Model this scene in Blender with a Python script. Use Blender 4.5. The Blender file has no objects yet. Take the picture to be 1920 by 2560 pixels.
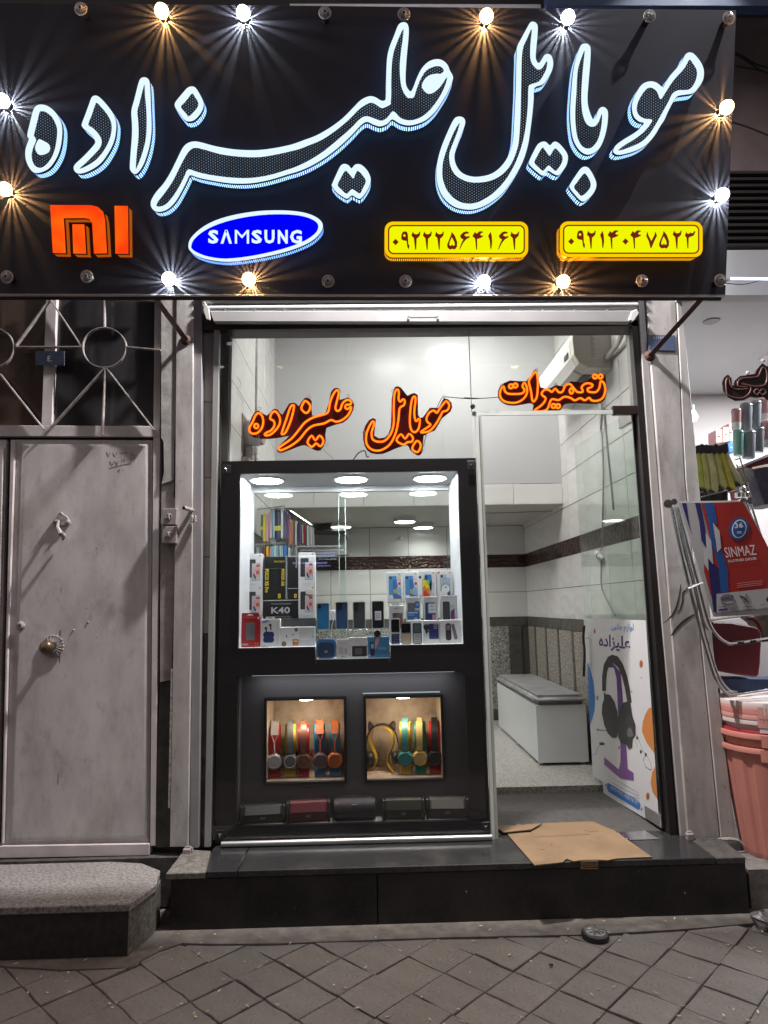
import bpy, bmesh, math, random
from mathutils import Vector as V, Matrix
from mathutils.geometry import tessellate_polygon
rnd = random.Random(7)
sc = bpy.context.scene
COL = sc.collection

# ---------------------------------------------------------------- camera, world, exposure
F_PX, PITCH, ROLL, YAW = 1652.5, .14187, -.018504, .023293      # focal length in pixels of a 1920x2560 frame
CAM = V((0, -3.3, 1.33))
def _rot():
    cy, sy = math.cos(YAW), math.sin(YAW)
    M = Matrix(((1, 0, 0), (0, 0, -1), (0, 1, 0))) @ Matrix(((cy, -sy, 0), (sy, cy, 0), (0, 0, 1)))
    cp, sp = math.cos(PITCH), math.sin(PITCH)
    cr, sr = math.cos(ROLL), math.sin(ROLL)
    return Matrix(((cr, -sr, 0), (sr, cr, 0), (0, 0, 1))) @ Matrix(((1, 0, 0), (0, cp, sp), (0, -sp, cp))) @ M
ROT = _rot()
cd = bpy.data.cameras.new('camera'); cam = bpy.data.objects.new('camera', cd); COL.objects.link(cam)
cd.sensor_fit = 'VERTICAL'; cd.sensor_height = 36; cd.sensor_width = 27
cd.lens = F_PX / 2560 * 36; cd.clip_start = .05; cd.clip_end = 200
mw = Matrix((ROT[0], -ROT[1], -ROT[2])).transposed().to_4x4(); mw.translation = CAM
cam.matrix_world = mw
sc.camera = cam

w = bpy.data.worlds.new('World'); sc.world = w; w.use_nodes = True
bg = w.node_tree.nodes['Background']
sky = w.node_tree.nodes.new('ShaderNodeTexSky'); sky.sky_type = 'NISHITA'; sky.sun_disc = False
sky.sun_elevation = math.radians(-6); sky.sun_rotation = math.radians(200)
wm = w.node_tree.nodes.new('ShaderNodeMix'); wm.data_type = 'RGBA'; wm.inputs[0].default_value = .9
w.node_tree.links.new(sky.outputs[0], wm.inputs[6]); wm.inputs[7].default_value = (1.0, .87, .88, 1)
w.node_tree.links.new(wm.outputs[2], bg.inputs[0]); bg.inputs[1].default_value = .5     # town night glow
sc.view_settings.view_transform = 'Standard'; sc.view_settings.look = 'None'
sc.view_settings.exposure = 0; sc.view_settings.gamma = 1; sc.view_settings.use_curve_mapping = False
sc.render.engine = 'CYCLES'
cy = sc.cycles
cy.use_denoising = True; cy.max_bounces = 10; cy.diffuse_bounces = 4; cy.glossy_bounces = 4
cy.transparent_max_bounces = 16; cy.transmission_bounces = 6; cy.caustics_reflective = False
cy.caustics_refractive = False; cy.sample_clamp_indirect = 4; cy.use_light_tree = True

# ---------------------------------------------------------------- where a pixel of the photograph meets a plane of the place
def ray(x, y): return ROT.transposed() @ V(((x - 960) / F_PX, (y - 1280) / F_PX, 1))
def PY(x, y, Y):
    d = ray(x, y); return CAM + d * ((Y - CAM.y) / d.y)
def PX(x, y, X):
    d = ray(x, y); return CAM + d * ((X - CAM.x) / d.x)
def PZ(x, y, Z):
    d = ray(x, y); return CAM + d * ((Z - CAM.z) / d.z)
def PP(x, y, p, n):
    d = ray(x, y); return CAM + d * ((p - CAM).dot(n) / d.dot(n))

# ---------------------------------------------------------------- materials
MATS = {}
def mat(name, col, rough=.5, metal=0, var=.12, vs=6, bump=0, bs=40, emit=None, es=0, spec=.5, coat=0, alpha=1, sheen=0, detail=4):
    if name in MATS: return MATS[name]
    m = bpy.data.materials.new(name); m.use_nodes = True; MATS[name] = m
    nt = m.node_tree; b = nt.nodes['Principled BSDF']; L = nt.links.new
    b.inputs['Base Color'].default_value = (*col, 1); b.inputs['Roughness'].default_value = rough
    b.inputs['Metallic'].default_value = metal; b.inputs['Specular IOR Level'].default_value = spec
    b.inputs['Coat Weight'].default_value = coat; b.inputs['Sheen Weight'].default_value = sheen
    tc = nt.nodes.new('ShaderNodeTexCoord')
    if var:
        n = nt.nodes.new('ShaderNodeTexNoise'); n.inputs['Scale'].default_value = vs; n.inputs['Detail'].default_value = detail
        L(tc.outputs['Object'], n.inputs['Vector'])
        r = nt.nodes.new('ShaderNodeMapRange'); r.inputs['From Min'].default_value = .25; r.inputs['From Max'].default_value = .75
        r.inputs['To Min'].default_value = 1 - var; r.inputs['To Max'].default_value = 1 + var
        L(n.outputs['Fac'], r.inputs['Value'])
        mx = nt.nodes.new('ShaderNodeVectorMath'); mx.operation = 'SCALE'; mx.inputs[0].default_value = col
        L(r.outputs[0], mx.inputs['Scale']); L(mx.outputs[0], b.inputs['Base Color'])
        rr = nt.nodes.new('ShaderNodeMapRange'); rr.inputs['To Min'].default_value = max(.02, rough - .08); rr.inputs['To Max'].default_value = min(1, rough + .1)
        L(n.outputs['Fac'], rr.inputs['Value']); L(rr.outputs[0], b.inputs['Roughness'])
    if bump:
        n2 = nt.nodes.new('ShaderNodeTexNoise'); n2.inputs['Scale'].default_value = bs; n2.inputs['Detail'].default_value = 5
        L(tc.outputs['Object'], n2.inputs['Vector'])
        bp = nt.nodes.new('ShaderNodeBump'); bp.inputs['Strength'].default_value = bump; bp.inputs['Distance'].default_value = .004
        L(n2.outputs['Fac'], bp.inputs['Height']); L(bp.outputs[0], b.inputs['Normal'])
    if emit:
        b.inputs['Emission Color'].default_value = (*emit, 1); b.inputs['Emission Strength'].default_value = es
    return m
def ramp_mat(name, cols, scale, rough=.5, kind='noise', bump=0, detail=6, rough_n=.6, metal=0, dist=0, stretch=(1, 1, 1), spec=.5):
    """cols: [(pos, rgb)] driven by noise / voronoi"""
    if name in MATS: return MATS[name]
    m = bpy.data.materials.new(name); m.use_nodes = True; MATS[name] = m
    nt = m.node_tree; b = nt.nodes['Principled BSDF']; L = nt.links.new
    tc = nt.nodes.new('ShaderNodeTexCoord'); mp = nt.nodes.new('ShaderNodeMapping'); mp.inputs['Scale'].default_value = stretch
    L(tc.outputs['Object'], mp.inputs['Vector'])
    if kind == 'noise':
        n = nt.nodes.new('ShaderNodeTexNoise'); n.inputs['Detail'].default_value = detail; n.inputs['Roughness'].default_value = rough_n
        n.inputs['Distortion'].default_value = dist; out = n.outputs['Fac']
    else:
        n = nt.nodes.new('ShaderNodeTexVoronoi'); out = n.outputs['Color']
    n.inputs['Scale'].default_value = scale
    L(mp.outputs[0], n.inputs['Vector'])
    cr = nt.nodes.new('ShaderNodeValToRGB'); e = cr.color_ramp.elements
    e[0].position, e[0].color = cols[0][0], (*cols[0][1], 1); e[1].position, e[1].color = cols[-1][0], (*cols[-1][1], 1)
    for p, c in cols[1:-1]:
        q = e.new(p); q.color = (*c, 1)
    L(out, cr.inputs[0]); L(cr.outputs[0], b.inputs['Base Color'])
    b.inputs['Roughness'].default_value = rough; b.inputs['Metallic'].default_value = metal; b.inputs['Specular IOR Level'].default_value = spec
    if bump:
        bp = nt.nodes.new('ShaderNodeBump'); bp.inputs['Strength'].default_value = bump; bp.inputs['Distance'].default_value = .004
        L(out, bp.inputs['Height']); L(bp.outputs[0], b.inputs['Normal'])
    return m
def glow(name, col, s):
    if name in MATS: return MATS[name]
    m = bpy.data.materials.new(name); m.use_nodes = True; MATS[name] = m
    nt = m.node_tree; nt.nodes.remove(nt.nodes['Principled BSDF'])
    e = nt.nodes.new('ShaderNodeEmission'); e.inputs[0].default_value = (*col, 1); e.inputs[1].default_value = s
    nt.links.new(e.outputs[0], nt.nodes['Material Output'].inputs[0]); return m
def neon(name, core, edge, s):
    m = bpy.data.materials.new(name); m.use_nodes = True
    nt = m.node_tree; nt.nodes.remove(nt.nodes['Principled BSDF']); L = nt.links.new
    e = nt.nodes.new('ShaderNodeEmission'); lw = nt.nodes.new('ShaderNodeLayerWeight'); lw.inputs[0].default_value = .62
    mx = nt.nodes.new('ShaderNodeMix'); mx.data_type = 'RGBA'; mx.inputs[6].default_value = (*core, 1); mx.inputs[7].default_value = (*edge, 1)
    L(lw.outputs['Facing'], mx.inputs[0]); L(mx.outputs[2], e.inputs[0]); e.inputs[1].default_value = s
    L(e.outputs[0], nt.nodes['Material Output'].inputs[0]); return m
def glass(name, tint=(.97, .99, .98), ior=1.5, rough=0.0, dirt=0):
    if name in MATS: return MATS[name]
    m = bpy.data.materials.new(name); m.use_nodes = True; MATS[name] = m
    nt = m.node_tree; nt.nodes.remove(nt.nodes['Principled BSDF']); L = nt.links.new
    t = nt.nodes.new('ShaderNodeBsdfTransparent'); t.inputs[0].default_value = (*tint, 1)
    g = nt.nodes.new('ShaderNodeBsdfGlossy'); g.inputs['Roughness'].default_value = rough
    f = nt.nodes.new('ShaderNodeFresnel'); ge = nt.nodes.new('ShaderNodeNewGeometry'); mr = nt.nodes.new('ShaderNodeMapRange')
    mr.inputs['To Min'].default_value = ior; mr.inputs['To Max'].default_value = 1 / ior; L(ge.outputs['Backfacing'], mr.inputs['Value']); L(mr.outputs[0], f.inputs[0])   # no total reflection inside a thin pane
    mx = nt.nodes.new('ShaderNodeMixShader'); L(f.outputs[0], mx.inputs[0]); L(t.outputs[0], mx.inputs[1]); L(g.outputs[0], mx.inputs[2])
    out = mx
    if dirt:
        d = nt.nodes.new('ShaderNodeBsdfDiffuse'); d.inputs[0].default_value = (.55, .58, .56, 1)
        n = nt.nodes.new('ShaderNodeTexNoise'); n.inputs['Scale'].default_value = 5; n.inputs['Detail'].default_value = 6
        tc = nt.nodes.new('ShaderNodeTexCoord'); mp = nt.nodes.new('ShaderNodeMapping'); mp.inputs['Scale'].default_value = (1.5, 1.5, .35)
        L(tc.outputs['Object'], mp.inputs[0]); L(mp.outputs[0], n.inputs['Vector'])
        r = nt.nodes.new('ShaderNodeMapRange'); r.inputs['From Min'].default_value = .4; r.inputs['From Max'].default_value = .8; r.inputs['To Max'].default_value = dirt
        L(n.outputs['Fac'], r.inputs['Value'])
        m2 = nt.nodes.new('ShaderNodeMixShader'); L(r.outputs[0], m2.inputs[0]); L(mx.outputs[0], m2.inputs[1]); L(d.outputs[0], m2.inputs[2]); out = m2
    L(out.outputs[0], nt.nodes['Material Output'].inputs[0]); return m

# ---------------------------------------------------------------- mesh building
class MB:
    def __init__(s): s.v = []; s.f = []; s.m = []
    def face(s, pts, mi=0):
        n = len(s.v); s.v += [tuple(p) for p in pts]; s.f.append(tuple(range(n, n + len(pts)))); s.m.append(mi); return s
    def box(s, x0, x1, y0, y1, z0, z1, mi=0):
        x0, x1 = sorted((x0, x1)); y0, y1 = sorted((y0, y1)); z0, z1 = sorted((z0, z1))
        n = len(s.v)
        s.v += [(x0, y0, z0), (x1, y0, z0), (x1, y1, z0), (x0, y1, z0), (x0, y0, z1), (x1, y0, z1), (x1, y1, z1), (x0, y1, z1)]
        for q in ((0, 3, 2, 1), (4, 5, 6, 7), (0, 1, 5, 4), (1, 2, 6, 5), (2, 3, 7, 6), (3, 0, 4, 7)):
            s.f.append(tuple(n + i for i in q)); s.m.append(mi)
        return s
    def prism(s, pts, vec, mi=0, ms=None):
        """closed polygon pts (world) + its copy moved by vec, joined"""
        ms = mi if ms is None else ms
        vec = V(vec); n = len(s.v); k = len(pts)
        s.v += [tuple(p) for p in pts] + [tuple(V(p) + vec) for p in pts]
        for t in tessellate_polygon([[V(p) for p in pts]]):
            s.f.append(tuple(n + i for i in t)); s.m.append(mi)
            s.f.append(tuple(n + k + i for i in reversed(t))); s.m.append(mi)
        for i in range(k):
            j = (i + 1) % k
            s.f.append((n + i, n + j, n + k + j, n + k + i)); s.m.append(ms)
        return s
    def flat(s, loops, mi=0):
        """flat polygon with holes"""
        n = len(s.v); allp = [V(p) for l in loops for p in l]
        s.v += [tuple(p) for p in allp]
        for t in tessellate_polygon([[V(p) for p in l] for l in loops]):
            s.f.append(tuple(n + i for i in t)); s.m.append(mi)
        return s
    def tube(s, path, r, k=8, closed=False, mi=0, caps=True):
        path = [V(p) for p in path]; n0 = len(s.v); N = len(path); prev = None
        rs = r if isinstance(r, (list, tuple)) else [r] * N
        for i, p in enumerate(path):
            a = path[(i - 1) % N] if (closed or i > 0) else p
            b = path[(i + 1) % N] if (closed or i < N - 1) else p
            t = (b - a)
            t = t.normalized() if t.length > 1e-9 else V((0, 0, 1))
            if prev is None:
                u = t.cross(V((0, 0, 1)))
                if u.length < .1: u = t.cross(V((0, 1, 0)))
            else: u = prev - t * prev.dot(t)
            u.normalize(); prev = u; q = t.cross(u)
            for j in range(k):
                an = 2 * math.pi * j / k; s.v.append(tuple(p + (u * math.cos(an) + q * math.sin(an)) * rs[i]))
        for i in range(N if closed else N - 1):
            for j in range(k):
                a = n0 + i * k + j; b = n0 + i * k + (j + 1) % k; i2 = (i + 1) % N
                s.f.append((a, n0 + i2 * k + j, n0 + i2 * k + (j + 1) % k, b)); s.m.append(mi)
        if caps and not closed:
            s.f.append(tuple(n0 + j for j in range(k))); s.m.append(mi)
            s.f.append(tuple(n0 + (N - 1) * k + j for j in reversed(range(k)))); s.m.append(mi)
        return s
    def lathe(s, c, axis, prof, k=20, mi=0, xa=None):
        """prof: [(h, r)] along axis from c"""
        c = V(c); ax = V(axis).normalized()
        u = ax.cross(V((0, 0, 1)));
        if u.length < .1: u = ax.cross(V((1, 0, 0)))
        u.normalize(); q = ax.cross(u); n0 = len(s.v)
        for h, r in prof:
            for j in range(k):
                an = 2 * math.pi * j / k; s.v.append(tuple(c + ax * h + (u * math.cos(an) + q * math.sin(an)) * r))
        for i in range(len(prof) - 1):
            for j in range(k):
                a = n0 + i * k + j; b = n0 + i * k + (j + 1) % k
                s.f.append((a, b, b + k, a + k)); s.m.append(mi)
        if prof[0][1] > 1e-5: s.f.append(tuple(n0 + j for j in reversed(range(k)))); s.m.append(mi)
        if prof[-1][1] > 1e-5: s.f.append(tuple(n0 + (len(prof) - 1) * k + j for j in range(k))); s.m.append(mi)
        return s
    def ribbon(s, path, wvec, t=.002, mi=0):
        """a strip of thickness t, path centreline, wvec = half-width vector"""
        path = [V(p) for p in path]; wv = V(wvec); N = len(path); n0 = len(s.v)
        for i, p in enumerate(path):
            d = (path[min(i + 1, N - 1)] - path[max(i - 1, 0)]).normalized(); nn = d.cross(wv).normalized() * (t / 2)
            s.v += [tuple(p - wv - nn), tuple(p + wv - nn), tuple(p + wv + nn), tuple(p - wv + nn)]
        for i in range(N - 1):
            for j in range(4):
                a = n0 + i * 4 + j; b = n0 + i * 4 + (j + 1) % 4
                s.f.append((a, b, b + 4, a + 4)); s.m.append(mi)
        s.f.append((n0, n0 + 3, n0 + 2, n0 + 1)); s.m.append(mi)
        e = n0 + (N - 1) * 4; s.f.append((e, e + 1, e + 2, e + 3)); s.m.append(mi)
        return s
def setp(o, label=None, cat=None, group=None, kind=None):
    if label: o['label'] = label
    if cat: o['category'] = cat
    if group: o['group'] = group
    if kind: o['kind'] = kind
    return o
def add(name, mb, mats, parent=None, label=None, cat=None, group=None, kind=None, bevel=0, smooth=False, seg=1):
    me = bpy.data.meshes.new(name)
    if not isinstance(mats, (list, tuple)): mats = [mats]
    me.from_pydata(mb.v, [], mb.f)
    for m in mats: me.materials.append(m)
    me.polygons.foreach_set('material_index', mb.m)
    bm = bmesh.new(); bm.from_mesh(me)
    bmesh.ops.remove_doubles(bm, verts=bm.verts, dist=1e-5)
    bmesh.ops.recalc_face_normals(bm, faces=bm.faces)
    if bevel:
        ed = [e for e in bm.edges if len(e.link_faces) == 2 and e.calc_face_angle(0) > .6]
        bmesh.ops.bevel(bm, geom=ed, offset=bevel, segments=seg, affect='EDGES', clamp_overlap=True)
    if smooth:
        for f in bm.faces: f.smooth = True
        for e in bm.edges:
            if len(e.link_faces) == 2 and e.calc_face_angle(0) > .7: e.smooth = False
    bm.to_mesh(me); bm.free()
    o = bpy.data.objects.new(name, me); COL.objects.link(o)
    if parent is not None:
        o.parent = parent
        if parent.type == 'EMPTY' and not parent.get('_local'): o.matrix_parent_inverse = Matrix.Translation(-parent.location)
    return setp(o, label, cat, group, kind)
def thing(name, label, cat, loc, group=None):
    o = bpy.data.objects.new(name, None); COL.objects.link(o); o.location = loc; o.empty_display_size = .05
    return setp(o, label, cat, group)
def struct(name, mb, mats, parent=None, **k):
    return add(name, mb, mats, parent, kind=None if parent else 'structure', **k)
def catmull(pts, n=4, closed=True):
    pts = [V(p) for p in pts]; N = len(pts); out = []
    for i in range(N if closed else N - 1):
        if closed: p0, p1, p2, p3 = pts[i - 1], pts[i], pts[(i + 1) % N], pts[(i + 2) % N]
        else: p0, p1, p2, p3 = pts[max(i - 1, 0)], pts[i], pts[i + 1], pts[min(i + 2, N - 1)]
        for j in range(n):
            t = j / n
            out.append(.5 * ((2 * p1) + (p2 - p0) * t + (2 * p0 - 5 * p1 + 4 * p2 - p3) * t * t + (3 * p1 - p0 - 3 * p2 + p3) * t ** 3))
    if not closed: out.append(pts[-1])
    return out
AR = {'ا': 'FE8D FE8E', 'ب': 'FE8F FE90 FE91 FE92', 'ت': 'FE95 FE96 FE97 FE98', 'ج': 'FE9D FE9E FE9F FEA0', 'د': 'FEA9 FEAA', 'ر': 'FEAD FEAE',
      'ز': 'FEAF FEB0', 'ع': 'FEC9 FECA FECB FECC', 'ل': 'FEDD FEDE FEDF FEE0', 'م': 'FEE1 FEE2 FEE3 FEE4', 'ن': 'FEE5 FEE6 FEE7 FEE8',
      'ه': 'FEE9 FEEA FEEB FEEC', 'و': 'FEED FEEE', 'ی': 'FBFC FBFD FBFE FBFF'}
def shape_ar(s):
    out = []
    for i, c in enumerate(s):
        if c not in AR: out.append(c); continue
        fm = AR[c].split()
        pj = i > 0 and s[i - 1] in AR and len(AR[s[i - 1]].split()) == 4
        nj = len(fm) == 4 and i + 1 < len(s) and s[i + 1] in AR
        out.append(chr(int(fm[{(0, 0): 0, (1, 0): 1, (0, 1): 2, (1, 1): 3}[(int(pj), int(nj))]], 16)))
    return ''.join(reversed(out))
_fc = bpy.data.curves.new('lettering', 'FONT'); _fo = bpy.data.objects.new('lettering', _fc); COL.objects.link(_fo)
def text_mb(s, P0, U, W, bold=0, res=2, keep=False, spacing=1.0):
    """flat lettering filling the parallelogram P0, P0+U, P0+W (keep: keep proportions, height W)"""
    _fc.body = s; _fc.offset = bold; _fc.resolution_u = res; _fc.space_character = spacing
    dg = bpy.context.evaluated_depsgraph_get(); dg.update()
    me = bpy.data.meshes.new_from_object(_fo.evaluated_get(dg))
    xs = [v.co.x for v in me.vertices]; ys = [v.co.y for v in me.vertices]
    x0, x1, y0, y1 = min(xs), max(xs), min(ys), max(ys)
    P0, U, W = V(P0), V(U), V(W)
    if keep: U = U.normalized() * W.length * (x1 - x0) / (y1 - y0)
    mb = MB(); mb.v = [tuple(P0 + U * ((v.co.x - x0) / (x1 - x0)) + W * ((v.co.y - y0) / (y1 - y0))) for v in me.vertices]
    mb.f = [tuple(p.vertices) for p in me.polygons]; mb.m = [0] * len(mb.f)
    bpy.data.meshes.remove(me); return mb
def rrect(x0, y0, x1, y1, r, k=4):
    out = []
    for cx, cy_, a0 in ((x1 - r, y1 - r, 0), (x0 + r, y1 - r, 90), (x0 + r, y0 + r, 180), (x1 - r, y0 + r, 270)):
        for j in range(k + 1):
            a = math.radians(a0 + 90 * j / k); out.append((cx + r * math.cos(a), cy_ + r * math.sin(a)))
    return out
def ell(cx, cy_, rx, ry, k=20, rot=0):
    c, s = math.cos(rot), math.sin(rot)
    return [(cx + rx * math.cos(a) * c - ry * math.sin(a) * s, cy_ + rx * math.cos(a) * s + ry * math.sin(a) * c) for a in [2 * math.pi * j / k for j in range(k)]]

def grime(m, scale, lo, hi, amount, col, stretch=(1, 1, 1), rough=.8, detail=10):
    """wear: mixes a dirt colour into a material where a noise is high"""
    nt = m.node_tree; L = nt.links.new; b = nt.nodes['Principled BSDF']; src = b.inputs['Base Color'].links[0].from_socket
    tc = nt.nodes.new('ShaderNodeTexCoord'); mp = nt.nodes.new('ShaderNodeMapping'); mp.inputs['Scale'].default_value = stretch; L(tc.outputs['Object'], mp.inputs[0])
    n = nt.nodes.new('ShaderNodeTexNoise'); n.inputs['Scale'].default_value = scale; n.inputs['Detail'].default_value = detail; n.inputs['Roughness'].default_value = .65; L(mp.outputs[0], n.inputs['Vector'])
    r = nt.nodes.new('ShaderNodeMapRange'); r.inputs['From Min'].default_value = lo; r.inputs['From Max'].default_value = hi; r.inputs['To Max'].default_value = amount; L(n.outputs['Fac'], r.inputs['Value'])
    mx = nt.nodes.new('ShaderNodeMix'); mx.data_type = 'RGBA'; L(r.outputs[0], mx.inputs[0]); L(src, mx.inputs[6]); mx.inputs[7].default_value = (*col, 1); L(mx.outputs[2], b.inputs['Base Color']); return m
# common materials
white_paint = mat('white_paint', (.72, .72, .72), .5, var=.05, vs=3, bump=.1)
pilaster_paint = ramp_mat('pilaster_paint', [(.25, (.24, .225, .215)), (.5, (.43, .41, .395)), (.62, (.5, .48, .46)), (.8, (.56, .54, .52))], 5, .55, bump=.6, detail=9, rough_n=.62, stretch=(2, 2, .7))
door_paint = ramp_mat('door_paint', [(.2, (.3, .28, .275)), (.35, (.48, .455, .45)), (.5, (.6, .572, .566)), (.75, (.67, .642, .636))], 3.2, .4, bump=.3, detail=11, rough_n=.68, stretch=(1.3, 1, .55))
door_frame_paint = mat('door_frame_paint', (.58, .535, .53), .42, var=.15, vs=9, bump=.25, bs=30)
grime(door_paint, 2.1, .46, .72, .7, (.27, .25, .235), (1.4, 1, .7)); grime(door_paint, 7, .56, .74, .6, (.24, .215, .2), (1.2, 1, .8)); grime(door_paint, 14, .58, .72, .35, (.22, .195, .18), (1.6, 1, .7)); grime(door_paint, 45, .67, .7, .8, (.1, .07, .055))
grime(pilaster_paint, 40, .6, .7, .6, (.2, .17, .14), (1, 1, .8)); grime(pilaster_paint, 3, .52, .75, .5, (.28, .25, .22), (2, 1, .5))
dark_metal = mat('dark_metal', (.03, .026, .026), .45, var=.2)
black_plastic = mat('black_plastic', (.014, .014, .016), .38, var=.1)
black_film = mat('black_film', (.018, .0165, .0185), .45, var=.1, vs=3)
alu = mat('brushed_aluminium', (.5, .5, .49), .38, metal=.85, var=.12, vs=5)
chrome = mat('chrome', (.75, .75, .74), .15, metal=1, var=.1)
steel_gray = mat('gray_painted_steel', (.3, .29, .3), .45, metal=.2, var=.15, vs=4, bump=.15)
def granite_mat():
    m = ramp_mat('black_granite', [(.4, (.006, .006, .006)), (.6, (.014, .013, .014)), (.7, (.05, .05, .053))], 160, .3, detail=3, rough_n=.8)
    nt = m.node_tree; L = nt.links.new; b = nt.nodes['Principled BSDF']; cr = next(n for n in nt.nodes if n.type == 'VALTORGB')
    tc = next(n for n in nt.nodes if n.type == 'TEX_COORD'); n = nt.nodes.new('ShaderNodeTexNoise'); n.inputs['Scale'].default_value = 3.2; n.inputs['Detail'].default_value = 9; n.inputs['Roughness'].default_value = .66; L(tc.outputs['Object'], n.inputs['Vector'])
    r = nt.nodes.new('ShaderNodeMapRange'); r.inputs['From Min'].default_value = .45; r.inputs['From Max'].default_value = .75; r.inputs['To Max'].default_value = .4; L(n.outputs['Fac'], r.inputs['Value'])
    mx = nt.nodes.new('ShaderNodeMix'); mx.data_type = 'RGBA'; L(r.outputs[0], mx.inputs[0]); L(cr.outputs[0], mx.inputs[6]); mx.inputs[7].default_value = (.085, .075, .066, 1); L(mx.outputs[2], b.inputs['Base Color'])
    r2 = nt.nodes.new('ShaderNodeMapRange'); r2.inputs['From Min'].default_value = .35; r2.inputs['From Max'].default_value = .7; r2.inputs['To Min'].default_value = .2; r2.inputs['To Max'].default_value = .7; L(n.outputs['Fac'], r2.inputs['Value']); L(r2.outputs[0], b.inputs['Roughness'])
    return m
granite = granite_mat()
rust = ramp_mat('rusty_steel', [(.3, (.05, .025, .02)), (.7, (.12, .055, .04))], 40, .7, bump=.4)
ink = mat('black_ink', (.03, .025, .03), .6, var=0)
# ================================================================ lamps that light the facade
def area(name, loc, target, sx, sy, watts, col, spread=180):
    l = bpy.data.lights.new(name, 'AREA'); l.shape = 'RECTANGLE'; l.size = sx; l.size_y = sy; l.energy = watts; l.color = col
    l.spread = math.radians(spread)
    o = bpy.data.objects.new(name, l); COL.objects.link(o); o.location = loc
    o.rotation_euler = (V(target) - V(loc)).to_track_quat('-Z', 'Y').to_euler(); return o
def point(name, loc, watts, col, r=.002):
    l = bpy.data.lights.new(name, 'POINT'); l.energy = watts; l.color = col; l.shadow_soft_size = r
    o = bpy.data.objects.new(name, l); COL.objects.link(o); o.location = loc; return o

# ================================================================ the setting: ground, steps, floors
FLOOR, STEP = .27, .235
g = MB(); g.box(-14, 14, -12, .6, -.3, -.008)
ground = struct('pavement', g, ramp_mat('joint_dirt', [(.35, (.045, .04, .035)), (.55, (.09, .08, .07)), (.74, (.24, .215, .19))], 45, .95, bump=.6, detail=8))
paver_m = [ramp_mat('paver_stone_%d' % i, [(.25, (.11 * k, .098 * k, .088 * k)), (.5, (.195 * k, .176 * k, .16 * k)), (.75, (.265 * k, .242 * k, .224 * k))], 5.5, .78, bump=.45, detail=12, rough_n=.74) for i, k in enumerate((.93, 1.03, .98, .87))]
for m_ in paver_m:
    grime(m_, 2.6, .48, .72, .55, (.06, .052, .046)); grime(m_, 60, .55, .66, .6, (.055, .048, .042)); grime(m_, 80, .62, .68, .7, (.4, .37, .33)); grime(m_, 9, .58, .72, .5, (.27, .25, .225)); grime(m_, 22, .6, .7, .5, (.05, .044, .04))
H = .1275
granite_top = ramp_mat('sheen_granite_top', [(.35, (.013, .013, .0135)), (.58, (.028, .028, .029)), (.72, (.09, .09, .093))], 110, .2, detail=4, rough_n=.8)  # granite lightened for the treads; their sheen is put into the colour
grime(granite_top, 3, .5, .75, .5, (.1, .094, .085))
def paver_mesh(mi):
    m = MB(); q = H - .0042; mb = MB()
    top = []
    pts = []
    for a, b in (((q, 0), (0, q)), ((0, q), (-q, 0)), ((-q, 0), (0, -q)), ((0, -q), (q, 0))):
        for t in (0, .34, .67):
            j = rnd.uniform(-.0032, .0026) if t else 0
            pts.append(V((a[0] + (b[0] - a[0]) * t + j, a[1] + (b[1] - a[1]) * t + j, rnd.uniform(-.0008, .0008))))
    mb.prism(pts, (0, 0, -.03)); return mb
pav_protos = []
for i in range(8):
    o = add('paver', paver_mesh(i), paver_m[i % 4], ground, bevel=.0025); pav_protos.append(o)
k = 0
for i in range(-17, 18):
    for j in range(-12, 3):
        if (i + j) % 2: continue
        cx, cy_ = .124 + .1272 * (i + 1), -.547 + .1262 * j
        if cy_ > -.33 or abs(cx) > 2.1: continue
        if k < 8: o = pav_protos[k]
        else: o = rnd.choice(pav_protos).copy(); COL.objects.link(o)
        k += 1
        o.location = (cx, cy_, rnd.uniform(-.003, .0025)); o.rotation_euler = (rnd.uniform(-.02, .02), rnd.uniform(-.02, .02), rnd.uniform(-.02, .02) + rnd.choice((0, math.pi)))
# worn cement skirting along the steps
c = MB()
edge = [PZ(x, y, .004) for x, y in ((0, 2416), (150, 2424), (318, 2421), (395, 2380), (455, 2360), (520, 2361), (700, 2361), (960, 2350), (1130, 2344), (1300, 2342), (1480, 2336), (1700, 2325), (1880, 2310), (2100, 2304))]
back = [V((2.3, -.24, .004)), V((-.9, -.24, .004)), V((-1.0, -.45, .004)), V((-1.7, -.45, .004))]
c.prism([V((p.x, p.y + rnd.uniform(-.004, .004), .006)) for p in edge] + back, (0, 0, -.03))
struct('cement_strip', c, ramp_mat('old_cement', [(.3, (.075, .066, .058)), (.55, (.13, .115, .1)), (.8, (.2, .18, .16))], 14, .9, bump=.6, detail=9), ground)
# black granite platform in front of the shop
xl = -.86
p = thing('entrance_step', 'long polished black granite step below the phone shop front', 'step', (.4, -.15, 0))
r = MB(); r.box(xl, .01, -.297, 1.0, 0, STEP - .03); add('riser_panel', r, granite, p, bevel=.002)
r = MB(); r.box(.014, 1.60, -.297, 1.0, 0, STEP - .03); add('riser_panel', r, granite, p, bevel=.002)
r = MB(); r.prism([V((x, y, STEP - .028)) for x, y in ((-.58, -.305), (-.58, .9), (-.71, .9), (-.745, -.05), (-.71, -.305))], (0, 0, .028)); add('tread_slab', r, granite_top, p, bevel=.003)
r = MB(); r.box(-.577, 1.47, -.305, .045, STEP - .028, STEP); add('tread_slab', r, granite_top, p, bevel=.003)
r = MB(); r.box(-.577, 1.47, .0465, .74, STEP - .028, STEP); add('inner_slab', r, ramp_mat('matt_dark_slab', [(.3, (.035, .032, .029)), (.6, (.06, .055, .05)), (.8, (.085, .08, .072))], 30, .75, bump=.25, detail=9), p, bevel=.002)
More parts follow.
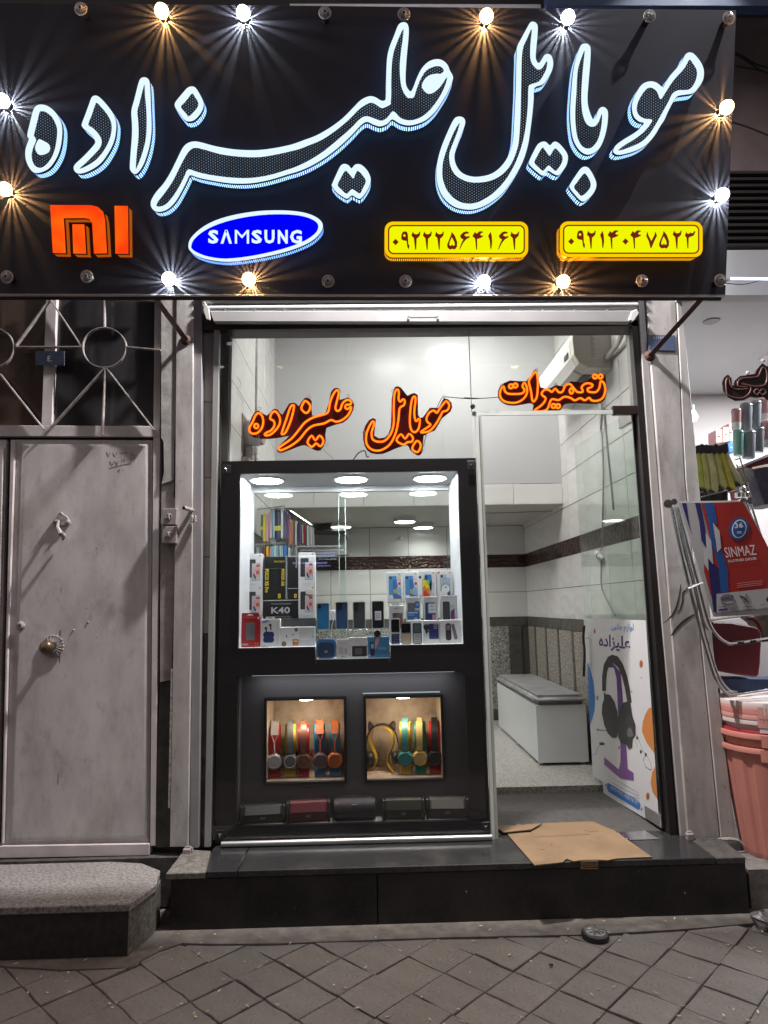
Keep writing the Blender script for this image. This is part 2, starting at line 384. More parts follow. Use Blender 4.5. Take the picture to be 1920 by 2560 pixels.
worn = ramp_mat('worn_stone', [(.3, (.06, .055, .045)), (.6, (.16, .15, .13)), (.75, (.24, .23, .2))], 50, .8, bump=.4)
r = MB(); r.prism([V((x, y, STEP - .03)) for x, y in ((-.713, -.302), (-.75, -.05), (-.88, -.02), (-.88, -.302))], (0, 0, .026)); add('corner_stone', r, worn, p, bevel=.003)
r = MB(); r.prism([V((x, y, STEP - .03)) for x, y in ((1.473, -.302), (1.47, -.06), (1.62, -.06), (1.60, -.302))], (0, 0, .027)); add('corner_stone', r, ramp_mat('worn_dark_stone', [(.3, (.03, .027, .025)), (.7, (.08, .075, .07))], 40, .75, bump=.3), p, bevel=.003)
for x, y in ((1166, 2229), (1712, 2232)):
    q = PY(x, y, -.297); r = MB(); r.lathe(q, (0, -1, 0), [(0, .004), (.002, .0035)], 10); add('bolt_cap', r, alu, p)
# left stone step before the house door
p = thing('door_step', 'grey speckled terrazzo step with cut corner before the metal door', 'step', (-1.3, -.3, 0))
terr = ramp_mat('speckled_terrazzo', [(.36, (.1, .095, .09)), (.32, (.12, .113, .106)), (.5, (.225, .213, .2)), (.68, (.33, .315, .3))], 75, .75, detail=10, bump=.15)
tz = .2
grime(terr, 4, .5, .75, .5, (.1, .092, .083)); grime(terr, 110, .6, .66, .7, (.45, .43, .41))
prof = [(-2.6, -.51), (-.955, -.51), (-.91, -.33), (-.94, -.18), (-1.05, -.09), (-1.2, -.06), (-2.6, -.06)]
r = MB(); r.prism([V((x, y, tz - .03)) for x, y in prof], (0, 0, .03)); add('tread_slab', r, terr, p, bevel=.004)
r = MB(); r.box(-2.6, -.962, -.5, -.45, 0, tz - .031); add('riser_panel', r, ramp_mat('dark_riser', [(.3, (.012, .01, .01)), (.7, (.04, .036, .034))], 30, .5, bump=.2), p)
r = MB(); r.prism([V((x, y, 0)) for x, y in ((-.961, -.5), (-.915, -.325), (-.93, -.2), (-1.0, -.3))], (0, 0, tz - .031)); add('side_panel', r, worn, p)

# ================================================================ big illuminated sign board
SB0 = PY(960, 736, -.45); TL = math.atan2(.25, 1.23)
SN = V((0, -math.cos(TL), -math.sin(TL))); SU = V((0, -math.sin(TL), math.cos(TL)))
def PS(x, y, wv=0): return PP(x, y, SB0 + SN * wv, SN)
sign = thing('shop_sign', 'large black lit sign board leaning out over the phone shop', 'sign', PS(960, 736))
board_m = ramp_mat('sign_board_sheet', [(.3, (.033, .031, .042)), (.7, (.047, .044, .058))], 2.5, .68, detail=5, spec=.3)  # bluish tint puts the letters' blue halo into the sheet's colour
bl, br, tr, tl = PS(-140, 734), PS(1814, 736.5), PS(1841, 25), PS(-140, 4)
b = MB(); b.prism([bl, br, tr, tl], -SN * .02); add('board', b, board_m, sign, bevel=.002)
b = MB()
for a, c_ in ((bl, br), (br, tr), (tl, tr)):
    b.tube([a - SN * .045, c_ - SN * .045], .018, 4)
for t in (.25, .5, .75):
    b.tube([bl.lerp(br, t) - SN * .045, tl.lerp(tr, t) - SN * .045], .015, 4)
add('back_frame', b, dark_metal, sign)
b = MB(); b.prism([bl - SU * .006, br - SU * .006, br, bl], -SN * .024); add('bottom_edge', b, mat('pale_edge', (.4, .38, .38), .5), sign)

# --- lettering
def led_face(name, base, dots, s, pitch=.0116):
    m = bpy.data.materials.new(name); m.use_nodes = True; nt = m.node_tree; L = nt.links.new
    b = nt.nodes['Principled BSDF']; b.inputs['Base Color'].default_value = (*base, 1); b.inputs['Roughness'].default_value = .35
    tc = nt.nodes.new('ShaderNodeTexCoord'); sx = nt.nodes.new('ShaderNodeSeparateXYZ'); L(tc.outputs['Object'], sx.inputs[0])
    def mth(op, a, b_=None):
        n = nt.nodes.new('ShaderNodeMath'); n.operation = op
        for i, v in enumerate((a, b_)):
            if v is None: continue
            if isinstance(v, (int, float)): n.inputs[i].default_value = v
            else: L(v, n.inputs[i])
        return n.outputs[0]
    kx = 4 * math.pi / (math.sqrt(3) * pitch)
    tot = None
    for a in (0, 60, 120):
        ca, sa = math.cos(math.radians(a)), math.sin(math.radians(a)) / math.cos(TL)
        ph = mth('ADD', mth('MULTIPLY', sx.outputs[0], kx * ca), mth('MULTIPLY', sx.outputs[2], kx * sa))
        cs = mth('COSINE', ph); tot = cs if tot is None else mth('ADD', tot, cs)
    st = mth('MULTIPLY', mth('GREATER_THAN', tot, 2.42), s)
    n = nt.nodes.new('ShaderNodeTexNoise'); n.inputs['Scale'].default_value = 9; L(tc.outputs['Object'], n.inputs['Vector'])
    st2 = mth('MULTIPLY', st, mth('ADD', mth('MULTIPLY', n.outputs['Fac'], 1.6), .1))
    b.inputs['Emission Color'].default_value = (*dots, 1); L(st2, b.inputs['Emission Strength']); return m
rim_m = glow('white_led_rim', (.74, .9, 1.0), 1.08)
face_m = led_face('dotted_led_face', (.002, .0035, .014), (.5, .7, 1.0), 1.15)
slot_m = glow('white_slot_light', (.3, .55, 1.0), 3.0)
navy_m = mat('navy_return_sheet', (.008, .014, .05), .3, var=.05)
def crop(ox, oy, s, pts): return [(ox + x / s, oy + y / s) for x, y in pts]
A_ = (0, 60, 3.95); B_ = (360, 40, 4.1475); C_ = (740, 40, 3.95); D_ = (1060, 40, 4.1475); E_ = (1400, 40, 4.1475); F_ = (100, 480, 4.1475); G_ = (440, 500, 4.1475)
DEP = .062
def resample(loop, step):
    out = []; N = len(loop)
    for i in range(N):
        a, b_ = loop[i], loop[(i + 1) % N]; n = max(1, round((b_ - a).length / step))
        for j in range(n): out.append(a.lerp(b_, j / n))
    return out
def returns(loop, w0, w1, pitch):
    """side wall of a raised letter: slotted sheet, slots lit from inside"""
    L_ = resample(loop, pitch / 2); mb = MB(); N = len(L_)
    for i in range(N):
        a, b_ = L_[i], L_[(i + 1) % N]
        q0, q1 = w0 + (w1 - w0) * .16, w0 + (w1 - w0) * .72
        for u0, u1, mi in ((w0, q0, 0), (q0, q1, 1 if i % 2 else 0), (q1, w1, 0)):
            mb.face([a + SN * u0, b_ + SN * u0, b_ + SN * u1, a + SN * u1], mi)
    return mb
def letter(name, outer, inner, blob=None, smooth=3, label=None, mats=(rim_m, face_m, navy_m, slot_m), pitch=.0095):
    o_px = catmull([V((x, y, 0)) for x, y in outer], smooth) if smooth else [V((x, y, 0)) for x, y in outer]
    i_px = catmull([V((x, y, 0)) for x, y in inner], smooth) if smooth else [V((x, y, 0)) for x, y in inner]
    o_w = [PS(p.x, p.y, DEP) for p in o_px]; i_w = [PS(p.x, p.y, DEP) for p in i_px]
    rim = MB(); rim.flat([o_w, i_w])
    for p_, q_ in zip(i_w, i_w[1:] + i_w[:1]): rim.face([p_, q_, q_ - SN * .004, p_ - SN * .004])
    root = add(name, rim, mats[0], sign, label=label)
    fc = MB(); fc.flat([[p_ - SN * .004 for p_ in i_w]]); add('dotted_face', fc, mats[1], root)
    if blob:
        bb = MB(); bb.flat([[PS(p.x, p.y, DEP + .001) for p in catmull([V((x, y, 0)) for x, y in blob], 3)]]); add('bright_spot', bb, mats[0], root)
    rt = returns([p_ - SN * DEP for p_ in o_w], .004, DEP - .0005, pitch); add('slotted_side', rt, [mats[2], mats[3]], root)
    return root
letter('sign_letter', crop(*A_, [(405,795),(470,810),(540,865),(595,950),(615,1040),(605,1180),(570,1300),(500,1410),(420,1460),(340,1468),(290,1420),(255,1340),(250,1250),(270,1180),(285,1135),(270,1110),(275,1060),(300,960),(325,860),(355,810)]),
       crop(*A_, [(405,855),(450,865),(510,915),(550,990),(565,1060),(550,1200),(515,1310),(460,1385),(405,1420),(350,1405),(315,1350),(308,1280),(325,1210),(350,1150),(340,1112),(328,1105),(345,1030),(370,930),(385,870)]),
       crop(*A_, [(390,1138),(440,1160),(480,1185),(495,1225),(480,1265),(430,1290),(385,1290),(355,1255),(348,1215),(365,1165)]))
letter('sign_letter', crop(*A_, [(940,706),(985,725),(1060,805),(1120,890),(1148,980),(1140,1100),(1110,1200),(1060,1290),(1000,1370),(920,1430),(830,1470),(770,1475),(735,1450),(728,1410),(750,1375),(800,1330),(870,1260),(930,1190),(940,1160),(915,1110),(860,1060),(815,1020),(808,985),(840,900),(880,790),(905,725)]),
       crop(*A_, [(950,772),(1000,820),(1060,895),(1100,980),(1098,1080),(1065,1180),(1015,1265),(950,1340),(870,1395),(795,1428),(785,1420),(850,1360),(920,1290),(985,1215),(1000,1150),(975,1090),(920,1030),(868,990),(900,900),(930,810)]))
letter('sign_letter', crop(*A_, [(1420,525),(1460,540),(1480,590),(1488,750),(1497,1000),(1490,1120),(1465,1250),(1420,1380),(1370,1460),(1330,1482),(1290,1450),(1282,1400),(1290,1270),(1303,1100),(1303,980),(1297,860),(1325,750),(1350,650),(1380,550)]),
       crop(*A_, [(1425,588),(1432,700),(1445,850),(1448,1000),(1440,1130),(1410,1260),(1375,1360),(1345,1428),(1338,1415),(1345,1290),(1365,1100),(1362,960),(1352,860),(1375,770),(1400,670)]))
letter('sign_letter', crop(*B_, [(495,730),(535,745),(580,815),(615,890),(615,950),(580,1020),(520,1080),(465,1093),(425,1080),(375,1020),(325,950),(320,905),(350,860),(400,800),(450,745)]),
       crop(*B_, [(498,798),(530,840),(560,890),(562,930),(530,980),(465,1042),(440,1015),(380,940),(420,890),(460,840)]))
letter('sign_letter',
  crop(*B_, [(70,1935),(85,1890),(130,1820),(200,1740),(270,1630),(340,1490),(400,1370),(450,1320),(520,1300),(600,1312),(720,1345),(860,1372),(1000,1388),(1180,1390),(1350,1370),(1500,1340)]) +
  crop(*C_, [(0,1255),(80,1225),(200,1180),(340,1100),(460,1010),(560,910),(640,830),(720,793),(780,800),(840,835),(880,830),(888,780),(890,650),(895,480),(905,380),(930,290),(970,190),(1010,90),(1050,62),(1090,68),(1112,110),(1112,200),(1100,330),(1090,450),(1082,600),(1090,690),(1130,745),(1160,700),(1190,620),(1240,520),(1310,450),(1390,425),(1450,440),(1495,480),(1520,540),(1548,590),(1545,640),(1500,750),(1440,850),(1370,950),(1280,1030),(1180,1070),(1100,1080),(1020,1060),(950,1020),(900,1065),(830,1090),(760,1070),(700,1045),(640,1080),(560,1165),(440,1280),(300,1390),(150,1480),(20,1535)]) +
  crop(*B_, [(1500,1640),(1300,1700),(1100,1735),(900,1735),(700,1705),(560,1675),(480,1650),(450,1700),(400,1800),(330,1920),(250,2000),(170,2030),(110,2020),(75,1980)]),
  crop(*B_, [(130,1945),(150,1910),(220,1820),(300,1700),(370,1560),(440,1430),(490,1375),(540,1362),(640,1385),(800,1430),(1000,1455),(1200,1458),(1400,1425),(1550,1390)]) +
  crop(*C_, [(30,1310),(120,1275),(260,1215),(400,1120),(520,1020),(630,910),(730,852),(790,870),(850,905),(930,870),(935,850),(940,780),(940,640),(945,500),(960,370),(1000,250),(1060,120),(1055,220),(1040,330),(1025,470),(1030,620),(1050,720),(1090,790),(1120,805),(1165,795),(1190,720),(1230,620),(1290,530),(1380,490),(1440,500),(1460,540),(1430,570),(1380,570),(1310,590),(1260,640),(1245,700),(1290,755),(1340,760),(1400,720),(1450,660),(1490,598),(1485,650),(1440,760),(1370,870),(1290,960),(1200,1015),(1110,1030),(1030,1005),(960,940),(900,1005),(840,1035),(770,1010),(700,990),(640,1010),(540,1110),(420,1215),(280,1330),(140,1420),(20,1480)]) +
  crop(*B_, [(1500,1590),(1300,1650),(1100,1680),(900,1675),(700,1650),(560,1620),(460,1590),(420,1660),(370,1760),(300,1870),(230,1950),(170,1975),(130,1970)]))
letter('sign_letter', crop(*C_, [(480,1460),(520,1475),(548,1505),(580,1470),(620,1462),(660,1480),(710,1535),(738,1610),(720,1690),(670,1770),(630,1805),(590,1790),(550,1770),(510,1803),(470,1790),(400,1740),(355,1680),(360,1650),(400,1560),(440,1480)]),
       crop(*C_, [(485,1525),(520,1550),(565,1600),(585,1560),(610,1525),(650,1560),(685,1610),(685,1650),(660,1700),(632,1752),(590,1730),(550,1710),(500,1755),(450,1715),(410,1670),(440,1600)]))
letter('sign_letter', crop(*D_, [(1130,58),(1165,75),(1180,120),(1172,250),(1158,400),(1165,460),(1190,488),(1215,460),(1250,405),(1290,393),(1325,420),(1340,490),(1325,570),(1280,650),(1230,710),(1145,745),(1138,850),(1125,1000),(1100,1200),(1075,1350),(1020,1520),(930,1680),(820,1830),(680,1940),(540,2000),(420,2005),(300,1970),(200,1880),(145,1760),(130,1630),(140,1510),(180,1360),(250,1190),(310,1070),(360,1042),(410,1055),(428,1100),(410,1170),(370,1270),(330,1380),(315,1470),(340,1560),(400,1630),(500,1665),(600,1662),(700,1635),(790,1570),(870,1460),(915,1330),(930,1200),(940,1000),(950,800),(955,600),(960,420),(965,320),(1010,230),(1070,120),(1100,70)]),
       crop(*D_, [(1120,128),(1105,300),(1105,430),(1130,500),(1180,548),(1220,540),(1250,500),(1278,460),(1275,530),(1240,610),(1190,680),(1105,710),(1085,740),(1080,900),(1065,1080),(1040,1240),(1000,1390),(930,1560),(830,1720),(700,1850),(560,1930),(440,1945),(330,1905),(240,1810),(195,1690),(190,1590),(200,1500),(240,1370),(310,1200),(370,1103),(350,1190),(300,1320),(265,1420),(265,1500),(290,1590),(350,1665),(460,1715),(580,1722),(700,1700),(810,1640),(900,1540),(960,1400),(985,1280),(1000,1050),(1005,850),(1010,600),(1015,420),(1030,320),(1070,230)]))
letter('sign_letter', crop(*D_, [(1235,1302),(1270,1310),(1305,1340),(1340,1308),(1375,1305),(1420,1340),(1475,1410),(1493,1470),(1475,1550),(1420,1630),(1385,1652),(1340,1635),(1285,1605),(1240,1655),(1190,1630),(1100,1550),(1090,1510),(1130,1420),(1180,1330)]),
       crop(*D_, [(1228,1362),(1260,1390),(1305,1445),(1335,1400),(1365,1368),(1400,1400),(1438,1455),(1430,1520),(1370,1605),(1330,1580),(1290,1550),(1235,1605),(1190,1570),(1145,1520),(1170,1460)]))
letter('sign_letter', crop(*E_, [(265,285),(300,300),(318,345),(312,500),(295,700),(285,850),(295,950),(330,1050),(350,1072),(375,1040),(400,970),(440,942),(480,960),(498,1010),(490,1130),(460,1260),(410,1370),(340,1425),(270,1435),(200,1390),(140,1290),(115,1160),(105,1000),(115,820),(130,640),(150,500),(185,380),(220,300)]),
       crop(*E_, [(258,350),(250,450),(235,620),(225,780),(225,900),(240,1020),(270,1100),(310,1138),(360,1140),(400,1100),(435,1010),(440,1060),(425,1180),(395,1280),(345,1350),(290,1375),(230,1350),(185,1270),(165,1160),(158,1000),(170,800),(180,600),(205,480)]))
letter('sign_letter', crop(*E_, [(270,1563),(305,1585),(350,1660),(376,1730),(370,1790),(330,1860),(260,1918),(215,1915),(160,1860),(105,1790),(100,1755),(140,1690),(200,1600),(235,1568)]),
       crop(*E_, [(258,1628),(290,1660),(318,1720),(318,1770),(275,1830),(222,1865),(190,1835),(145,1775),(180,1720),(220,1665)]))
letter('sign_letter', crop(*E_, [(1340,377),(1385,390),(1440,450),(1480,520),(1493,590),(1480,670),(1430,750),(1380,800),(1300,815),(1220,830),(1180,880),(1130,970),(1080,1080),(1040,1140),(980,1240),(900,1330),(800,1390),(690,1425),(610,1440),(565,1425),(552,1395),(580,1340),(660,1280),(760,1220),(830,1165),(870,1110),(820,1095),(770,1050),(748,980),(750,900),(790,800),(850,710),(930,677),(1000,690),(1050,730),(1070,740),(1090,700),(1140,620),(1220,530),(1270,460),(1300,400)]),
       crop(*E_, [(1345,448),(1385,490),(1420,550),(1425,610),(1400,690),(1350,755),(1300,768),(1230,770),(1170,800),(1130,880),(1080,970),(1030,1060),(990,1130),(930,1220),(850,1300),(750,1350),(640,1390),(605,1388),(680,1330),(780,1270),(870,1200),(930,1130),(955,1075),(880,1065),(820,1030),(795,970),(810,890),(860,800),(910,745),(960,740),(1010,780),(1045,858),(1090,800),(1140,720),(1200,640),(1290,540)]))
# --- orange logo
logo_face = bpy.data.materials.new('orange_logo_light'); logo_face.use_nodes = True
nt = logo_face.node_tree; nt.nodes.remove(nt.nodes['Principled BSDF']); e_ = nt.nodes.new('ShaderNodeEmission'); e_.inputs[1].default_value = 1.1
nz_ = nt.nodes.new('ShaderNodeTexNoise'); nz_.inputs['Scale'].default_value = 7; nz_.inputs['Detail'].default_value = 1; tcz = nt.nodes.new('ShaderNodeTexCoord'); nt.links.new(tcz.outputs['Object'], nz_.inputs['Vector'])
rz_ = nt.nodes.new('ShaderNodeValToRGB'); rz_.color_ramp.elements[0].position = .35; rz_.color_ramp.elements[0].color = (1, .045, .004, 1); rz_.color_ramp.elements[1].position = .68; rz_.color_ramp.elements[1].color = (1, .15, .005, 1)
nt.links.new(nz_.outputs['Fac'], rz_.inputs[0]); nt.links.new(rz_.outputs[0], e_.inputs[0]); nt.links.new(e_.outputs[0], nt.nodes['Material Output'].inputs[0])
or_side = mat('dark_orange_sheet', (.05, .008, .002), .4); or_slot = glow('orange_slot_light', (1, .2, .015), .8)
lg = None
for pts in ([(105,135),(530,137),(600,155),(655,205),(675,290),(695,635),(560,640),(540,310),(510,280),(460,270),(245,272),(255,400),(268,635),(133,632)], [(335,335),(460,335),(478,640),(345,638)], [(772,143),(912,145),(917,640),(782,640)]):
    px = crop(*F_, pts); ow = [PS(x, y, DEP) for x, y in px]
    m_ = MB(); m_.flat([ow]); f_ = add('logo_bar', m_, logo_face, sign)
    add('slotted_side', returns([q - SN * DEP for q in ow], .004, DEP - .0005, .0095), [or_side, or_slot], f_)
# --- blue oval
oo = catmull([V((x, y, 0)) for x, y in crop(*G_, [(128,480),(150,400),(250,300),(400,215),(600,155),(850,115),(1100,107),(1300,125),(1430,165),(1505,220),(1522,280),(1490,350),(1400,430),(1250,500),(1050,560),(800,610),(550,640),(350,620),(220,580),(150,530)])], 3)
oi = catmull([V((x, y, 0)) for x, y in crop(*G_, [(158,480),(185,410),(290,320),(450,245),(650,190),(880,155),(1100,147),(1280,160),(1400,195),(1465,240),(1475,290),(1440,350),(1340,420),(1180,485),(980,540),(750,585),(520,608),(350,590),(230,550),(170,510)])], 3)
ow = [PS(p.x, p.y, DEP) for p in oo]; iw = [PS(p.x, p.y, DEP) for p in oi]
m_ = MB(); m_.flat([ow, iw]); ring = add('oval_rim', m_, rim_m, sign)
m_ = MB(); m_.flat([[q - SN * .001 for q in iw]]); fc = add('oval_face', m_, glow('blue_face_light', (.0, .0, 1.0), 1.0), sign)
add('slotted_side', returns([q - SN * DEP for q in ow], .004, DEP - .0005, .0095), [navy_m, glow('blue_slot_light', (.15, .35, 1), 3)], ring)
def sq(x, y, wv=DEP + .001): X_, Y_ = crop(*G_, [(x, y)])[0]; return PS(X_, Y_, wv)
for ch, x0, x1 in (('S', 333, 440), ('\u039b', 462, 580), ('M', 610, 757), ('S', 783, 892), ('U', 917, 1022), ('N', 1055, 1158), ('G', 1182, 1305)):
    P0 = sq(x0, 452); add('raised_letter', text_mb(ch, P0, sq(x1, 452) - P0, sq(x0, 310) - P0, bold=.0 if ch == 'M' else .04), rim_m, fc)
# --- yellow number plates
DG = {'0': [[(202,278),(235,310),(203,345),(170,312)]],
 '9': [[(300,200),(325,205),(335,240),(338,330),(350,345),(345,388),(328,365),(320,300),(285,295),(265,280),(268,235),(280,208)], [(300,228),(312,245),(303,258),(288,252),(286,238)]],
 '2': [[(385,200),(395,222),(420,232),(445,222),(455,200),(463,205),(458,245),(435,270),(425,275),(420,390),(410,390),(395,270),(370,245)]],
 '5': [[(783,205),(815,245),(840,310),(838,360),(815,390),(790,382),(765,390),(740,370),(735,340),(750,300),(775,240)], [(785,262),(810,310),(815,340),(800,352),(786,335),(772,352),(757,340),(765,305)]],
 '6': [[(905,210),(940,200),(965,212),(960,225),(935,225),(915,240),(940,255),(970,248),(972,262),(935,285),(905,320),(870,390),(865,385),(885,325),(905,285),(880,270),(872,245)]],
 '4': [[(1040,205),(1055,225),(1085,200),(1115,200),(1128,212),(1110,215),(1092,235),(1115,248),(1127,240),(1120,258),(1085,275),(1062,280),(1062,390),(1052,390),(1040,275),(1012,250)]],
 '1': [[(1188,205),(1200,245),(1205,310),(1195,390),(1185,375),(1180,300),(1162,248)]],
 '7': [[(985,210),(1000,255),(1028,310),(1060,250),(1070,210),(1087,255),(1060,310),(1028,388),(1018,380),(1000,310),(975,260)]],
 '3': [[(1395,210),(1400,232),(1425,235),(1432,215),(1440,230),(1465,225),(1475,205),(1488,215),(1470,255),(1430,270),(1418,278),(1415,388),(1405,385),(1395,275),(1378,255)]]}
yel = glow('yellow_plate_light', (.88, .93, .0), 1.0); yrim = glow('amber_rim_light', (1, .62, .0), 1.0); redp = mat('dark_red_print', (.16, .012, .004), .5, var=0, emit=(.25, .012, .0), es=.5)
y_side = mat('amber_return_sheet', (.2, .06, .0), .4); y_slot = glow('amber_slot_light', (1, .42, .02), 1.5)
def plate(ox, oy, x0, y0, x1, y1, seq):
    s = 4.1475
    def q(x, y, wv=DEP): return PS(ox + x / s, oy + y / s, wv)
    out = rrect(x0, y0, x1, y1, 85, 6); i1 = rrect(x0 + 34, y0 + 34, x1 - 34, y1 - 34, 58, 6); i2 = rrect(x0 + 48, y0 + 48, x1 - 48, y1 - 48, 46, 6)
    ow = [q(*p_) for p_ in out]
    m_ = MB(); m_.flat([ow, [q(*p_) for p_ in i1]]); rt = add('plate_rim', m_, yrim, sign)
    m_ = MB(); m_.flat([[q(*p_) for p_ in i1], [q(*p_) for p_ in i2]]); add('red_line', m_, redp, rt)
    m_ = MB(); m_.flat([[q(*p_) for p_ in i2]]); f = add('number_plate', m_, yel, sign)
    add('slotted_side', returns([p_ - SN * DEP for p_ in ow], .004, DEP - .0005, .0095), [y_side, y_slot], rt)
    for d, xc, dy in seq:
        lp = DG[d]; cx = sum(p_[0] for p_ in lp[0]) / len(lp[0])
        m_ = MB(); m_.flat([[q(x - cx + xc, y + dy, DEP + .001) for x, y in l] for l in lp]); add('digit', m_, redp, f)
plate(940, 530, 90, 100, 1578, 472, [('0', 203, 0), ('9', 308, 0), ('2', 418, 0), ('2', 537, 0), ('2', 662, 0), ('5', 788, 0), ('6', 918, 0), ('4', 1068, 0), ('1', 1188, 0), ('6', 1320, 0), ('2', 1443, 0)])
plate(1380, 530, 80, 98, 1562, 468, [('0', 199, -6), ('9', 304, -10), ('2', 412, -10), ('1', 524, -10), ('4', 645, -10), ('0', 762, -6), ('4', 880, -10), ('7', 1030, -10), ('5', 1160, -10), ('2', 1302, -10), ('3', 1428, -10)])

# --- fluted bulbs round the edge
wb = glow('warm_bulb_light', (1, .72, .32), 9); cb = glow('cool_bulb_light', (.86, .96, 1), 8)
fin_m = mat('dark_fin', (.02, .02, .02), .5, var=0)
socket_m = mat('bulb_socket', (.5, .48, .45), .5)
clear_m = mat('clear_fluted_plastic', (.5, .45, .43), .12, var=.1, spec=.9)
def ring_bulb(px, py, lit):
    c = PS(px, py, .052); base = c - SN * .052
    X_, Y_ = V((1, 0, 0)), SU
    if lit:
        col, m_ = ((1, .5, .16), wb) if lit == 'w' else ((.82, .93, 1), cb)
        g_ = MB(); g_.lathe(base, SN, [(.030, .016), (.036, .025), (.048, .0305), (.060, .029), (.074, .021), (.081, .01), (.083, 0)], 18)
        r_ = add('bulb', g_, m_, sign, smooth=True)
        f_ = MB(); n = 24; a = rnd.uniform(0, 6)
        while n > 0:
            a += 2 * math.pi / 24 * rnd.uniform(.86, 1.14); n -= 1; wd = rnd.uniform(.0011, .0016)
            d = X_ * math.cos(a) + Y_ * math.sin(a); t = X_ * -math.sin(a) + Y_ * math.cos(a); h = rnd.uniform(.017, .026)
            f_.prism([base + d * .012 - t * wd, base + d * .021 - t * wd * 1.2, base + d * .021 + t * wd * 1.2, base + d * .012 + t * wd], SN * h)
        add('ray_fins', f_, fin_m, r_)  # added opaque fins that split the bulb's light into rays
        point('bulb_light', base + SN * .017, 17 if lit == 'w' else 13, col, .0012)
    else:
        g_ = MB(); g_.lathe(base, SN, [(0, .014), (.03, .016), (.045, .02), (.05, .0)], 14)
        r_ = add('unlit_bulb', g_, mat('dull_socket', (.02, .018, .018), .4), sign)
        f_ = MB(); f_.tube([c + (X_ * math.cos(t) + Y_ * math.sin(t)) * .0255 for t in [2 * math.pi * j / 22 for j in range(22)]], .0032, 6, True); add('rim_ring', f_, clear_m, r_, smooth=True)
        f_ = MB()
        for j in range(14):
            a = 2 * math.pi * j / 14
            f_.tube([c + SN * (.012 - .01 * t) + (X_ * math.cos(a + t * .9) + Y_ * math.sin(a + t * .9)) * (.006 + .019 * t) for t in (0, .33, .66, 1)], .0017, 5)
        add('spiral_flute', f_, clear_m, r_, smooth=True)
for x, y, s_ in ((202,22,0),(404,27,'w'),(608,32,'c'),(812,32,0),(1010,35,0),(1216,40,'w'),(1420,43,'c'),(1624,40,0),(1822,45,0),(1817,268,'w'),(1806,487,'c'),(6,252,'c'),(12,473,'w'),
                 (17,692,0),(217,691,0),(422,697,'c'),(622,698,'w'),(820,703,0),(1014,703,0),(1210,704,'c'),(1408,704,'w'),(1605,702,0),(1801,701,0)):
    ring_bulb(x, y, s_)
# struts to the wall
for (wx, wy), (sx_, sy_), lb in (((465, 850), (385, 742), 'brown angle strut from sign to pilaster beside the metal door'), ((1625, 890), (1758, 742), 'brown angle strut from sign to pilaster with blue plate')):
    a, b_ = PY(wx, wy, -.045), PS(sx_, sy_, -.04); d = (b_ - a).normalized()
    s_ = add('sign_strut', MB().tube([a, b_], .016, 4), mat('brown_red_steel', (.06, .03, .03), .5, var=.2), label=lb, cat='bracket', group='struts holding the sign')
    add('wall_plate', MB().lathe(a + V((0, .002, 0)), (0, -1, 0), [(0, .03), (.006, .028), (.012, .015)], 9), rust, s_)

# tube lamp fixed on the wall behind the sign, lights the front from above
lp = V((.27, -.40, 4.2))
tl_ = thing('tube_lamp', 'white tube lamp fixed high behind the top of the sign board', 'lamp', lp)
add('lamp_housing', MB().box(lp.x - .62, lp.x + .62, lp.y - .03, lp.y + .05, lp.z + .02, lp.z + .07), white_paint, tl_)
add('tube', MB().tube([lp + V((-.6, 0, 0)), lp + V((.6, 0, 0))], .013, 8), glow('tube_light', (1, .97, .95), 4), tl_)
area('tube_lamp_light', lp + V((0, 0, -.016)), lp + V((0, -.02, -1)), .22, .08, 230, (1, .955, .945))
# ================================================================ left: metal house door with fanlight
def fb(mb, x0, y0, x1, y1, Y0, Y1, mi=0):
    """box between planes Y0 (front) and Y1 whose front face spans the photo rectangle x0,y0..x1,y1"""
    a, b_ = PY(x0, y0, Y0), PY(x1, y1, Y0); return mb.box(a.x, b_.x, Y0, Y1, a.z, b_.z, mi)
def pp(mb, px, Y0, d, mi=0):
    """prism whose front outline is the photo polygon px on plane Y0, d deep"""
    return mb.prism([PY(x, y, Y0) for x, y in px], (0, d, 0), mi)
DY = -.01
door = thing('metal_door', 'grey painted double metal house door with circle grille fanlight', 'door', (-1.5, DY, .2))
m_ = MB(); m_.box(-2.6, -1.095, DY + .03, DY + .05, 2.22, 3.4)
add('fanlight_pane', MB().prism([PY(x, y, DY + .012) for x, y in ((-300, 700), (128, 700), (110, 1075), (-300, 1075))], (0, .006, 0)), ramp_mat('brown_dirty_glass', [(.3, (.03, .018, .013)), (.7, (.085, .052, .038))], 4, .25, stretch=(2, 1, .5)), door)
add('fanlight_pane', MB().prism([PY(x, y, DY + .012) for x, y in ((128, 700), (392, 700), (384, 1075), (115, 1075))], (0, .006, 0)), ramp_mat('dark_dirty_glass', [(.3, (.018, .017, .019)), (.7, (.05, .048, .052))], 4, .22, stretch=(2, 1, .5)), door)
m_ = MB(); pp(m_, ((117, 700), (144, 700), (129, 1070), (103, 1070)), DY - .012, .03); add('mullion', m_, door_frame_paint, door, bevel=.002)
m_ = MB(); pp(m_, ((-300, 1062), (385, 1065), (385, 1092), (-300, 1089)), DY - .014, .03); add('transom_rail', m_, door_frame_paint, door, bevel=.002)
m_ = MB(); pp(m_, ((387, 690), (404, 690), (400, 1095), (383, 1095)), DY - .016, .05); add('jamb', m_, pilaster_paint, door, bevel=.002)
m_ = MB(); pp(m_, ((383, 1095), (400, 1095), (388, 2115), (375, 2115)), DY - .016, .05); add('jamb', m_, door_frame_paint, door, bevel=.002)
def s3(x, y): return (x / 2.9625, 700 + y / 2.9625)
GY = DY - .045
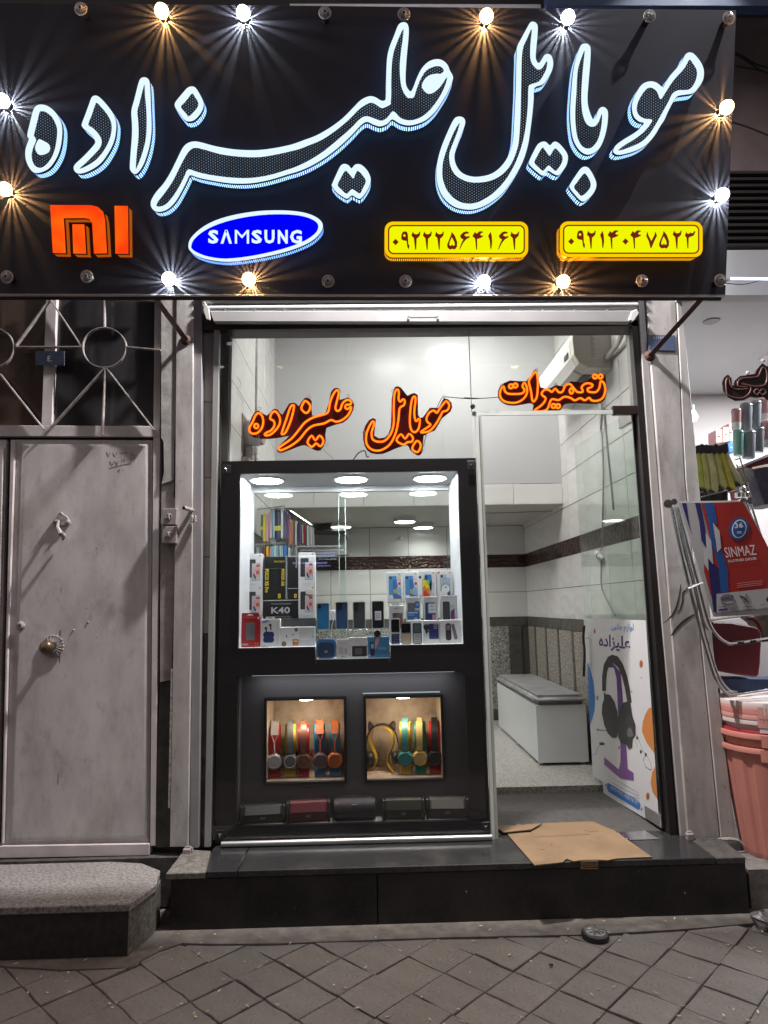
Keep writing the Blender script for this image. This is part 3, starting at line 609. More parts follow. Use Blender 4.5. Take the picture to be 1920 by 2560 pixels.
bar_m = ramp_mat('worn_bar_paint', [(.3, (.2, .17, .165)), (.6, (.37, .34, .325)), (.8, (.46, .43, .4))], 30, .5, bump=.2)
def bar(a, b_, y1=0):
    p_, q_ = PY(*s3(*a), GY), PY(*s3(*b_), GY + y1); d = (q_ - p_).normalized(); n = d.cross(V((0, 1, 0))).normalized() * .0028
    add('grille_bar', MB().prism([p_ - n, p_ + n, q_ + n, q_ - n], (0, .02, 0)), bar_m, door)
for a, b_ in (((772, -60), (770, 347)), ((110, 492), (600, 492)), ((935, 492), (1185, 514)), ((340, 100), (600, 490)), ((395, 100), (115, 480)), ((770, 652), (372, 1090)), ((777, 652), (752, 1142)), ((788, 652), (1138, 1108)),
              ((-5, 692), (318, 1102)), ((775, 140), (1142, 148)), ((-60, 345), (-60, -60))): bar(a, b_)
for cx in (770, -62):
    path = [PY(*s3(cx + 164 * math.cos(t), 497 + 151 * math.sin(t)), GY) for t in [2 * math.pi * j / 36 for j in range(36)]]
    mb = MB()
    for i in range(36):
        a, b_ = path[i], path[(i + 1) % 36]; cc = PY(*s3(cx, 497), GY)
        ia, ib = a + (cc - a).normalized() * .004, b_ + (cc - b_).normalized() * .004; dv = V((0, .02, 0))
        mb.face([a, b_, ib, ia]); mb.face([a, a + dv, b_ + dv, b_]); mb.face([ia, ib, ib + dv, ia + dv]); mb.face([a + dv, ia + dv, ib + dv, b_ + dv])
    add('grille_ring', mb, bar_m, door)
# leaves
m_ = MB(); pp(m_, ((-300, 1098), (16, 1099), (-8, 2112), (-300, 2125)), DY, .03); add('door_leaf', m_, door_paint, door, bevel=.003)
m_ = MB(); pp(m_, ((-300, 1118), (9, 1118), (-15, 2090), (-300, 2100)), DY - .014, .0139); add('door_panel', m_, door_paint, door, bevel=.004)
leaf = MB(); pp(leaf, ((26, 1099), (382, 1100), (373, 2110), (4, 2112)), DY, .03); leaf = add('door_leaf', leaf, door_paint, door, bevel=.003)
m_ = MB()
out = [PY(x, y, DY - .006) for x, y in ((56, 1110), (372, 1110), (368, 2096), (22, 2104))]; inn = [PY(x, y, DY - .014) for x, y in ((66, 1121), (361, 1121), (358, 2086), (32, 2093))]
for i in range(4): m_.face([out[i], out[(i + 1) % 4], inn[(i + 1) % 4], inn[i]]); q = V((0, .006, 0)); m_.face([out[i], out[i] + q, out[(i + 1) % 4] + q, out[(i + 1) % 4]])
# the sheet of the panel is dented: a grid with soft waves
N1, N2 = 14, 40; gi = []
n0 = len(m_.v)
for j in range(N2 + 1):
    for i in range(N1 + 1):
        u, v_ = i / N1, j / N2
        p_ = inn[0].lerp(inn[1], u).lerp(inn[3].lerp(inn[2], u), v_)
        e = min(u, 1 - u, v_ * 3, (1 - v_) * 3) * 4; e = min(1, e)
        p_ = p_ + V((0, (math.sin(u * 7 + v_ * 9) * math.sin(v_ * 23 + u * 3) * .0012 + math.exp(-((u - .3) / .05) ** 2) * .0012 * math.sin(v_ * 30)) * e, 0))
        m_.v.append(tuple(p_))
for j in range(N2):
    for i in range(N1):
        a = n0 + j * (N1 + 1) + i; m_.f.append((a, a + 1, a + N1 + 2, a + N1 + 1)); m_.m.append(0)
add('door_panel', m_, door_paint, leaf, smooth=True)
m_ = MB(); pp(m_, ((27, 1100), (37, 1100), (20, 1610), (8, 2110), (3, 2110), (14, 1610)), DY - .018, .017); add('cover_strip', m_, door_frame_paint, door, bevel=.002)
m_ = MB(); pp(m_, ((-300, 2120), (374, 2109), (373, 2139), (-300, 2152)), DY - .02, .05); add('kick_rail', m_, door_frame_paint, door, bevel=.003)
m_ = MB(); m_.box(-2.6, -.93, DY + .04, DY + .14, 0, 3.4); m_.box(-2.6, -.9, .02, .14, .0, .3); struct('wall', m_, mat('dark_wall', (.09, .08, .075), .9, bump=.4))
m_ = MB(); m_.box(-2.6, -.9, -.06, .03, .0, .21); struct('threshold', m_, ramp_mat('grimy_stone', [(.3, (.03, .026, .024)), (.7, (.09, .08, .075))], 25, .85, bump=.4))
sm = MB()
for y0, y1, dx in ((1575, 1592, 0), (1640, 1656, -1), (1935, 1962, -6), (1395, 1410, 3), (1470, 1482, 2)): pp(sm, ((150.5 + dx, y0), (152 + dx, y0), (151 + dx, y1), (150 + dx, y1)), DY - .0146, .004)
add('weld_seam', sm, ink, leaf)
# ironmongery
iron = ramp_mat('old_painted_iron', [(.3, (.19, .16, .155)), (.6, (.38, .35, .335)), (.75, (.45, .43, .41))], 60, .5, bump=.5)
def s7(x, y): return (x / 5.027, 1280 + y / 5.027)
kn = add('door_knocker', MB().prism([PY(*s7(x, y), DY - .016) for x, y in ((775, 0), (820, 40), (860, 70), (895, 120), (890, 150), (850, 165), (800, 175), (760, 175), (720, 165), (690, 150), (668, 135), (690, 95), (720, 75), (735, 30))], (0, -.012, 0)), iron, door, bevel=.003)
mb = MB(); cc = PY(*s7(775, 250), DY - .05)
mb.tube([PY(*s7(735, 110), DY - .03), PY(*s7(722, 190), DY - .06), PY(*s7(760, 270), DY - .07), PY(*s7(800, 300), DY - .055), PY(*s7(790, 345), DY - .03)], [.006, .008, .013, .011, .007], 8); add('knocker_hammer', mb, iron, kn, smooth=True)
mb = MB()
for x, y in ((705, 115), (850, 125)): mb.lathe(PY(*s7(x, y), DY - .026), (0, -1, 0), [(0, .008), (.008, .007), (.012, 0)], 10)
add('knocker_boss', mb, iron, kn, smooth=True)
kc = PY(*s7(668, 1688), DY - .016)
kr = MB(); kr.lathe(kc, (0, -1, 0), [(0, .024), (.008, .024), (.012, 0)], 20); kr = add('knob_rosette', kr, iron, door)
mb = MB()
for j in range(20):
    a = 2 * math.pi * j / 20; d = V((math.cos(a), 0, math.sin(a))); mb.tube([kc + d * .022 + V((0, -.01, 0)), kc + d * .046 + V((0, -.005, 0))], .0034, 6)
mb.tube([kc + V((math.cos(t), 0, math.sin(t))) * (.049 + .003 * math.cos(20 * t)) + V((0, -.004, 0)) for t in [2 * math.pi * j / 80 for j in range(80)]], .004, 6, True); add('rosette_petals', mb, iron, kr, smooth=True)
mb = MB(); mb.lathe(kc, (-.03, -1, -.02), [(0, .014), (.03, .013), (.04, .022), (.052, .032), (.068, .033), (.082, .024), (.09, .01), (.091, 0)], 20)
add('door_knob', mb, ramp_mat('tarnished_brass', [(.3, (.06, .045, .035)), (.55, (.22, .15, .09)), (.75, (.4, .33, .25))], 25, .35, metal=.7), door, smooth=True)
lc = PY(*s7(262, 1430), DY - .014)
mb = MB(); mb.lathe(lc, (0, -1, 0), [(0, .021), (.006, .02), (.009, .015), (.016, .0145), (.017, .008), (.011, .007), (.011, 0)], 20); add('lock_cylinder', mb, iron, door, smooth=True)
for x, y in ((1105, 1385), (922, 1483)):
    mb = MB(); mb.lathe(PY(*s7(x, y), DY - .013), (0, -1, 0), [(0, .0055), (.004, .004), (.005, 0)], 9); add('rivet', mb, iron, door)
# pen marks on the door: VV - B / VV II / line / c .
mb = MB()
for st in ([(790, 1272), (803, 1308), (818, 1275)], [(835, 1275), (850, 1308), (868, 1276)], [(890, 1283), (950, 1278)], [(975, 1268), (972, 1330)], [(968, 1330), (1003, 1322), (985, 1302), (1000, 1298), (978, 1290)],
           [(812, 1340), (832, 1373), (845, 1342)], [(855, 1342), (868, 1368), (880, 1338)], [(905, 1325), (905, 1350)], [(920, 1322), (922, 1348)], [(810, 1392), (900, 1370), (968, 1358)], [(890, 1400), (876, 1408), (888, 1420)], [(912, 1405), (915, 1409)]):
    pts = [PY(*s3(*q_), DY - .0145) for q_ in st]
    for a, b_ in zip(pts, pts[1:]):
        d = (b_ - a).normalized() * .0007; n = V((-d.z, 0, d.x)); mb.prism([a - n, a + n, b_ + n, b_ - n], (0, -.0006, 0))
add('pen_writing', mb, ink, door)
# blue house number plate on the grille
pl = add('house_number_plate', pp(MB(), [s3(*q_) for q_ in ((262, 527), (478, 525), (478, 632), (262, 632))], GY - .004, .003), ramp_mat('old_blue_enamel', [(.3, (.012, .016, .03)), (.7, (.03, .04, .075))], 30, .45), label='small old blue house number plate wired onto the circle grille', cat='number plate', bevel=.001)
a, b_, c_ = PY(*s3(350, 603), GY - .0046), PY(*s3(385, 603), GY - .0046), PY(*s3(350, 560), GY - .0046)
add('number', text_mb('\u0664', a, b_ - a, c_ - a), mat('faded_white', (.38, .38, .4), .6), pl)

# ================================================================ pilasters beside the shop front
lp_ = thing('pilaster', 'chipped painted pilaster between metal door and shop front with key switches', 'pilaster', (-.95, 0, STEP))
m_ = MB(); pp(m_, ((441, 690), (484, 690), (480, 1400), (470, 2118), (424, 2118), (436, 1400)), -.045, .3); add('smooth_band', m_, pilaster_paint, lp_, bevel=.003)
m_ = MB(); pp(m_, ((403, 690), (442, 690), (441, 1090), (436, 1100), (434, 1200), (404, 1210), (410, 1180), (409, 1105), (403, 1095)), -.038, .3); add('rough_band', m_, ramp_mat('rough_plaster', [(.25, (.2, .185, .17)), (.5, (.34, .32, .3)), (.75, (.44, .42, .4))], 14, .7, bump=.8, detail=9), lp_)
m_ = MB(); pp(m_, ((404, 1210), (436, 1195), (434, 1240), (441, 1260), (437, 1420), (428, 1700), (400, 1705), (401, 1400)), -.03, .3); add('plaster_patch', m_, ramp_mat('mauve_plaster', [(.3, (.2, .17, .165)), (.7, (.36, .32, .31))], 14, .6, bump=.5), lp_)
m_ = MB(); pp(m_, ((400, 1700), (430, 1695), (424, 2118), (386, 2118)), -.02, .3); add('stone_cladding', m_, ramp_mat('dark_cladding', [(.3, (.025, .022, .02)), (.7, (.07, .063, .058))], 18, .6, bump=.3), lp_)
m_ = MB(); pp(m_, ((427, 1672), (432, 1672), (425, 2020), (420, 2020)), -.044, .02); add('broken_edge', m_, ramp_mat('chipped_plaster', [(.3, (.15, .14, .13)), (.7, (.5, .48, .46))], 60, .9, bump=.9), lp_)
rp_ = thing('pilaster', 'chipped cream pilaster at the right with blue plate and wavy black lines', 'pilaster', (1.55, 0, STEP))
m_ = MB(); pp(m_, ((1611, 690), (1686, 690), (1712, 1200), (1800, 2098), (1722, 2105), (1660, 1330)), -.045, .3); add('smooth_band', m_, pilaster_paint, rp_, bevel=.003)
m_ = MB(); pp(m_, ((1689, 690), (1699, 690), (1752, 1252), (1784, 1624), (1840, 2096), (1803, 2098), (1715, 1200)), -.05, .3); add('edge_band', m_, pilaster_paint, rp_, bevel=.003)
# black spray lines on it
sp = MB()
def s1z(x, y): return (1640 + x / 3.95, 1200 + y / 3.95)
for st, wd in (([(70, 1415), (130, 1370), (190, 1280), (225, 1160), (245, 1030)], .0035), ([(150, 1540), (200, 1470), (280, 1390), (380, 1325)], .006), ([(205, 1315), (240, 1270), (262, 1190), (268, 1110), (300, 1085), (305, 1060)], .0035)):
    pts = catmull([PY(*s1z(*q_), -.0457) for q_ in st], 4, False)
    N = len(pts); n = [V((-(pts[min(i + 1, N - 1)] - pts[max(i - 1, 0)]).normalized().z, 0, (pts[min(i + 1, N - 1)] - pts[max(i - 1, 0)]).normalized().x)) * wd * (.3 + .7 * math.sin(math.pi * (i + .5) / N)) for i in range(N)]
    for i in range(N - 1): sp.prism([pts[i] - n[i], pts[i] + n[i], pts[i + 1] + n[i + 1], pts[i + 1] - n[i + 1]], (0, -.0006, 0))
add('spray_line', sp, ink, rp_)
# blue plate behind the strut
def s5(x, y): return (1620 + x / 3.95, 700 + y / 3.95)
bp_ = add('blue_wall_plate', pp(MB(), [s5(*q_) for q_ in ((8, 540), (270, 545), (275, 700), (8, 690))], -.05, .004), ramp_mat('faded_blue_enamel', [(.35, (.1, .12, .16)), (.55, (.07, .1, .19)), (.75, (.03, .05, .17))], 9, .4), label='faded blue enamel plate on the cream pilaster behind the strut', cat='wall plate', bevel=.001)
m_ = MB()
for x in range(55, 150, 22): pp(m_, [s5(x, 558), s5(x + 10, 556), s5(x + 14, 580), s5(x + 4, 584)], -.0506, .0005)
add('worn_print', m_, mat('worn_white_print', (.3, .32, .36), .6), bp_)

# ================================================================ key switches, stubs, hasps, padlocks
def s4(x, y): return (x / 2.2125, 1250 + y / 2.2125)
def s5k(x, y): return (340 + x / 7.541, 1220 + y / 7.541)
sw_m = mat('grey_mauve_metal', (.27, .235, .24), .4, var=.1, bump=.15)
for i, (y0, y1, lb) in enumerate(((390, 690, 'upper square key switch plate on the chipped pilaster'), (722, 1040, 'lower square key switch plate on the chipped pilaster'))):
    k_ = add('key_switch', pp(MB(), [s5k(*q_) for q_ in ((490, y0), (768, y0 - 4), (752, y1), (490, y1))], -.075, .035), sw_m, label=lb, cat='key switch', group='shutter key switches', bevel=.002)
    c_ = PY(*s5k(618, (y0 + y1) / 2), -.0755)
    add('key_ring', MB().tube([c_ + V((math.cos(t), 0, math.sin(t))) * .014 for t in [2 * math.pi * j / 20 for j in range(20)]], .0025, 6, True), sw_m, k_, smooth=True)
    add('key_slot', MB().box(c_.x - .004, c_.x + .004, c_.y - .006, c_.y, c_.z - .013, c_.z + .011), mat('dull_white_metal', (.5, .48, .46), .4), k_, bevel=.001)
    add('slot_hole', MB().box(c_.x - .003, c_.x + .003, c_.y - .0068, c_.y - .005, c_.z - .012, c_.z - .003), ink, k_)
c_ = PY(*s5k(900, 375), -.1)
st_ = add('pipe_stub', MB().tube([c_, c_ + V((.028, .06, -.004))], .0095, 14, caps=False), iron, label='short open pipe stub poking out of the pilaster by the key switches', cat='pipe')
add('pipe_bore', MB().lathe(c_ + V((.001, .002, 0)), (0, -1, 0), [(0, .0075), (.0005, .0075)], 14), ink, st_)
for x, y, Yp, lb in ((1075, 590, -.05, 'small bolted hasp on the rail gap below the pipe stub'), (1130, 2000, -.05, 'x')):
    if lb == 'x': continue
    c_ = PY(*s5k(x, y), Yp); h_ = add('shutter_hasp', MB().box(c_.x - .006, c_.x + .006, c_.y - .028, c_.y, c_.z - .018, c_.z + .016), iron, label=lb, cat='hasp', bevel=.003)
    add('hasp_lug', MB().box(c_.x + .012, c_.x + .019, c_.y - .024, c_.y, c_.z - .016, c_.z + .018), iron, h_, bevel=.003)
def padlock(c_, s, lb):
    k_ = thing('padlock', lb, 'padlock', c_, 'shutter padlocks')
    add('lock_body', MB().box(c_.x - .017 * s, c_.x + .017 * s, c_.y - .012, c_.y + .012, c_.z - .015 * s, c_.z + .015 * s), mat('grey_lock_paint', (.3, .26, .26), .45, var=.15, bump=.2), k_, bevel=.003)
    add('shackle', MB().tube([c_ + V(q_) for q_ in ((-.01, .004, .014 * s), (-.009, .004, .02 * s), (.008, .004, .022 * s), (.022 * s, .004, .012 * s), (.024 * s, .004, -.012 * s))], .0035, 7), mat('pale_steel', (.55, .53, .5), .35, metal=.5), k_, smooth=True)
padlock(PY(468, 2130, -.075), 1.05, 'square grey padlock at the foot of the shutter rail by the metal door')
padlock(PY(1724, 2091, -.075), .95, 'square grey padlock at the foot of the cream pilaster')

# ================================================================ roller shutter: guide rails, roll, bottom bar
g_ = MB(); pp(g_, ((485, 690), (504, 690), (504, 1400), (496, 2120), (474, 2120), (482, 1400)), -.03, .06); add('guide_rail', g_, steel_gray, label='grey steel shutter guide rail beside the chipped pilaster and key switches', cat='guide rail', group='shutter guide rails', bevel=.002)
g_ = MB(); pp(g_, ((1590, 690), (1606, 690), (1655, 1330), (1721, 2108), (1704, 2108), (1636, 1330)), -.03, .06); add('guide_rail', g_, mat('pale_gray_steel', (.44, .42, .41), .5, var=.15, vs=5), label='pale grey steel shutter guide rail beside the cream pilaster', cat='guide rail', group='shutter guide rails', bevel=.002)
sh = thing('roller_shutter', 'white roller shutter rolled up above the glass shop front', 'shutter', (.2, -.03, 2.85))
def slat(y0, y1, Yf):
    a0, a1 = PY(509, y0, Yf), PY(1592, y0 + 1, Yf); h = (PY(1000, y0, Yf) - PY(1000, y1, Yf)).z; zt = (PY(509, y0, Yf).z + PY(1592, y0, Yf).z) / 2
    prof = [(.004, 0), (-.008, -.12), (-.016, -.32), (-.018, -.5), (-.014, -.72), (-.004, -.9), (.004, -1)]
    mb = MB()
    for (ya, za), (yb, zb) in zip(prof, prof[1:]):
        mb.face([(a0.x, Yf + ya, zt + za * h), (a1.x, Yf + ya, zt + za * h), (a1.x, Yf + yb, zt + zb * h), (a0.x, Yf + yb, zt + zb * h)])
    mb.face([(a0.x, Yf + .006, zt), (a0.x, Yf + .006, zt - h), (a1.x, Yf + .006, zt - h), (a1.x, Yf + .006, zt)])
    add('shutter_slat', mb, mat('shutter_white', (.36, .36, .355), .35, var=.08, vs=4), sh, smooth=True)
for y0 in (690, 713, 736, 759): slat(y0, y0 + 22, -.05)
m_ = MB(); pp(m_, ((524, 777), (1583, 776), (1576, 805), (534, 804)), -.07, .035); add('bottom_bar', m_, mat('bar_white', (.34, .34, .335), .45, var=.08), sh, bevel=.003)
m_ = MB(); fb(m_, 1020, 788, 1096, 793, -.095, -.084); fb(m_, 1018, 788, 1024, 798, -.095, -.0705); fb(m_, 1092, 788, 1098, 798, -.095, -.0705); add('pull_handle', m_, mat('bar_white', (0, 0, 0)), sh, bevel=.001)
for x in (562, 638, 711, 785, 868, 949, 1030, 1108, 1184, 1276, 1356, 1435, 1518):
    m_ = MB(); m_.lathe(PY(x, 776 + (x < 1000) * 0, -.066), (0, -1, 0), [(0, .005), (.003, .004), (.004, 0)], 8); add('bar_bolt', m_, mat('bar_white', (0, 0, 0)), sh)
m_ = MB(); pp(m_, ((510, 752), (522, 770), (526, 800), (516, 798), (508, 775)), -.075, .02); add('end_stop', m_, pilaster_paint, sh, bevel=.002)
m_ = MB(); pp(m_, ((1580, 778), (1592, 772), (1598, 782), (1584, 803), (1572, 800)), -.08, .02); add('end_stop', m_, white_paint, sh, bevel=.002)
m_ = MB(); m_.box(-.85, 1.46, -.02, .1, PY(1000, 824, 0).z, PY(1000, 805, 0).z + .05); m_.box(-.9, 1.6, .1, .16, PY(1000, 826, .1).z + .02, 3.6); struct('lintel', m_, mat('dark_lintel', (.035, .025, .025), .5, var=.2))
# stone lined reveals left and right of the glass
rv = thing('stone_reveal', 'narrow cream stone reveal strip between guide rail and glass channel', 'reveal', (-.82, .02, STEP))
for y0, y1, c_ in ((826, 1004, 0), (1006, 1193, 0), (1195, 1391, 0), (1393, 1583, 0)):
    m_ = MB(); pp(m_, ((510 - (y0 - 826) * .012, y0), (533 - (y0 - 826) * .012, y0), (533 - (y1 - 826) * .012, y1), (510 - (y1 - 826) * .012, y1)), .015, .03); add('stone_slip', m_, mat('cream_stone', (.46, .435, .4), .35, var=.12, vs=9), rv, bevel=.001)
m_ = MB(); pp(m_, ((501, 1585), (527, 1585), (519, 2118), (494, 2118)), .018, .03); add('stone_slip', m_, ramp_mat('dirty_green_stone', [(.3, (.05, .045, .04)), (.6, (.13, .125, .11)), (.8, (.3, .31, .25))], 16, .6, bump=.3), rv)
m_ = MB(); m_.box(-.93, -.76, .045, .5, 0, 3.4); struct('wall', m_, mat('dark_wall', (0, 0, 0)))
m_ = MB(); m_.box(1.498, 1.62, .05, .5, 0, 3.4); m_.box(1.433, 1.62, .0, .05, 0, 3.4); struct('wall', m_, mat('dark_wall', (0, 0, 0)))
# ================================================================ shop interior: shell
XR_, XL_, YB, YM, ZM = 1.49, -.72, 3.0, 1.66, 2.08
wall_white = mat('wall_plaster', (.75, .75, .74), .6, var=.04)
tile_white = bpy.data.materials.new('white_glazed_tile'); tile_white.use_nodes = True
nt = tile_white.node_tree; b_ = nt.nodes['Principled BSDF']; b_.inputs['Base Color'].default_value = (.74, .735, .715, 1); b_.inputs['Roughness'].default_value = .16
tc = nt.nodes.new('ShaderNodeTexCoord'); wv = nt.nodes.new('ShaderNodeTexWave'); wv.inputs['Scale'].default_value = 3.2; wv.inputs['Distortion'].default_value = 7; wv.inputs['Detail'].default_value = 1; wv.inputs['Detail Scale'].default_value = .9; wv.bands_direction = 'Z'
nt.links.new(tc.outputs['Object'], wv.inputs[0]); bp = nt.nodes.new('ShaderNodeBump'); bp.inputs['Strength'].default_value = .25; bp.inputs['Distance'].default_value = .006
nt.links.new(wv.outputs['Fac'], bp.inputs['Height']); nt.links.new(bp.outputs[0], b_.inputs['Normal'])
band_m = bpy.data.materials.new('brown_relief_tile'); band_m.use_nodes = True
nt = band_m.node_tree; b_ = nt.nodes['Principled BSDF']; b_.inputs['Base Color'].default_value = (.05, .02, .016, 1); b_.inputs['Roughness'].default_value = .13
tc = nt.nodes.new('ShaderNodeTexCoord'); wv = nt.nodes.new('ShaderNodeTexWave'); wv.wave_type = 'RINGS'; wv.inputs['Scale'].default_value = 9; wv.inputs['Distortion'].default_value = 9; wv.inputs['Detail Scale'].default_value = 1.6
nt.links.new(tc.outputs['Object'], wv.inputs[0]); bp = nt.nodes.new('ShaderNodeBump'); bp.inputs['Strength'].default_value = .9; bp.inputs['Distance'].default_value = .01
nt.links.new(wv.outputs['Fac'], bp.inputs['Height']); nt.links.new(bp.outputs[0], b_.inputs['Normal'])
border_m = ramp_mat('grey_border_stone', [(.3, (.06, .058, .052)), (.7, (.13, .125, .112))], 12, .45, bump=.15)
mosaic_m = ramp_mat('chip_mosaic', [(.42, (.05, .048, .045)), (.5, (.3, .29, .27)), (.56, (.6, .58, .54))], 62, .6, detail=2, bump=.4, dist=2.2)
mosaic2 = ramp_mat('tan_mosaic', [(.4, (.15, .14, .12)), (.55, (.36, .33, .29)), (.7, (.5, .47, .42))], 70, .6, detail=3, bump=.3)
base_m = mat('wall_backing_grout', (.09, .088, .08), .8)
rw = struct('wall', MB().box(XR_ + .006, XR_ + .1, .06, YB + .1, .0, 3.7), base_m); bw = struct('wall', MB().box(XL_ - .1, XR_, YB + .006, YB + .1, .0, ZM + .1), base_m)
lw = struct('wall', MB().box(XL_ - .1, XL_ - .006, .06, YB + .1, .0, 3.7), base_m)
TP = {}
def tile(parent, axis, a0, a1, z0, z1, pos, m_, j=.0022):
    """one wall tile; axis 'y' on the side walls (pos = x), 'x' on walls that face the street (pos = y)"""
    key = (axis, round(a1 - a0, 4), round(z1 - z0, 4), m_.name, parent.name)
    if key not in TP:
        wd, h = a1 - a0, z1 - z0; mb = MB()
        if axis == 'y': mb.box(-.004, .0065, -wd / 2 + j, wd / 2 - j, -h / 2 + j, h / 2 - j)
        else: mb.box(-wd / 2 + j, wd / 2 - j, -.004, .0065, -h / 2 + j, h / 2 - j)
        o = add('tile', mb, m_, parent, bevel=.0012); TP[key] = o
    else:
        o = TP[key].copy(); COL.objects.link(o)
    c = ((a0 + a1) / 2, (z0 + z1) / 2)
    o.location = (pos, c[0], c[1]) if axis == 'y' else (c[0], pos, c[1]); return o
rows = [1.21, 1.445, 1.68]; up = [1.8 + .245 * i for i in range(8)]
for i in range(8):
    y0, y1 = YB - .37 * (i + 1), YB - .37 * i
    y0 = max(y0, .07)
    if y1 <= .08: continue
    for z0, z1 in ((1.21, 1.445), (1.445, 1.68)): tile(rw, 'y', y0, y1, z0, z1, XR_, tile_white)
    tile(rw, 'y', y0, y1, 1.68, 1.8, XR_, band_m); tile(rw, 'y', y0, y1, 1.125, 1.21, XR_, border_m)
    for z0, z1 in zip(up, up[1:]):
        if y0 > YM - .01 and z0 > ZM: continue
        tile(rw, 'y', y0, y1, z0, min(z1, 3.6), XR_, tile_white)
        if y0 < YM: tile(lw, 'y', y0, y1, z0, min(z1, 3.6), XL_, tile_white)
    for z0, z1 in ((1.21, 1.445), (1.445, 1.68)): tile(lw, 'y', y0, y1, z0, z1, XL_, tile_white)
# lower mosaic of the right wall: panels between dark strips
ys = [YB - .0, 2.72, 2.35, 1.98, 1.60, 1.22, .84, .46, .07]
for i, (a, b_) in enumerate(zip(ys, ys[1:])):
    add('mosaic_panel', MB().box(XR_ - .002, XR_ + .004, b_ + .05, a, .37, 1.124), mosaic2, rw); add('border_strip', MB().box(XR_ - .005, XR_ + .004, b_ + .001, b_ + .049, .37, 1.124), border_m, rw)
add('skirting', MB().box(XR_ - .008, XR_ + .004, .07, YB, FLOOR, .369), border_m, rw)
xs = [1.487, 1.115, .744, .373, .002, -.369, -.715]
for a, b_ in zip(xs, xs[1:]):
    for z0, z1 in ((1.21, 1.445), (1.445, 1.68), (1.8, ZM - .002)): tile(bw, 'x', b_, a, z0, z1, YB, tile_white)
    tile(bw, 'x', b_, a, 1.68, 1.8, YB, band_m); tile(bw, 'x', b_, a, 1.125, 1.21, YB, border_m)
add('mosaic_panel', MB().box(-.7, 1.30, YB - .002, YB + .004, .37, 1.124), mosaic_m, bw); add('border_strip', MB().box(1.301, 1.42, YB - .005, YB + .004, .37, 1.124), border_m, bw)
add('skirting', MB().box(-.7, 1.48, YB - .008, YB + .004, FLOOR, .369), border_m, bw)
fl = struct('floor', MB().box(XL_, XR_ + .01, .741, YB + .01, .1, FLOOR), ramp_mat('pale_speckled_floor', [(.35, (.2, .195, .175)), (.52, (.42, .41, .375)), (.7, (.56, .55, .5))], 90, .42, detail=3))
struct('ceiling', MB().box(XL_ - .1, XR_ + .1, .05, YM, 3.6, 3.68), wall_white)
# loft: glossy white front, tile band, underside
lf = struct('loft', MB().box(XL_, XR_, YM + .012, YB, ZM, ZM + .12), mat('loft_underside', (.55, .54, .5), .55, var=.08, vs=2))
gl_white = mat('glossy_white_panel', (.52, .52, .53), .2, var=.03, vs=1.5, spec=.09)
add('loft_front_panel', MB().box(XL_, .58, YM, YM + .01, 2.243, 3.6), gl_white, lf, bevel=.001); add('loft_front_panel', MB().box(.5802, XR_ - .004, YM, YM + .01, 2.243, 3.6), gl_white, lf, bevel=.001)
xs = [XR_ - .004, 1.108, .726, .344, -.037, -.414, XL_]
for a, b_ in zip(xs, xs[1:]): tile(lf, 'x', b_, a, ZM, 2.241, YM + .004, tile_white)
# cable clipped under the loft, drooping lamp lead
def cable(name, px, r, m_, label, cat, group=None, smooth=4, parent=None):
    return add(name, MB().tube(catmull(px, smooth, False), r, 6), m_, parent, label=label if not parent else None, cat=cat if not parent else None, group=group, smooth=True)
grey_cable = mat('grey_cable', (.28, .28, .27), .5); black_cable = mat('black_cable', (.02, .02, .02), .5); white_cable = mat('white_cable', (.6, .6, .58), .45)
def s6p(x, y): return (1140 + x / 2.9625, 720 + y / 2.9625)
cable('ceiling_cable', [PZ(*s6p(x, y), ZM - .012) for x, y in ((190, 1668), (450, 1662), (700, 1652), (722, 1668))] + [PZ(*s6p(610, 1745), ZM - .014)], .004, grey_cable, 'thin grey cable clipped along the underside of the loft', 'cable')
q = PZ(*s6p(610, 1745), ZM - .014)
cable('loose_wire', [q, q + V((-.01, -.01, -.04)), q + V((.0, 0, -.1)), q + V((.03, .0, -.15))], .003, grey_cable, 'loose wire end hanging from the underside of the loft', 'wire')
# lights of the shop
lamp_white = glow('led_panel_light', (1, .985, .95), 12)
for x, y, lb in ((.72, 1.0, 'square LED panel on the high front ceiling near the air conditioner side'), (.2, .62, 'square LED panel on the high front ceiling above the display case')):
    t_ = add('square_lamp', MB().box(x - .17, x + .17, y - .17, y + .17, 3.575, 3.6), white_paint, label=lb, cat='ceiling light', group='LED panels on the front ceiling')
    add('diffuser', MB().box(x - .155, x + .155, y - .155, y + .155, 3.57, 3.5749), lamp_white, t_); area('square_lamp_light', (x, y, 3.566), (x, y, 0), .3, .3, 17, (1, .98, .94), 180)
for (x, y, pw_, lb) in ((.306, 2.29, 6.5, 'round drum ceiling lamp under the loft nearer the street'), (.5, 2.74, 2.2, 'round drum ceiling lamp under the loft close to the back wall'), (-.25, 2.6, 4, 'round drum ceiling lamp under the loft above the hanging phone cases')):
    t_ = add('drum_lamp', MB().lathe((x, y, ZM), (0, 0, -1), [(0, .095), (.04, .095)], 28), white_paint, label=lb, cat='ceiling light', group='round lamps under the loft', smooth=True)
    add('diffuser', MB().lathe((x, y, ZM - .0402), (0, 0, -1), [(0, .088), (.004, .084)], 28), glow('drum_lamp_light', (1, .99, .97), 9), t_); area('drum_light', (x, y, ZM - .047), (x, y, 0), .15, .15, pw_, (1, .975, .93), 140)
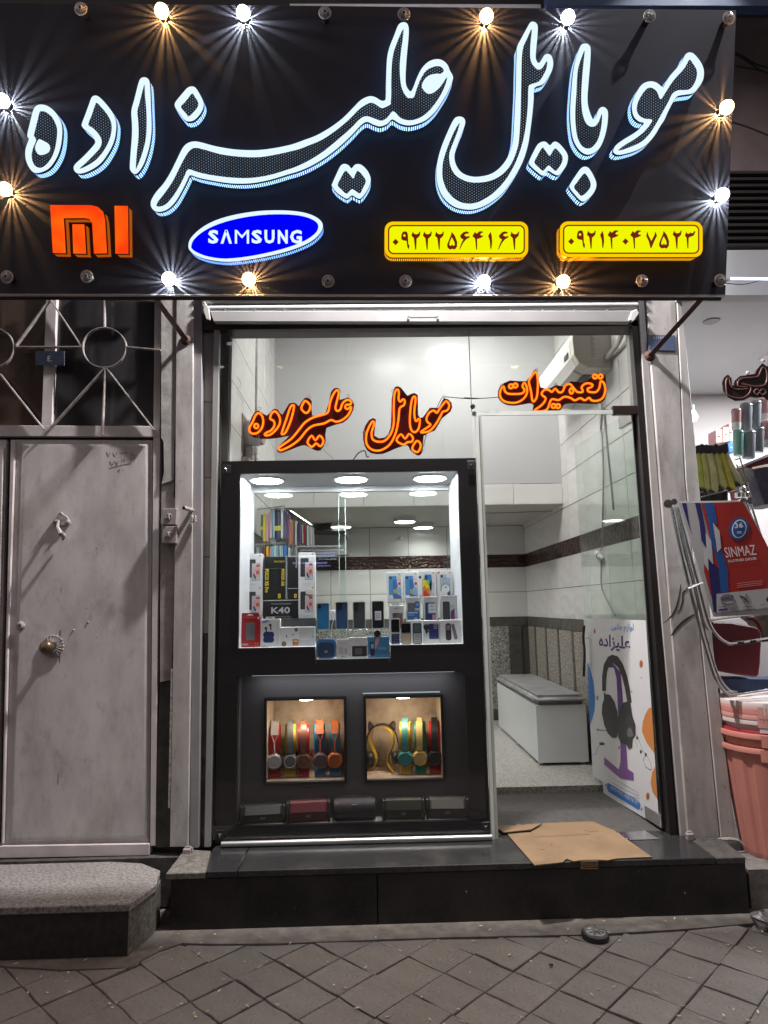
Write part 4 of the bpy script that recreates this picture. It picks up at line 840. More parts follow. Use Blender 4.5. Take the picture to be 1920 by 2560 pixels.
# small camera and socket on the back wall
def s1r(x, y): return (560 + x / 2.592, 1140 + y / 2.592)
c_ = PY(*s1r(1145, 525), YB - .03); k_ = add('security_camera', MB().lathe(c_, (.2, -1, -.3), [(0, .012), (.03, .022), (.05, .018), (.052, 0)], 14), white_paint, label='small white security camera on the back wall above the brown band', cat='camera', smooth=True)
add('camera_bracket', MB().box(c_.x - .04, c_.x - .008, YB - .05, YB - .003, c_.z - .02, c_.z + .02), white_paint, k_)
c_ = PY(1298, 1333, YB - .004); add('wall_socket', MB().box(c_.x - .03, c_.x + .02, YB - .014, YB - .002, c_.z - .028, c_.z + .028), white_paint, label='small white socket on the back wall in the corner under the loft', cat='socket', bevel=.003)
# dark desk hood at the back
hp = [s1r(x, y) for x, y in ((560, 492), (640, 446), (775, 448), (795, 490))]
hd = add('canopy_shelf', pp(MB(), hp, 2.6, .25), mat('black_vinyl', (.012, .012, .014), .4), label='black curved shelf hood on the back wall behind the hanging cases', cat='shelf', bevel=.01)
add('shelf_arm', pp(MB(), [s1r(x, y) for x, y in ((790, 484), (815, 522), (808, 526), (784, 490))], 2.6, .02), mat('black_vinyl', (0,) * 3), hd)
c2 = add('back_cabinet', pp(MB(), [s1r(x, y) for x, y in ((585, 500), (795, 492), (800, 640), (590, 646))], 2.82, .15), mat('grey_cabinet', (.33, .34, .33), .4), label='pale grey cabinet below the black shelf hood at the back', cat='cabinet', bevel=.003)

# ================================================================ air conditioner, pipes, power lead on the right wall
ac = thing('air_conditioner', 'cream split air conditioner high on the tiled right wall', 'air conditioner', (1.4, .9, 2.7))
ac_m = mat('cream_plastic', (.6, .57, .5), .4, var=.05)
prof = [(1.487, 2.985), (1.30, 2.985), (1.262, 2.965), (1.252, 2.92), (1.256, 2.82), (1.285, 2.765), (1.34, 2.735), (1.487, 2.73)]
add('casing', MB().prism([V((x, .5, z)) for x, z in prof], (0, .06, 0)), ac_m, ac, bevel=.004)
add('casing', MB().prism([V((x, .561, z)) for x, z in prof], (0, .78, 0)), mat('white_plastic', (.66, .65, .62), .35, var=.04), ac, bevel=.004)
add('air_flap', MB().prism([V((x, .62, z)) for x, z in ((1.285, 2.762), (1.335, 2.734), (1.33, 2.726), (1.278, 2.754))], (0, .66, 0)), mat('white_plastic', (0,) * 3), ac, bevel=.001)
add('outlet_slot', MB().box(1.345, 1.40, .62, 1.28, 2.7275, 2.733), black_plastic, ac)
add('display_window', MB().box(1.249, 1.2535, .6, .68, 2.84, 2.87), black_plastic, ac)
m_ = MB()
for i in range(9): m_.box(1.36, 1.375 + .012 * (i % 2), .4985, .4999, 2.80 + i * .016, 2.808 + i * .016)
add('rating_label', m_, mat('grey_print', (.38, .37, .35), .6), ac)
add('drain_cap', MB().box(1.44, 1.462, .496, .5, 2.78, 2.81), mat('grey_print', (0,) * 3), ac)
pw = mat('white_lagging', (.55, .53, .49), .6, var=.15, bump=.4)
cable('ac_pipe', [PX(*s6p(x, y), 1.455) for x, y in ((1240, 300), (1205, 400), (1130, 500), (1090, 560))], .016, pw, 'white lagged air conditioner pipe running up the right wall', 'pipe')
mb = MB()
pth = catmull([PX(*s6p(x, y), 1.47) for x, y in ((1090, 560), (1082, 700), (1080, 900), (1072, 1050))], 12, False)
mb.tube(pth, [.0085 if i % 2 else .0105 for i in range(len(pth))], 8); add('flexible_conduit', mb, white_cable, label='white ribbed flexible conduit below the air conditioner', cat='conduit', smooth=True)
def s3r(x, y): return (1180 + x / 3.318, 1200 + y / 3.318)
cable('power_lead', [PX(*s6p(x, y), 1.475) for x, y in ((1072, 1060), (1082, 1100), (1092, 1350))] + [PX(*s3r(x, y), 1.475) for x, y in ((1085, 290), (1080, 540), (1062, 585))], .0055, grey_cable, 'grey power lead hanging down the tiled wall behind the glass door', 'cable')
k_ = cable('power_lead', [PX(*s3r(x, y), 1.475) for x, y in ((1075, 650), (1072, 860), (1105, 970), (1180, 1110), (1188, 1125))], .0055, grey_cable, 'lower grey power lead from the plug down to the poster', 'cable')
a, b_ = PX(*s3r(1028, 600), 1.47), PX(*s3r(1085, 655), 1.47)
k_ = add('cable_plug', MB().tube([a, a.lerp(b_, .3), a.lerp(b_, .5), b_], [.011, .017, .019, .012], 9), white_paint, label='white plug joint in the lead behind the glass door', cat='plug', smooth=True)
add('grip_rib', MB().tube([a.lerp(b_, .45), a.lerp(b_, .55)], .0205, 9), grey_cable, k_)
a, b_ = PX(*s6p(1095, 900), 1.48), PX(*s3r(1172, 245), 1.48)
add('metal_rod', MB().tube([V((1.48, a.y, a.z)), V((1.48, (a.y + b_.y) / 2, (a.z + b_.z) / 2)), V((1.48, b_.y, b_.z))], .006, 8), steel_gray, label='thin grey rod hanging on the tiles behind the door', cat='rod')

# ================================================================ bench
bn = thing('bench', 'white box bench with grey cushion along the tiled wall', 'bench', (1.26, 1.9, FLOOR))
lam = mat('white_laminate', (.76, .775, .78), .35, var=.03)
add('box_body', MB().box(1.10, 1.425, 1.245, 2.62, FLOOR + .018, .655), lam, bn, bevel=.002)
add('end_panel', MB().box(1.094, 1.431, 1.228, 1.2448, FLOOR + .018, .655), lam, bn, bevel=.002)
mb = MB(); mb.box(1.085, 1.44, 1.215, 2.63, .656, .722); cu = add('cushion', mb, ramp_mat('grey_leatherette', [(.3, (.2, .2, .205)), (.7, (.34, .34, .345))], 9, .42, bump=.5), bn, bevel=.028, seg=3, smooth=True)
for x, y in ((1.12, 1.28), (1.4, 1.28), (1.12, 2.58), (1.4, 2.58), (1.12, 1.95)):
    add('foot', MB().lathe((x, y, FLOOR), (0, 0, 1), [(0, .018), (.017, .015)], 12), white_paint, bn)

# ================================================================ electric meter, conduit and clutter on the left wall
zc = PY(605, 1085, .45).z
mt = thing('electric_meter', 'round grey electric meter with clear cover on the left tiled wall', 'meter', (XL_, .45, zc))
add('base_plate', MB().box(XL_, XL_ + .012, .36, .54, zc - .12, zc + .1), mat('brown_board', (.2, .16, .12), .7, var=.2), mt, bevel=.003)
add('meter_body', MB().lathe((XL_ + .012, .45, zc), (1, 0, 0), [(0, .075), (.03, .08), (.035, .072), (.08, .072), (.085, .066)], 24), steel_gray, mt, smooth=True)
add('clear_cover', MB().lathe((XL_ + .085, .45, zc), (1, 0, 0), [(0, .068), (.03, .066), (.036, .055), (.037, 0)], 24), mat('smoky_plastic', (.3, .3, .3), .15, spec=.8), mt, smooth=True)
add('terminal_box', MB().box(XL_ + .01, XL_ + .06, .42, .48, zc - .15, zc - .075), iron, mt, bevel=.006)
add('fuse_panel', MB().box(XL_ + .004, XL_ + .05, .36, .53, zc - .27, zc - .155), mat('old_fuse_panel', (.3, .26, .2), .6, var=.3), mt, bevel=.004)
x0 = PY(637, 980, .8).x
cn = add('conduit_pipe', MB().tube([V((x0, .8, 3.55)), V((x0, .8, 2.6)), V((x0, .8, 2.25))], .0165, 10), ramp_mat('stained_grey_pipe', [(.35, (.24, .24, .235)), (.5, (.15, .12, .1)), (.65, (.28, .28, .27))], 9, .5, stretch=(1, 1, .4)), label='stained grey vertical conduit on the left tiled wall', cat='conduit', smooth=True)
add('pipe_joint', MB().lathe((x0, .8, 2.3), (0, 0, 1), [(0, .022), (.06, .022)], 10), iron, cn); add('pipe_side_branch', MB().tube([V((x0 - .04, .8, 2.36)), V((x0 + .01, .8, 2.36))], .013, 8), iron, cn)
def s1w(x, y): return (480 + x / 4.425, 700 + y / 4.425)
add('wall_opening', MB().prism([PX(*s1w(x, y), XL_ + .002) for x, y in ((452, 815), (505, 935), (512, 1060), (490, 1075), (455, 1015))], (.004, 0, 0)), ramp_mat('broken_tile_hole', [(.4, (.04, .03, .025)), (.6, (.35, .3, .25))], 25, .9), label='broken dark hole in the left tiled wall', cat='hole')
cable('thin_wire', [PX(*s1w(x, y), XL_ + .006) for x, y in ((500, 1075), (540, 1150), (498, 1240), (560, 1340), (545, 1390))], .0022, grey_cable, 'thin curly wire hanging out of the hole in the left tiles', 'wire')
add('paper_sticker', MB().prism([PX(*s1w(x, y), XL_ + .002) for x, y in ((385, 690), (450, 680), (450, 720), (385, 722))], (.002, 0, 0)), white_paint, label='small white sticker on the left tiled wall', cat='sticker')
# ================================================================ display case in the window
case = thing('display_case', 'black framed window display case with lit phone shelf', 'display case', (-.1, .2, .24))
X0, X1, Z0, Z1 = -.745, .553, .245, PY(870, 1149, .008).z
OX0, OX1, OZ0, OZ1 = -.649, .458, 1.14, 2.01          # lit opening
LX0, LX1, LZ0, LZ1 = -.645, .47, .316, 1.008          # lower opening
YF, YK = .008, .43
def cb(nm, x0, x1, y0, y1, z0, z1, m_, bev=0, parent=None): return add(nm, MB().box(x0, x1, y0, y1, z0, z1), m_, parent or case, bevel=bev)
cb('frame_stile', X0, OX0, YF, YF + .02, Z0, Z1, black_film); cb('frame_stile', OX1, X1, YF, YF + .02, Z0, Z1, black_film)
cb('frame_rail', OX0, OX1, YF, YF + .02, OZ1, Z1, black_film)
tz0 = 1.078; tx0, tx1 = PY(787, 1640, .0).x, PY(977, 1640, .0).x
cb('frame_rail', OX0, tx0, YF, YF + .02, LZ1, OZ0, black_film); cb('frame_rail', tx1, OX1, YF, YF + .02, LZ1, OZ0, black_film); cb('frame_rail', tx0, tx1, YF, YF + .02, LZ1, tz0, black_film)
cb('frame_rail', OX0, OX1, YF, YF + .02, Z0, LZ0, black_film)
lit_white = mat('white_case_panel', (.76, .78, .8), .3, var=.02)
cb('side_panel', OX0 - .02, OX0, YF + .021, YK, OZ0, OZ1 + .02, lit_white); cb('side_panel', OX1, OX1 + .02, YF + .021, YK, OZ0, OZ1 + .02, lit_white)
top = cb('top_panel', OX0 - .02, OX1 + .02, YF + .021, YK, OZ1 + .001, OZ1 + .018, lit_white)
cb('back_trim', OX0, OX1, YK - .03, YK, OZ1 - .03, OZ1, lit_white)
cb('shelf_board', OX0 - .02, tx0, YF + .021, YK, OZ0 - .018, OZ0, lit_white, .001); cb('shelf_board', tx1, OX1 + .02, YF + .021, YK, OZ0 - .018, OZ0, lit_white, .001)
cb('shelf_board', tx0, tx1, YF + .021, .16, tz0 - .012, tz0, lit_white); cb('shelf_board', tx0, tx1, .16, YK, OZ0 - .018, OZ0, mat('grey_shelf', (.2, .2, .2), .5))
for i in (-.27, .02):
    pass
bg_ = glass('clear_glass', (.96, .985, .975), 1.45)
cb('back_pane', OX0, -.135, YK - .014, YK - .010, OZ0, OZ1 - .03, bg_); cb('back_pane', -.17, OX1, YK - .008, YK - .004, OZ0, OZ1 - .03, bg_)
for x in (-.17, -.134): cb('pane_edge', x - .0015, x + .0015, YK - .0145, YK - .003, OZ0, OZ1 - .031, mat('glass_edge', (.5, .6, .56), .2))
# lights: three recessed discs in the top panel
for px in (668, 878, 1075):
    x = PY(px, 1202, .2).x
    t_ = add('downlight', MB().lathe((x, .19, OZ1 + .0008), (0, 0, -1), [(0, .098), (.006, .094)], 32), white_paint, case, smooth=True)
    add('diffuser', MB().lathe((x, .19, OZ1 - .0056), (0, 0, -1), [(0, .083), (.002, .08)], 32), glow('display_light', (.93, .97, 1), 75), t_)
# corner fittings of the glass
for x, z in ((-.715, Z1 - .045), (.525, Z1 - .04), (-.72, .285), (.53, .29)):
    f_ = cb('glass_clip', x - .02, x + .02, -.0075, -.0045, z - .022, z + .022, black_film, .003)
    add('clip_screw', MB().tube([V((x - .007, -.0082, z + .006)), V((x, -.0082, z - .001)), V((x + .007, -.0082, z + .006))], .0022, 5), chrome, f_); add('clip_screw', MB().tube([V((x, -.0082, z - .001)), V((x, -.0082, z - .012))], .002, 5), chrome, f_)
# ---- lower part: grey panel with two niches, speaker shelf
gp = mat('matt_anthracite', (.1, .094, .1), .55, var=.08, vs=3)
YP = .10
def wx(px, py, Y): return PY(px, py, Y)
nl0, nl1 = wx(667, 1755, YP), wx(862, 1950, YP); nr0, nr1 = wx(914.5, 1743, YP), wx(1107, 1943, YP)
zt, zb = (nl0.z + nr0.z) / 2, (nl1.z + nr1.z) / 2
cb('inner_panel', LX0 - .05, LX1 + .05, YP, YP + .012, zt, LZ1 + .05, gp); cb('inner_panel', LX0 - .05, LX1 + .05, YP, YP + .012, LZ0 - .03, zb, gp)
cb('inner_panel', LX0 - .05, nl0.x, YP, YP + .012, zb, zt, gp); cb('inner_panel', nl1.x, nr0.x, YP, YP + .012, zb, zt, gp); cb('inner_panel', nr1.x, LX1 + .05, YP, YP + .012, zb, zt, gp)
cb('side_board', LX0 - .03, LX0, YF + .021, YP, LZ0, LZ1, gp); cb('side_board', LX1, LX1 + .03, YF + .021, YP, LZ0, LZ1, gp)
cb('speaker_shelf', LX0 - .03, LX1 + .03, YF + .021, YP, LZ0 - .02, LZ0 + .001, mat('pale_grey_shelf', (.45, .45, .46), .5))
stone_paper = ramp_mat('tan_stone_paper', [(.3, (.3, .24, .19)), (.5, (.46, .38, .31)), (.7, (.54, .46, .39))], 14, .32, detail=8, bump=.1)
ND = .27
for a, b_ in ((nl0, nl1), (nr0, nr1)):
    n_ = MB()
    for x0, x1, z0, z1 in ((a.x - .012, a.x, zb - .014, zt + .016), (b_.x, b_.x + .012, zb - .014, zt + .016), (a.x, b_.x, zt, zt + .016), (a.x, b_.x, zb - .014, zb)): n_.box(x0, x1, YP - .012, YP - .0002, z0, z1)
    fr = add('niche_frame', n_, black_plastic, case, bevel=.0015)
    m_ = MB(); m_.box(a.x - .006, a.x, YP + .0125, YP + ND, zb, zt); m_.box(b_.x, b_.x + .006, YP + .0125, YP + ND, zb, zt); m_.box(a.x, b_.x, YP + ND, YP + ND + .006, zb, zt); m_.box(a.x, b_.x, YP + .0125, YP + ND, zb - .006, zb); m_.box(a.x, b_.x, YP + .0125, YP + ND, zt, zt + .006)
    add('niche_lining', m_, stone_paper, fr)
    xm = (a.x + b_.x) / 2
    add('spot_lens', MB().lathe((xm, YP + .045, zt - .001), (0, 0, -1), [(0, .045), (.003, .043)], 20), glow('warm_spot_light', (1, .78, .54), 75), fr)
cb('led_strip', LX0 + .06, LX1 - .06, .036, .044, LZ1 - .004, LZ1 + .002, glow('case_strip_light', (.9, .93, 1), .8)); area('case_strip_lamp', ((LX0 + LX1) / 2, .04, LZ1 - .006), ((LX0 + LX1) / 2, .055, 0), .95, .006, .9, (.9, .93, 1))
# glowing bar that stands for a reflection along the edge above the right niche
cb('reflected_strip', wx(907, 1733, YP).x, wx(1100, 1728, YP).x, YP - .003, YP - .0003, zt + .022, zt + .028, glow('dim_reflection', (.65, .8, .8), .55))
# pipe along the foot of the case, glass above it
tb = MB(); a, b_ = PY(553, 2116, -.03), PY(1230, 2095, -.03); zc = STEP + .014
tb.tube([V((a.x, -.025, zc)), V((b_.x, -.025, zc))], .0135, 12)
add('foot_tube', tb, alu, label='aluminium tube along the foot of the display window', cat='tube', smooth=True)

# ================================================================ shop front glazing
pane = glass('front_glass', (.975, .985, .98), 1.5, 0, .0)
gf = thing('glass_front', 'frameless glass shop front over display case and door', 'glazing', (.2, 0, STEP))
add('main_pane', MB().box(-.768, .538, -.004, .004, STEP + .028, 2.80), pane, gf); add('transom_pane', MB().box(.542, 1.39, -.004, .004, 2.318, 2.80), pane, gf)
edge_m = mat('milky_glass_edge', (.62, .66, .62), .25, var=.1)
add('glass_edge', MB().box(.5385, .5415, -.0045, .0045, 2.318, 2.80), mat('dark_joint', (.12, .12, .12), .5), gf)
add('glass_edge', MB().box(.542, 1.30, -.005, .005, 2.296, 2.3175), edge_m, gf)
add('jamb_profile', MB().box(.556, .572, -.012, .014, STEP, 2.296), edge_m, gf); add('jamb_profile', MB().box(.574, .588, -.006, .02, STEP, 2.296), mat('clear_profile', (.42, .44, .4), .2, var=.15), gf)
add('side_channel', MB().box(-.79, -.762, -.014, .02, STEP, 2.80), mat('gray_channel', (.36, .37, .36), .4, metal=.3, var=.12, vs=3), gf, bevel=.001)
q = PY(1182, 1016, -.012); add('glass_stud', MB().lathe((q.x, -.004, q.z), (0, -1, 0), [(0, .012), (.01, .013), (.018, .009), (.02, 0)], 16), black_plastic, gf, smooth=True)
for px in (1218, 1243):
    q = PY(px, 1026, -.005); add('stick_pad', MB().tube([q + V((math.cos(t), 0, math.sin(t))) * .008 for t in [2 * math.pi * j / 16 for j in range(16)]], .0012, 5, True), mat('clear_profile', (0,) * 3), gf)
a, b_ = PY(1531, 1015, -.008), PY(1598, 1036, -.008); add('patch_fitting', MB().box(a.x, b_.x, -.014, .014, b_.z, a.z), mat('brown_bronze', (.05, .035, .03), .35, metal=.5), gf, bevel=.002)
m_ = MB(); m_.box(1.40, 1.432, -.02, .03, STEP, 2.80); add('door_post', m_, mat('dark_bronze_post', (.018, .015, .015), .4), gf)

# ---- glass door leaf, standing open into the shop
HG = V((1.392, .03, 0)); FE = V((1.335, .83, 0)); LD = (FE - HG).normalized(); LN = V((-LD.y, LD.x, 0))   # LN faces into the shop's middle
if LN.x > 0: LN = -LN
dr = thing('glass_door', 'open glass door leaf with advertising poster on its lower half', 'door', (1.392, .03, .25))
LW = (FE - HG).length; ZD0, ZD1 = .262, 2.325
def LP(u, z, o=0): return HG + LD * u + LN * o + V((0, 0, z))
def leafbox(u0, u1, z0, z1, o0, o1): return MB().prism([LP(u0, z0, o0), LP(u1, z0, o0), LP(u1, z1, o0), LP(u0, z1, o0)], LN * (o1 - o0))
add('door_pane', leafbox(.0, LW, ZD0, ZD1, -.005, .005), glass('door_glass', (.93, .97, .945), 1.4, 0, .1), dr)
add('dark_edge', leafbox(-.006, -.0005, ZD0, ZD1, -.007, .007), mat('dark_edge_rubber', (.015, .015, .017), .4), dr)
add('hinge_patch', leafbox(.0, .15, ZD1 - .06, ZD1 + .006, -.012, .012), alu, dr, bevel=.002)
add('hinge_patch', leafbox(.0, .16, ZD0 - .012, ZD0 + .05, -.012, .012), chrome, dr, bevel=.002)
def PLf(x, y, o=.0065): return PP(x, y, LP(0, 0, o), LN)
def s6(x, y): return (1440 + x / 3.75, 1530 + y / 3.75)
def onleaf(px, o, t=.0004): return MB().prism([PLf(*s6(x, y), o) for x, y in px], LN * t)
post = add('poster', onleaf([(72, 58), (655, 78), (782, 2012), (258, 1702), (250, 1590), (185, 1545), (160, 1560), (135, 1060)], .0055, .0008), mat('poster_paper', (.62, .62, .63), .35, var=.02), dr)
pr = {k: mat('print_' + k, c, .4, var=.04) for k, c in dict(black=(.03, .028, .03), violet=(.085, .03, .17), purple=(.17, .06, .24), orange=(.55, .2, .045), rust=(.36, .1, .03), teal=(.1, .28, .24), blue=(.045, .16, .42), lightblue=(.08, .28, .55), grey=(.45, .45, .46), dkgrey=(.12, .12, .13), white=(.75, .75, .75), red=(.5, .02, .02), navy=(.02, .03, .12), yellow=(.75, .6, .03), cream=(.62, .55, .4), sky=(.25, .5, .75), pink=(.65, .35, .36), green=(.1, .35, .12), gold=(.6, .38, .05), silver=(.5, .52, .54)).items()}
def dec(nm, px, m_, o=.0065): add(nm, onleaf(px, o), pr[m_], post)
dec('printed_blue_shape', [(107, 470), (130, 520), (165, 650), (180, 800), (175, 920), (155, 1000), (137, 1055), (122, 900), (107, 600)], 'blue')
dec('printed_band', [(245, 740), (245, 600), (262, 490), (300, 420), (340, 400), (390, 415), (440, 490), (480, 600), (505, 720), (522, 850), (480, 850), (460, 720), (430, 600), (395, 520), (350, 480), (310, 500), (290, 560), (282, 650), (280, 740)], 'black', .0075)
dec('printed_stand', [(290, 500), (350, 485), (420, 570), (440, 840), (395, 950), (380, 620), (355, 520), (300, 520)], 'violet', .007)
dec('printed_stand', [(415, 1190), (470, 1240), (485, 1470), (540, 1510), (540, 1580), (420, 1562), (265, 1430), (265, 1360), (400, 1475), (418, 1400)], 'purple', .007)
dec('printed_ear_cup', [(262, 745), (275, 770), (320, 775), (360, 840), (390, 940), (400, 1100), (380, 1180), (340, 1180), (300, 1140), (265, 1060), (242, 950), (245, 870), (262, 820)], 'black', .0075)
dec('printed_ear_cup', [(440, 850), (480, 840), (510, 850), (530, 980), (555, 1050), (558, 1150), (530, 1190), (525, 1270), (495, 1285), (470, 1240), (420, 1230), (395, 1170), (385, 1060), (400, 940)], 'black', .008)
dec('printed_logo', [(480, 1110), (500, 1080), (525, 1110), (540, 1160), (500, 1175), (482, 1160)], 'dkgrey', .0085)
dec('printed_orange_shape', [(709, 890), (680, 905), (650, 960), (625, 1030), (618, 1120), (660, 1220), (738, 1330), (724, 1100)], 'orange')
dec('printed_orange_shape', [(742, 1450), (715, 1500), (700, 1600), (720, 1690), (764, 1755), (752, 1600)], 'orange')
for cx, cy_, rx, ry, k in ((174, 180, 9, 24, 'rust'), (611, 487, 16, 35, 'rust'), (674, 1727, 16, 35, 'rust'), (202, 805, 10, 25, 'teal'), (404, 1272, 6, 16, 'purple'), (522, 748, 5, 12, 'orange'), (612, 614, 3, 8, 'black'), (279, 1620, 6, 14, 'blue'), (616, 1850, 7, 16, 'blue')): dec('printed_dot', ell(cx, cy_, rx, ry, 14), k)
dec('printed_pill', [(300, 1600), (590, 1775), (606, 1810), (600, 1848), (580, 1852), (305, 1685), (288, 1650), (290, 1612)], 'blue')
def lline(pts, m_, wd): add('printed_line', MB().tube([PLf(*s6(*q_), .0068) for q_ in pts], wd, 4), pr[m_], post)
lline([(205, 1103), (285, 1110)], 'black', .0015); dec('printed_microphone', ell(205, 1103, 9, 9, 10), 'black'); lline([(165, 1342), (185, 1330), (205, 1275), (222, 1245)], 'dkgrey', .001); dec('printed_jack', [(220, 1222), (255, 1222), (275, 1237), (255, 1250), (222, 1248)], 'black')
lline([(572, 1150), (600, 1230), (630, 1305), (665, 1345)], 'dkgrey', .001); lline([(640, 1350), (632, 1400), (655, 1450), (690, 1475), (710, 1470), (695, 1400), (665, 1345)], 'dkgrey', .001); lline([(555, 1200), (575, 1270)], 'dkgrey', .001)
for cx, cy_ in ((574, 1180), (609, 1310), (655, 1338)): dec('printed_earbud', ell(cx, cy_, 10, 18, 10), 'black')
for k in range(3): lline([(300 - k * 4, 1535 + k * 40), (440, 1612 + k * 44), (590, 1700 + k * 26)], 'dkgrey', .0006)
def ltext(s_, bl_, br_, tl__, m_, bold): P0, P1, P2 = (PLf(*s6(*q_), .0072) for q_ in (bl_, br_, tl__)); add('printed_text', text_mb(s_, P0, P1 - P0, P2 - P0, bold=bold), pr[m_], post)
ltext(shape_ar('لوازم جانبی'), (328, 188), (540, 200), (328, 105), 'lightblue', .012); ltext(shape_ar('علیزاده'), (215, 350), (510, 390), (215, 205), 'violet', .022)
ltext('\u06f0\u06f9\u06f2\u06f2\u06f2\u06f5\u06f6\u06f4\u06f1\u06f6\u06f2-\u06f0\u06f9\u06f2\u06f1\u06f4\u06f0\u06f4\u06f7\u06f5\u06f2\u06f3', (318, 1662), (580, 1812), (322, 1628), 'white', .0)
hb = MB(); hb.tube(catmull([PLf(*s6(x, y), .045) for x, y in ((78, 130), (70, 220), (72, 300), (78, 330), (80, 420), (75, 520), (72, 600))], 3, False), .008, 8)
hd_ = add('door_handle', hb, mat('handle_bronze', (.06, .05, .045), .35, metal=.5), dr, smooth=True)
for a, b_ in (((78, 245), (122, 245)), ((78, 488), (140, 488))): add('handle_post', MB().tube([PLf(*s6(*a), .045), PLf(*s6(*b_), .006)], .005, 8), chrome, hd_)
a = PZ(1560, 2078, STEP + .002); fp = add('floor_spring_plate', MB().prism([PZ(x, y, STEP + .0005) for x, y in ((1545, 2083), (1612, 2078), (1648, 2098), (1575, 2101))], (0, 0, .003)), chrome, label='chrome floor spring plate at the foot of the open door', cat='plate', bevel=.001)

# ================================================================ cardboard
def s4c(x, y): return (1180 + x / 3.19, 1660 + y / 3.19)
def carton(px, z, t, wav=.0):
    pts = [PZ(*s4c(x, y), z) for x, y in px]; mb = MB(); k = len(pts)
    n = len(mb.v)
    lo = [p_ + V((0, 0, wav * math.sin(p_.x * 9 + p_.y * 5))) for p_ in pts]
    mb.prism(lo, (0, 0, t)); return mb
card = ramp_mat('brown_cardboard', [(.3, (.15, .093, .048)), (.55, (.2, .127, .067)), (.8, (.235, .15, .08))], 7, .85, detail=8)
grime(card, 3.5, .5, .75, .5, (.12, .075, .04)); grime(card, 60, .62, .7, .5, (.3, .2, .11))
cbd = add('cardboard_sheet', carton([(280, 1360), (475, 1347), (462, 1325), (560, 1277), (790, 1266), (965, 1261), (1050, 1300), (1130, 1330), (1435, 1545), (1160, 1557), (1080, 1572), (1000, 1568), (880, 1570), (812, 1580), (790, 1572), (755, 1560), (722, 1588), (500, 1612)], STEP + .0015, .004), card, label='flattened brown cardboard sheet used as doormat on the black step', cat='cardboard')
add('torn_flap', carton([(186, 1296), (350, 1293), (365, 1279), (402, 1291), (440, 1284), (560, 1277), (470, 1326), (250, 1349), (195, 1308)], STEP + .012, .004), card, cbd)
m_ = MB()
for i in range(5):
    a, b_ = PY(*s4c(868, 1572 + i * 15), -.309), PY(*s4c(1006, 1572 + i * 15), -.309); m_.tube([a, b_], .0022, 5)
add('corrugated_edge', m_, card, cbd)
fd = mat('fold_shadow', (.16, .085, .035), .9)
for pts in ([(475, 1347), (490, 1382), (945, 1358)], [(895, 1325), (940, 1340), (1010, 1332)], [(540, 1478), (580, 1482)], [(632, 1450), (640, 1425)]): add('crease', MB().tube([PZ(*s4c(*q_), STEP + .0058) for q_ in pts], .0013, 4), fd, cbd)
# ================================================================ goods in the display case
def z3(x, y): return (580 + x / 5.184, 1360 + y / 5.184)
def z4(x, y): return (860 + x / 5.184, 1360 + y / 5.184)
def z1(x, y): return (560 + x / 2.592, 1140 + y / 2.592)
class Box:
    """an upright carton whose front face spans a photo rectangle on plane Y; decorations sit 0.4 mm proud of the front"""
    def __init__(s, name, label, cat, zf, x0, y0, x1, y1, Y, d, m_, group=None, zbase=None, tab=None, bev=.0012):
        a, b_ = PY(*zf(x0, y0), Y), PY(*zf(x1, y1), Y)
        s.x0, s.x1, s.zt, s.zb, s.Y = a.x, b_.x, a.z, (b_.z if zbase is None else zbase), Y
        s.o = add(name, MB().box(s.x0, s.x1, Y, Y + d, s.zb, s.zt), m_, label=label, cat=cat, group=group, bevel=bev); s.n = 0
        if tab:
            u0, u1, h = tab; xa, xb = s.X(u0), s.X(u1); w_ = (xb - xa)
            mb = MB(); mb.flat([[V((xa + w_ * u, Y + .002, s.zt + h * v_)) for u, v_ in ((0, 0), (1, 0), (1, .75), (.9, 1), (.1, 1), (0, .75))], [V((xa + w_ * u, Y + .002, s.zt + h * v_)) for u, v_ in ((.3, .35), (.7, .35), (.6, .6), (.5, .7), (.4, .6))]])
            add('hang_tab', mb, m_, s.o)
    def X(s, u): return s.x0 + (s.x1 - s.x0) * u
    def P(s, u, v_, k=1): return V((s.X(u), s.Y - .0004 * k, s.zt + (s.zb - s.zt) * v_))
    def poly(s, nm, uv, m_, k=1): s.n += 1; add(nm, MB().prism([s.P(u, v_, k) for u, v_ in uv], (0, .0003, 0)), m_, s.o); return s
    def rect(s, nm, u0, v0, u1, v1, m_, r=0, k=1):
        if not r: return s.poly(nm, [(u0, v0), (u1, v0), (u1, v1), (u0, v1)], m_, k)
        asp = (s.x1 - s.x0) / (s.zt - s.zb); pts = rrect(0, 0, (u1 - u0) * asp, v1 - v0, r, 3)
        return s.poly(nm, [(u0 + x / asp, v0 + y) for x, y in pts], m_, k)
    def disc(s, nm, u, v_, ru, m_, k=1):
        asp = (s.x1 - s.x0) / (s.zt - s.zb); return s.poly(nm, ell(u, v_, ru, ru * asp, 14), m_, k)
    def text(s, t, u0, v0, u1, v1, m_, k=1, bold=.0, rot=False):
        if rot: P0, P1, P2 = s.P(u0, v0, k), s.P(u0, v1, k), s.P(u1, v0, k)
        else: P0, P1, P2 = s.P(u0, v1, k), s.P(u1, v1, k), s.P(u0, v0, k)
        add('printed_text', text_mb(t, P0, P1 - P0, P2 - P0, bold=bold), m_, s.o); return s
box_white = mat('white_carton', (.68, .69, .7), .4, var=.03); box_black = mat('black_carton', (.012, .012, .012), .35, var=.1); box_red = mat('red_carton', (.3, .012, .014), .4, var=.06); box_blue = mat('blue_carton', (.06, .22, .42), .4, var=.08)
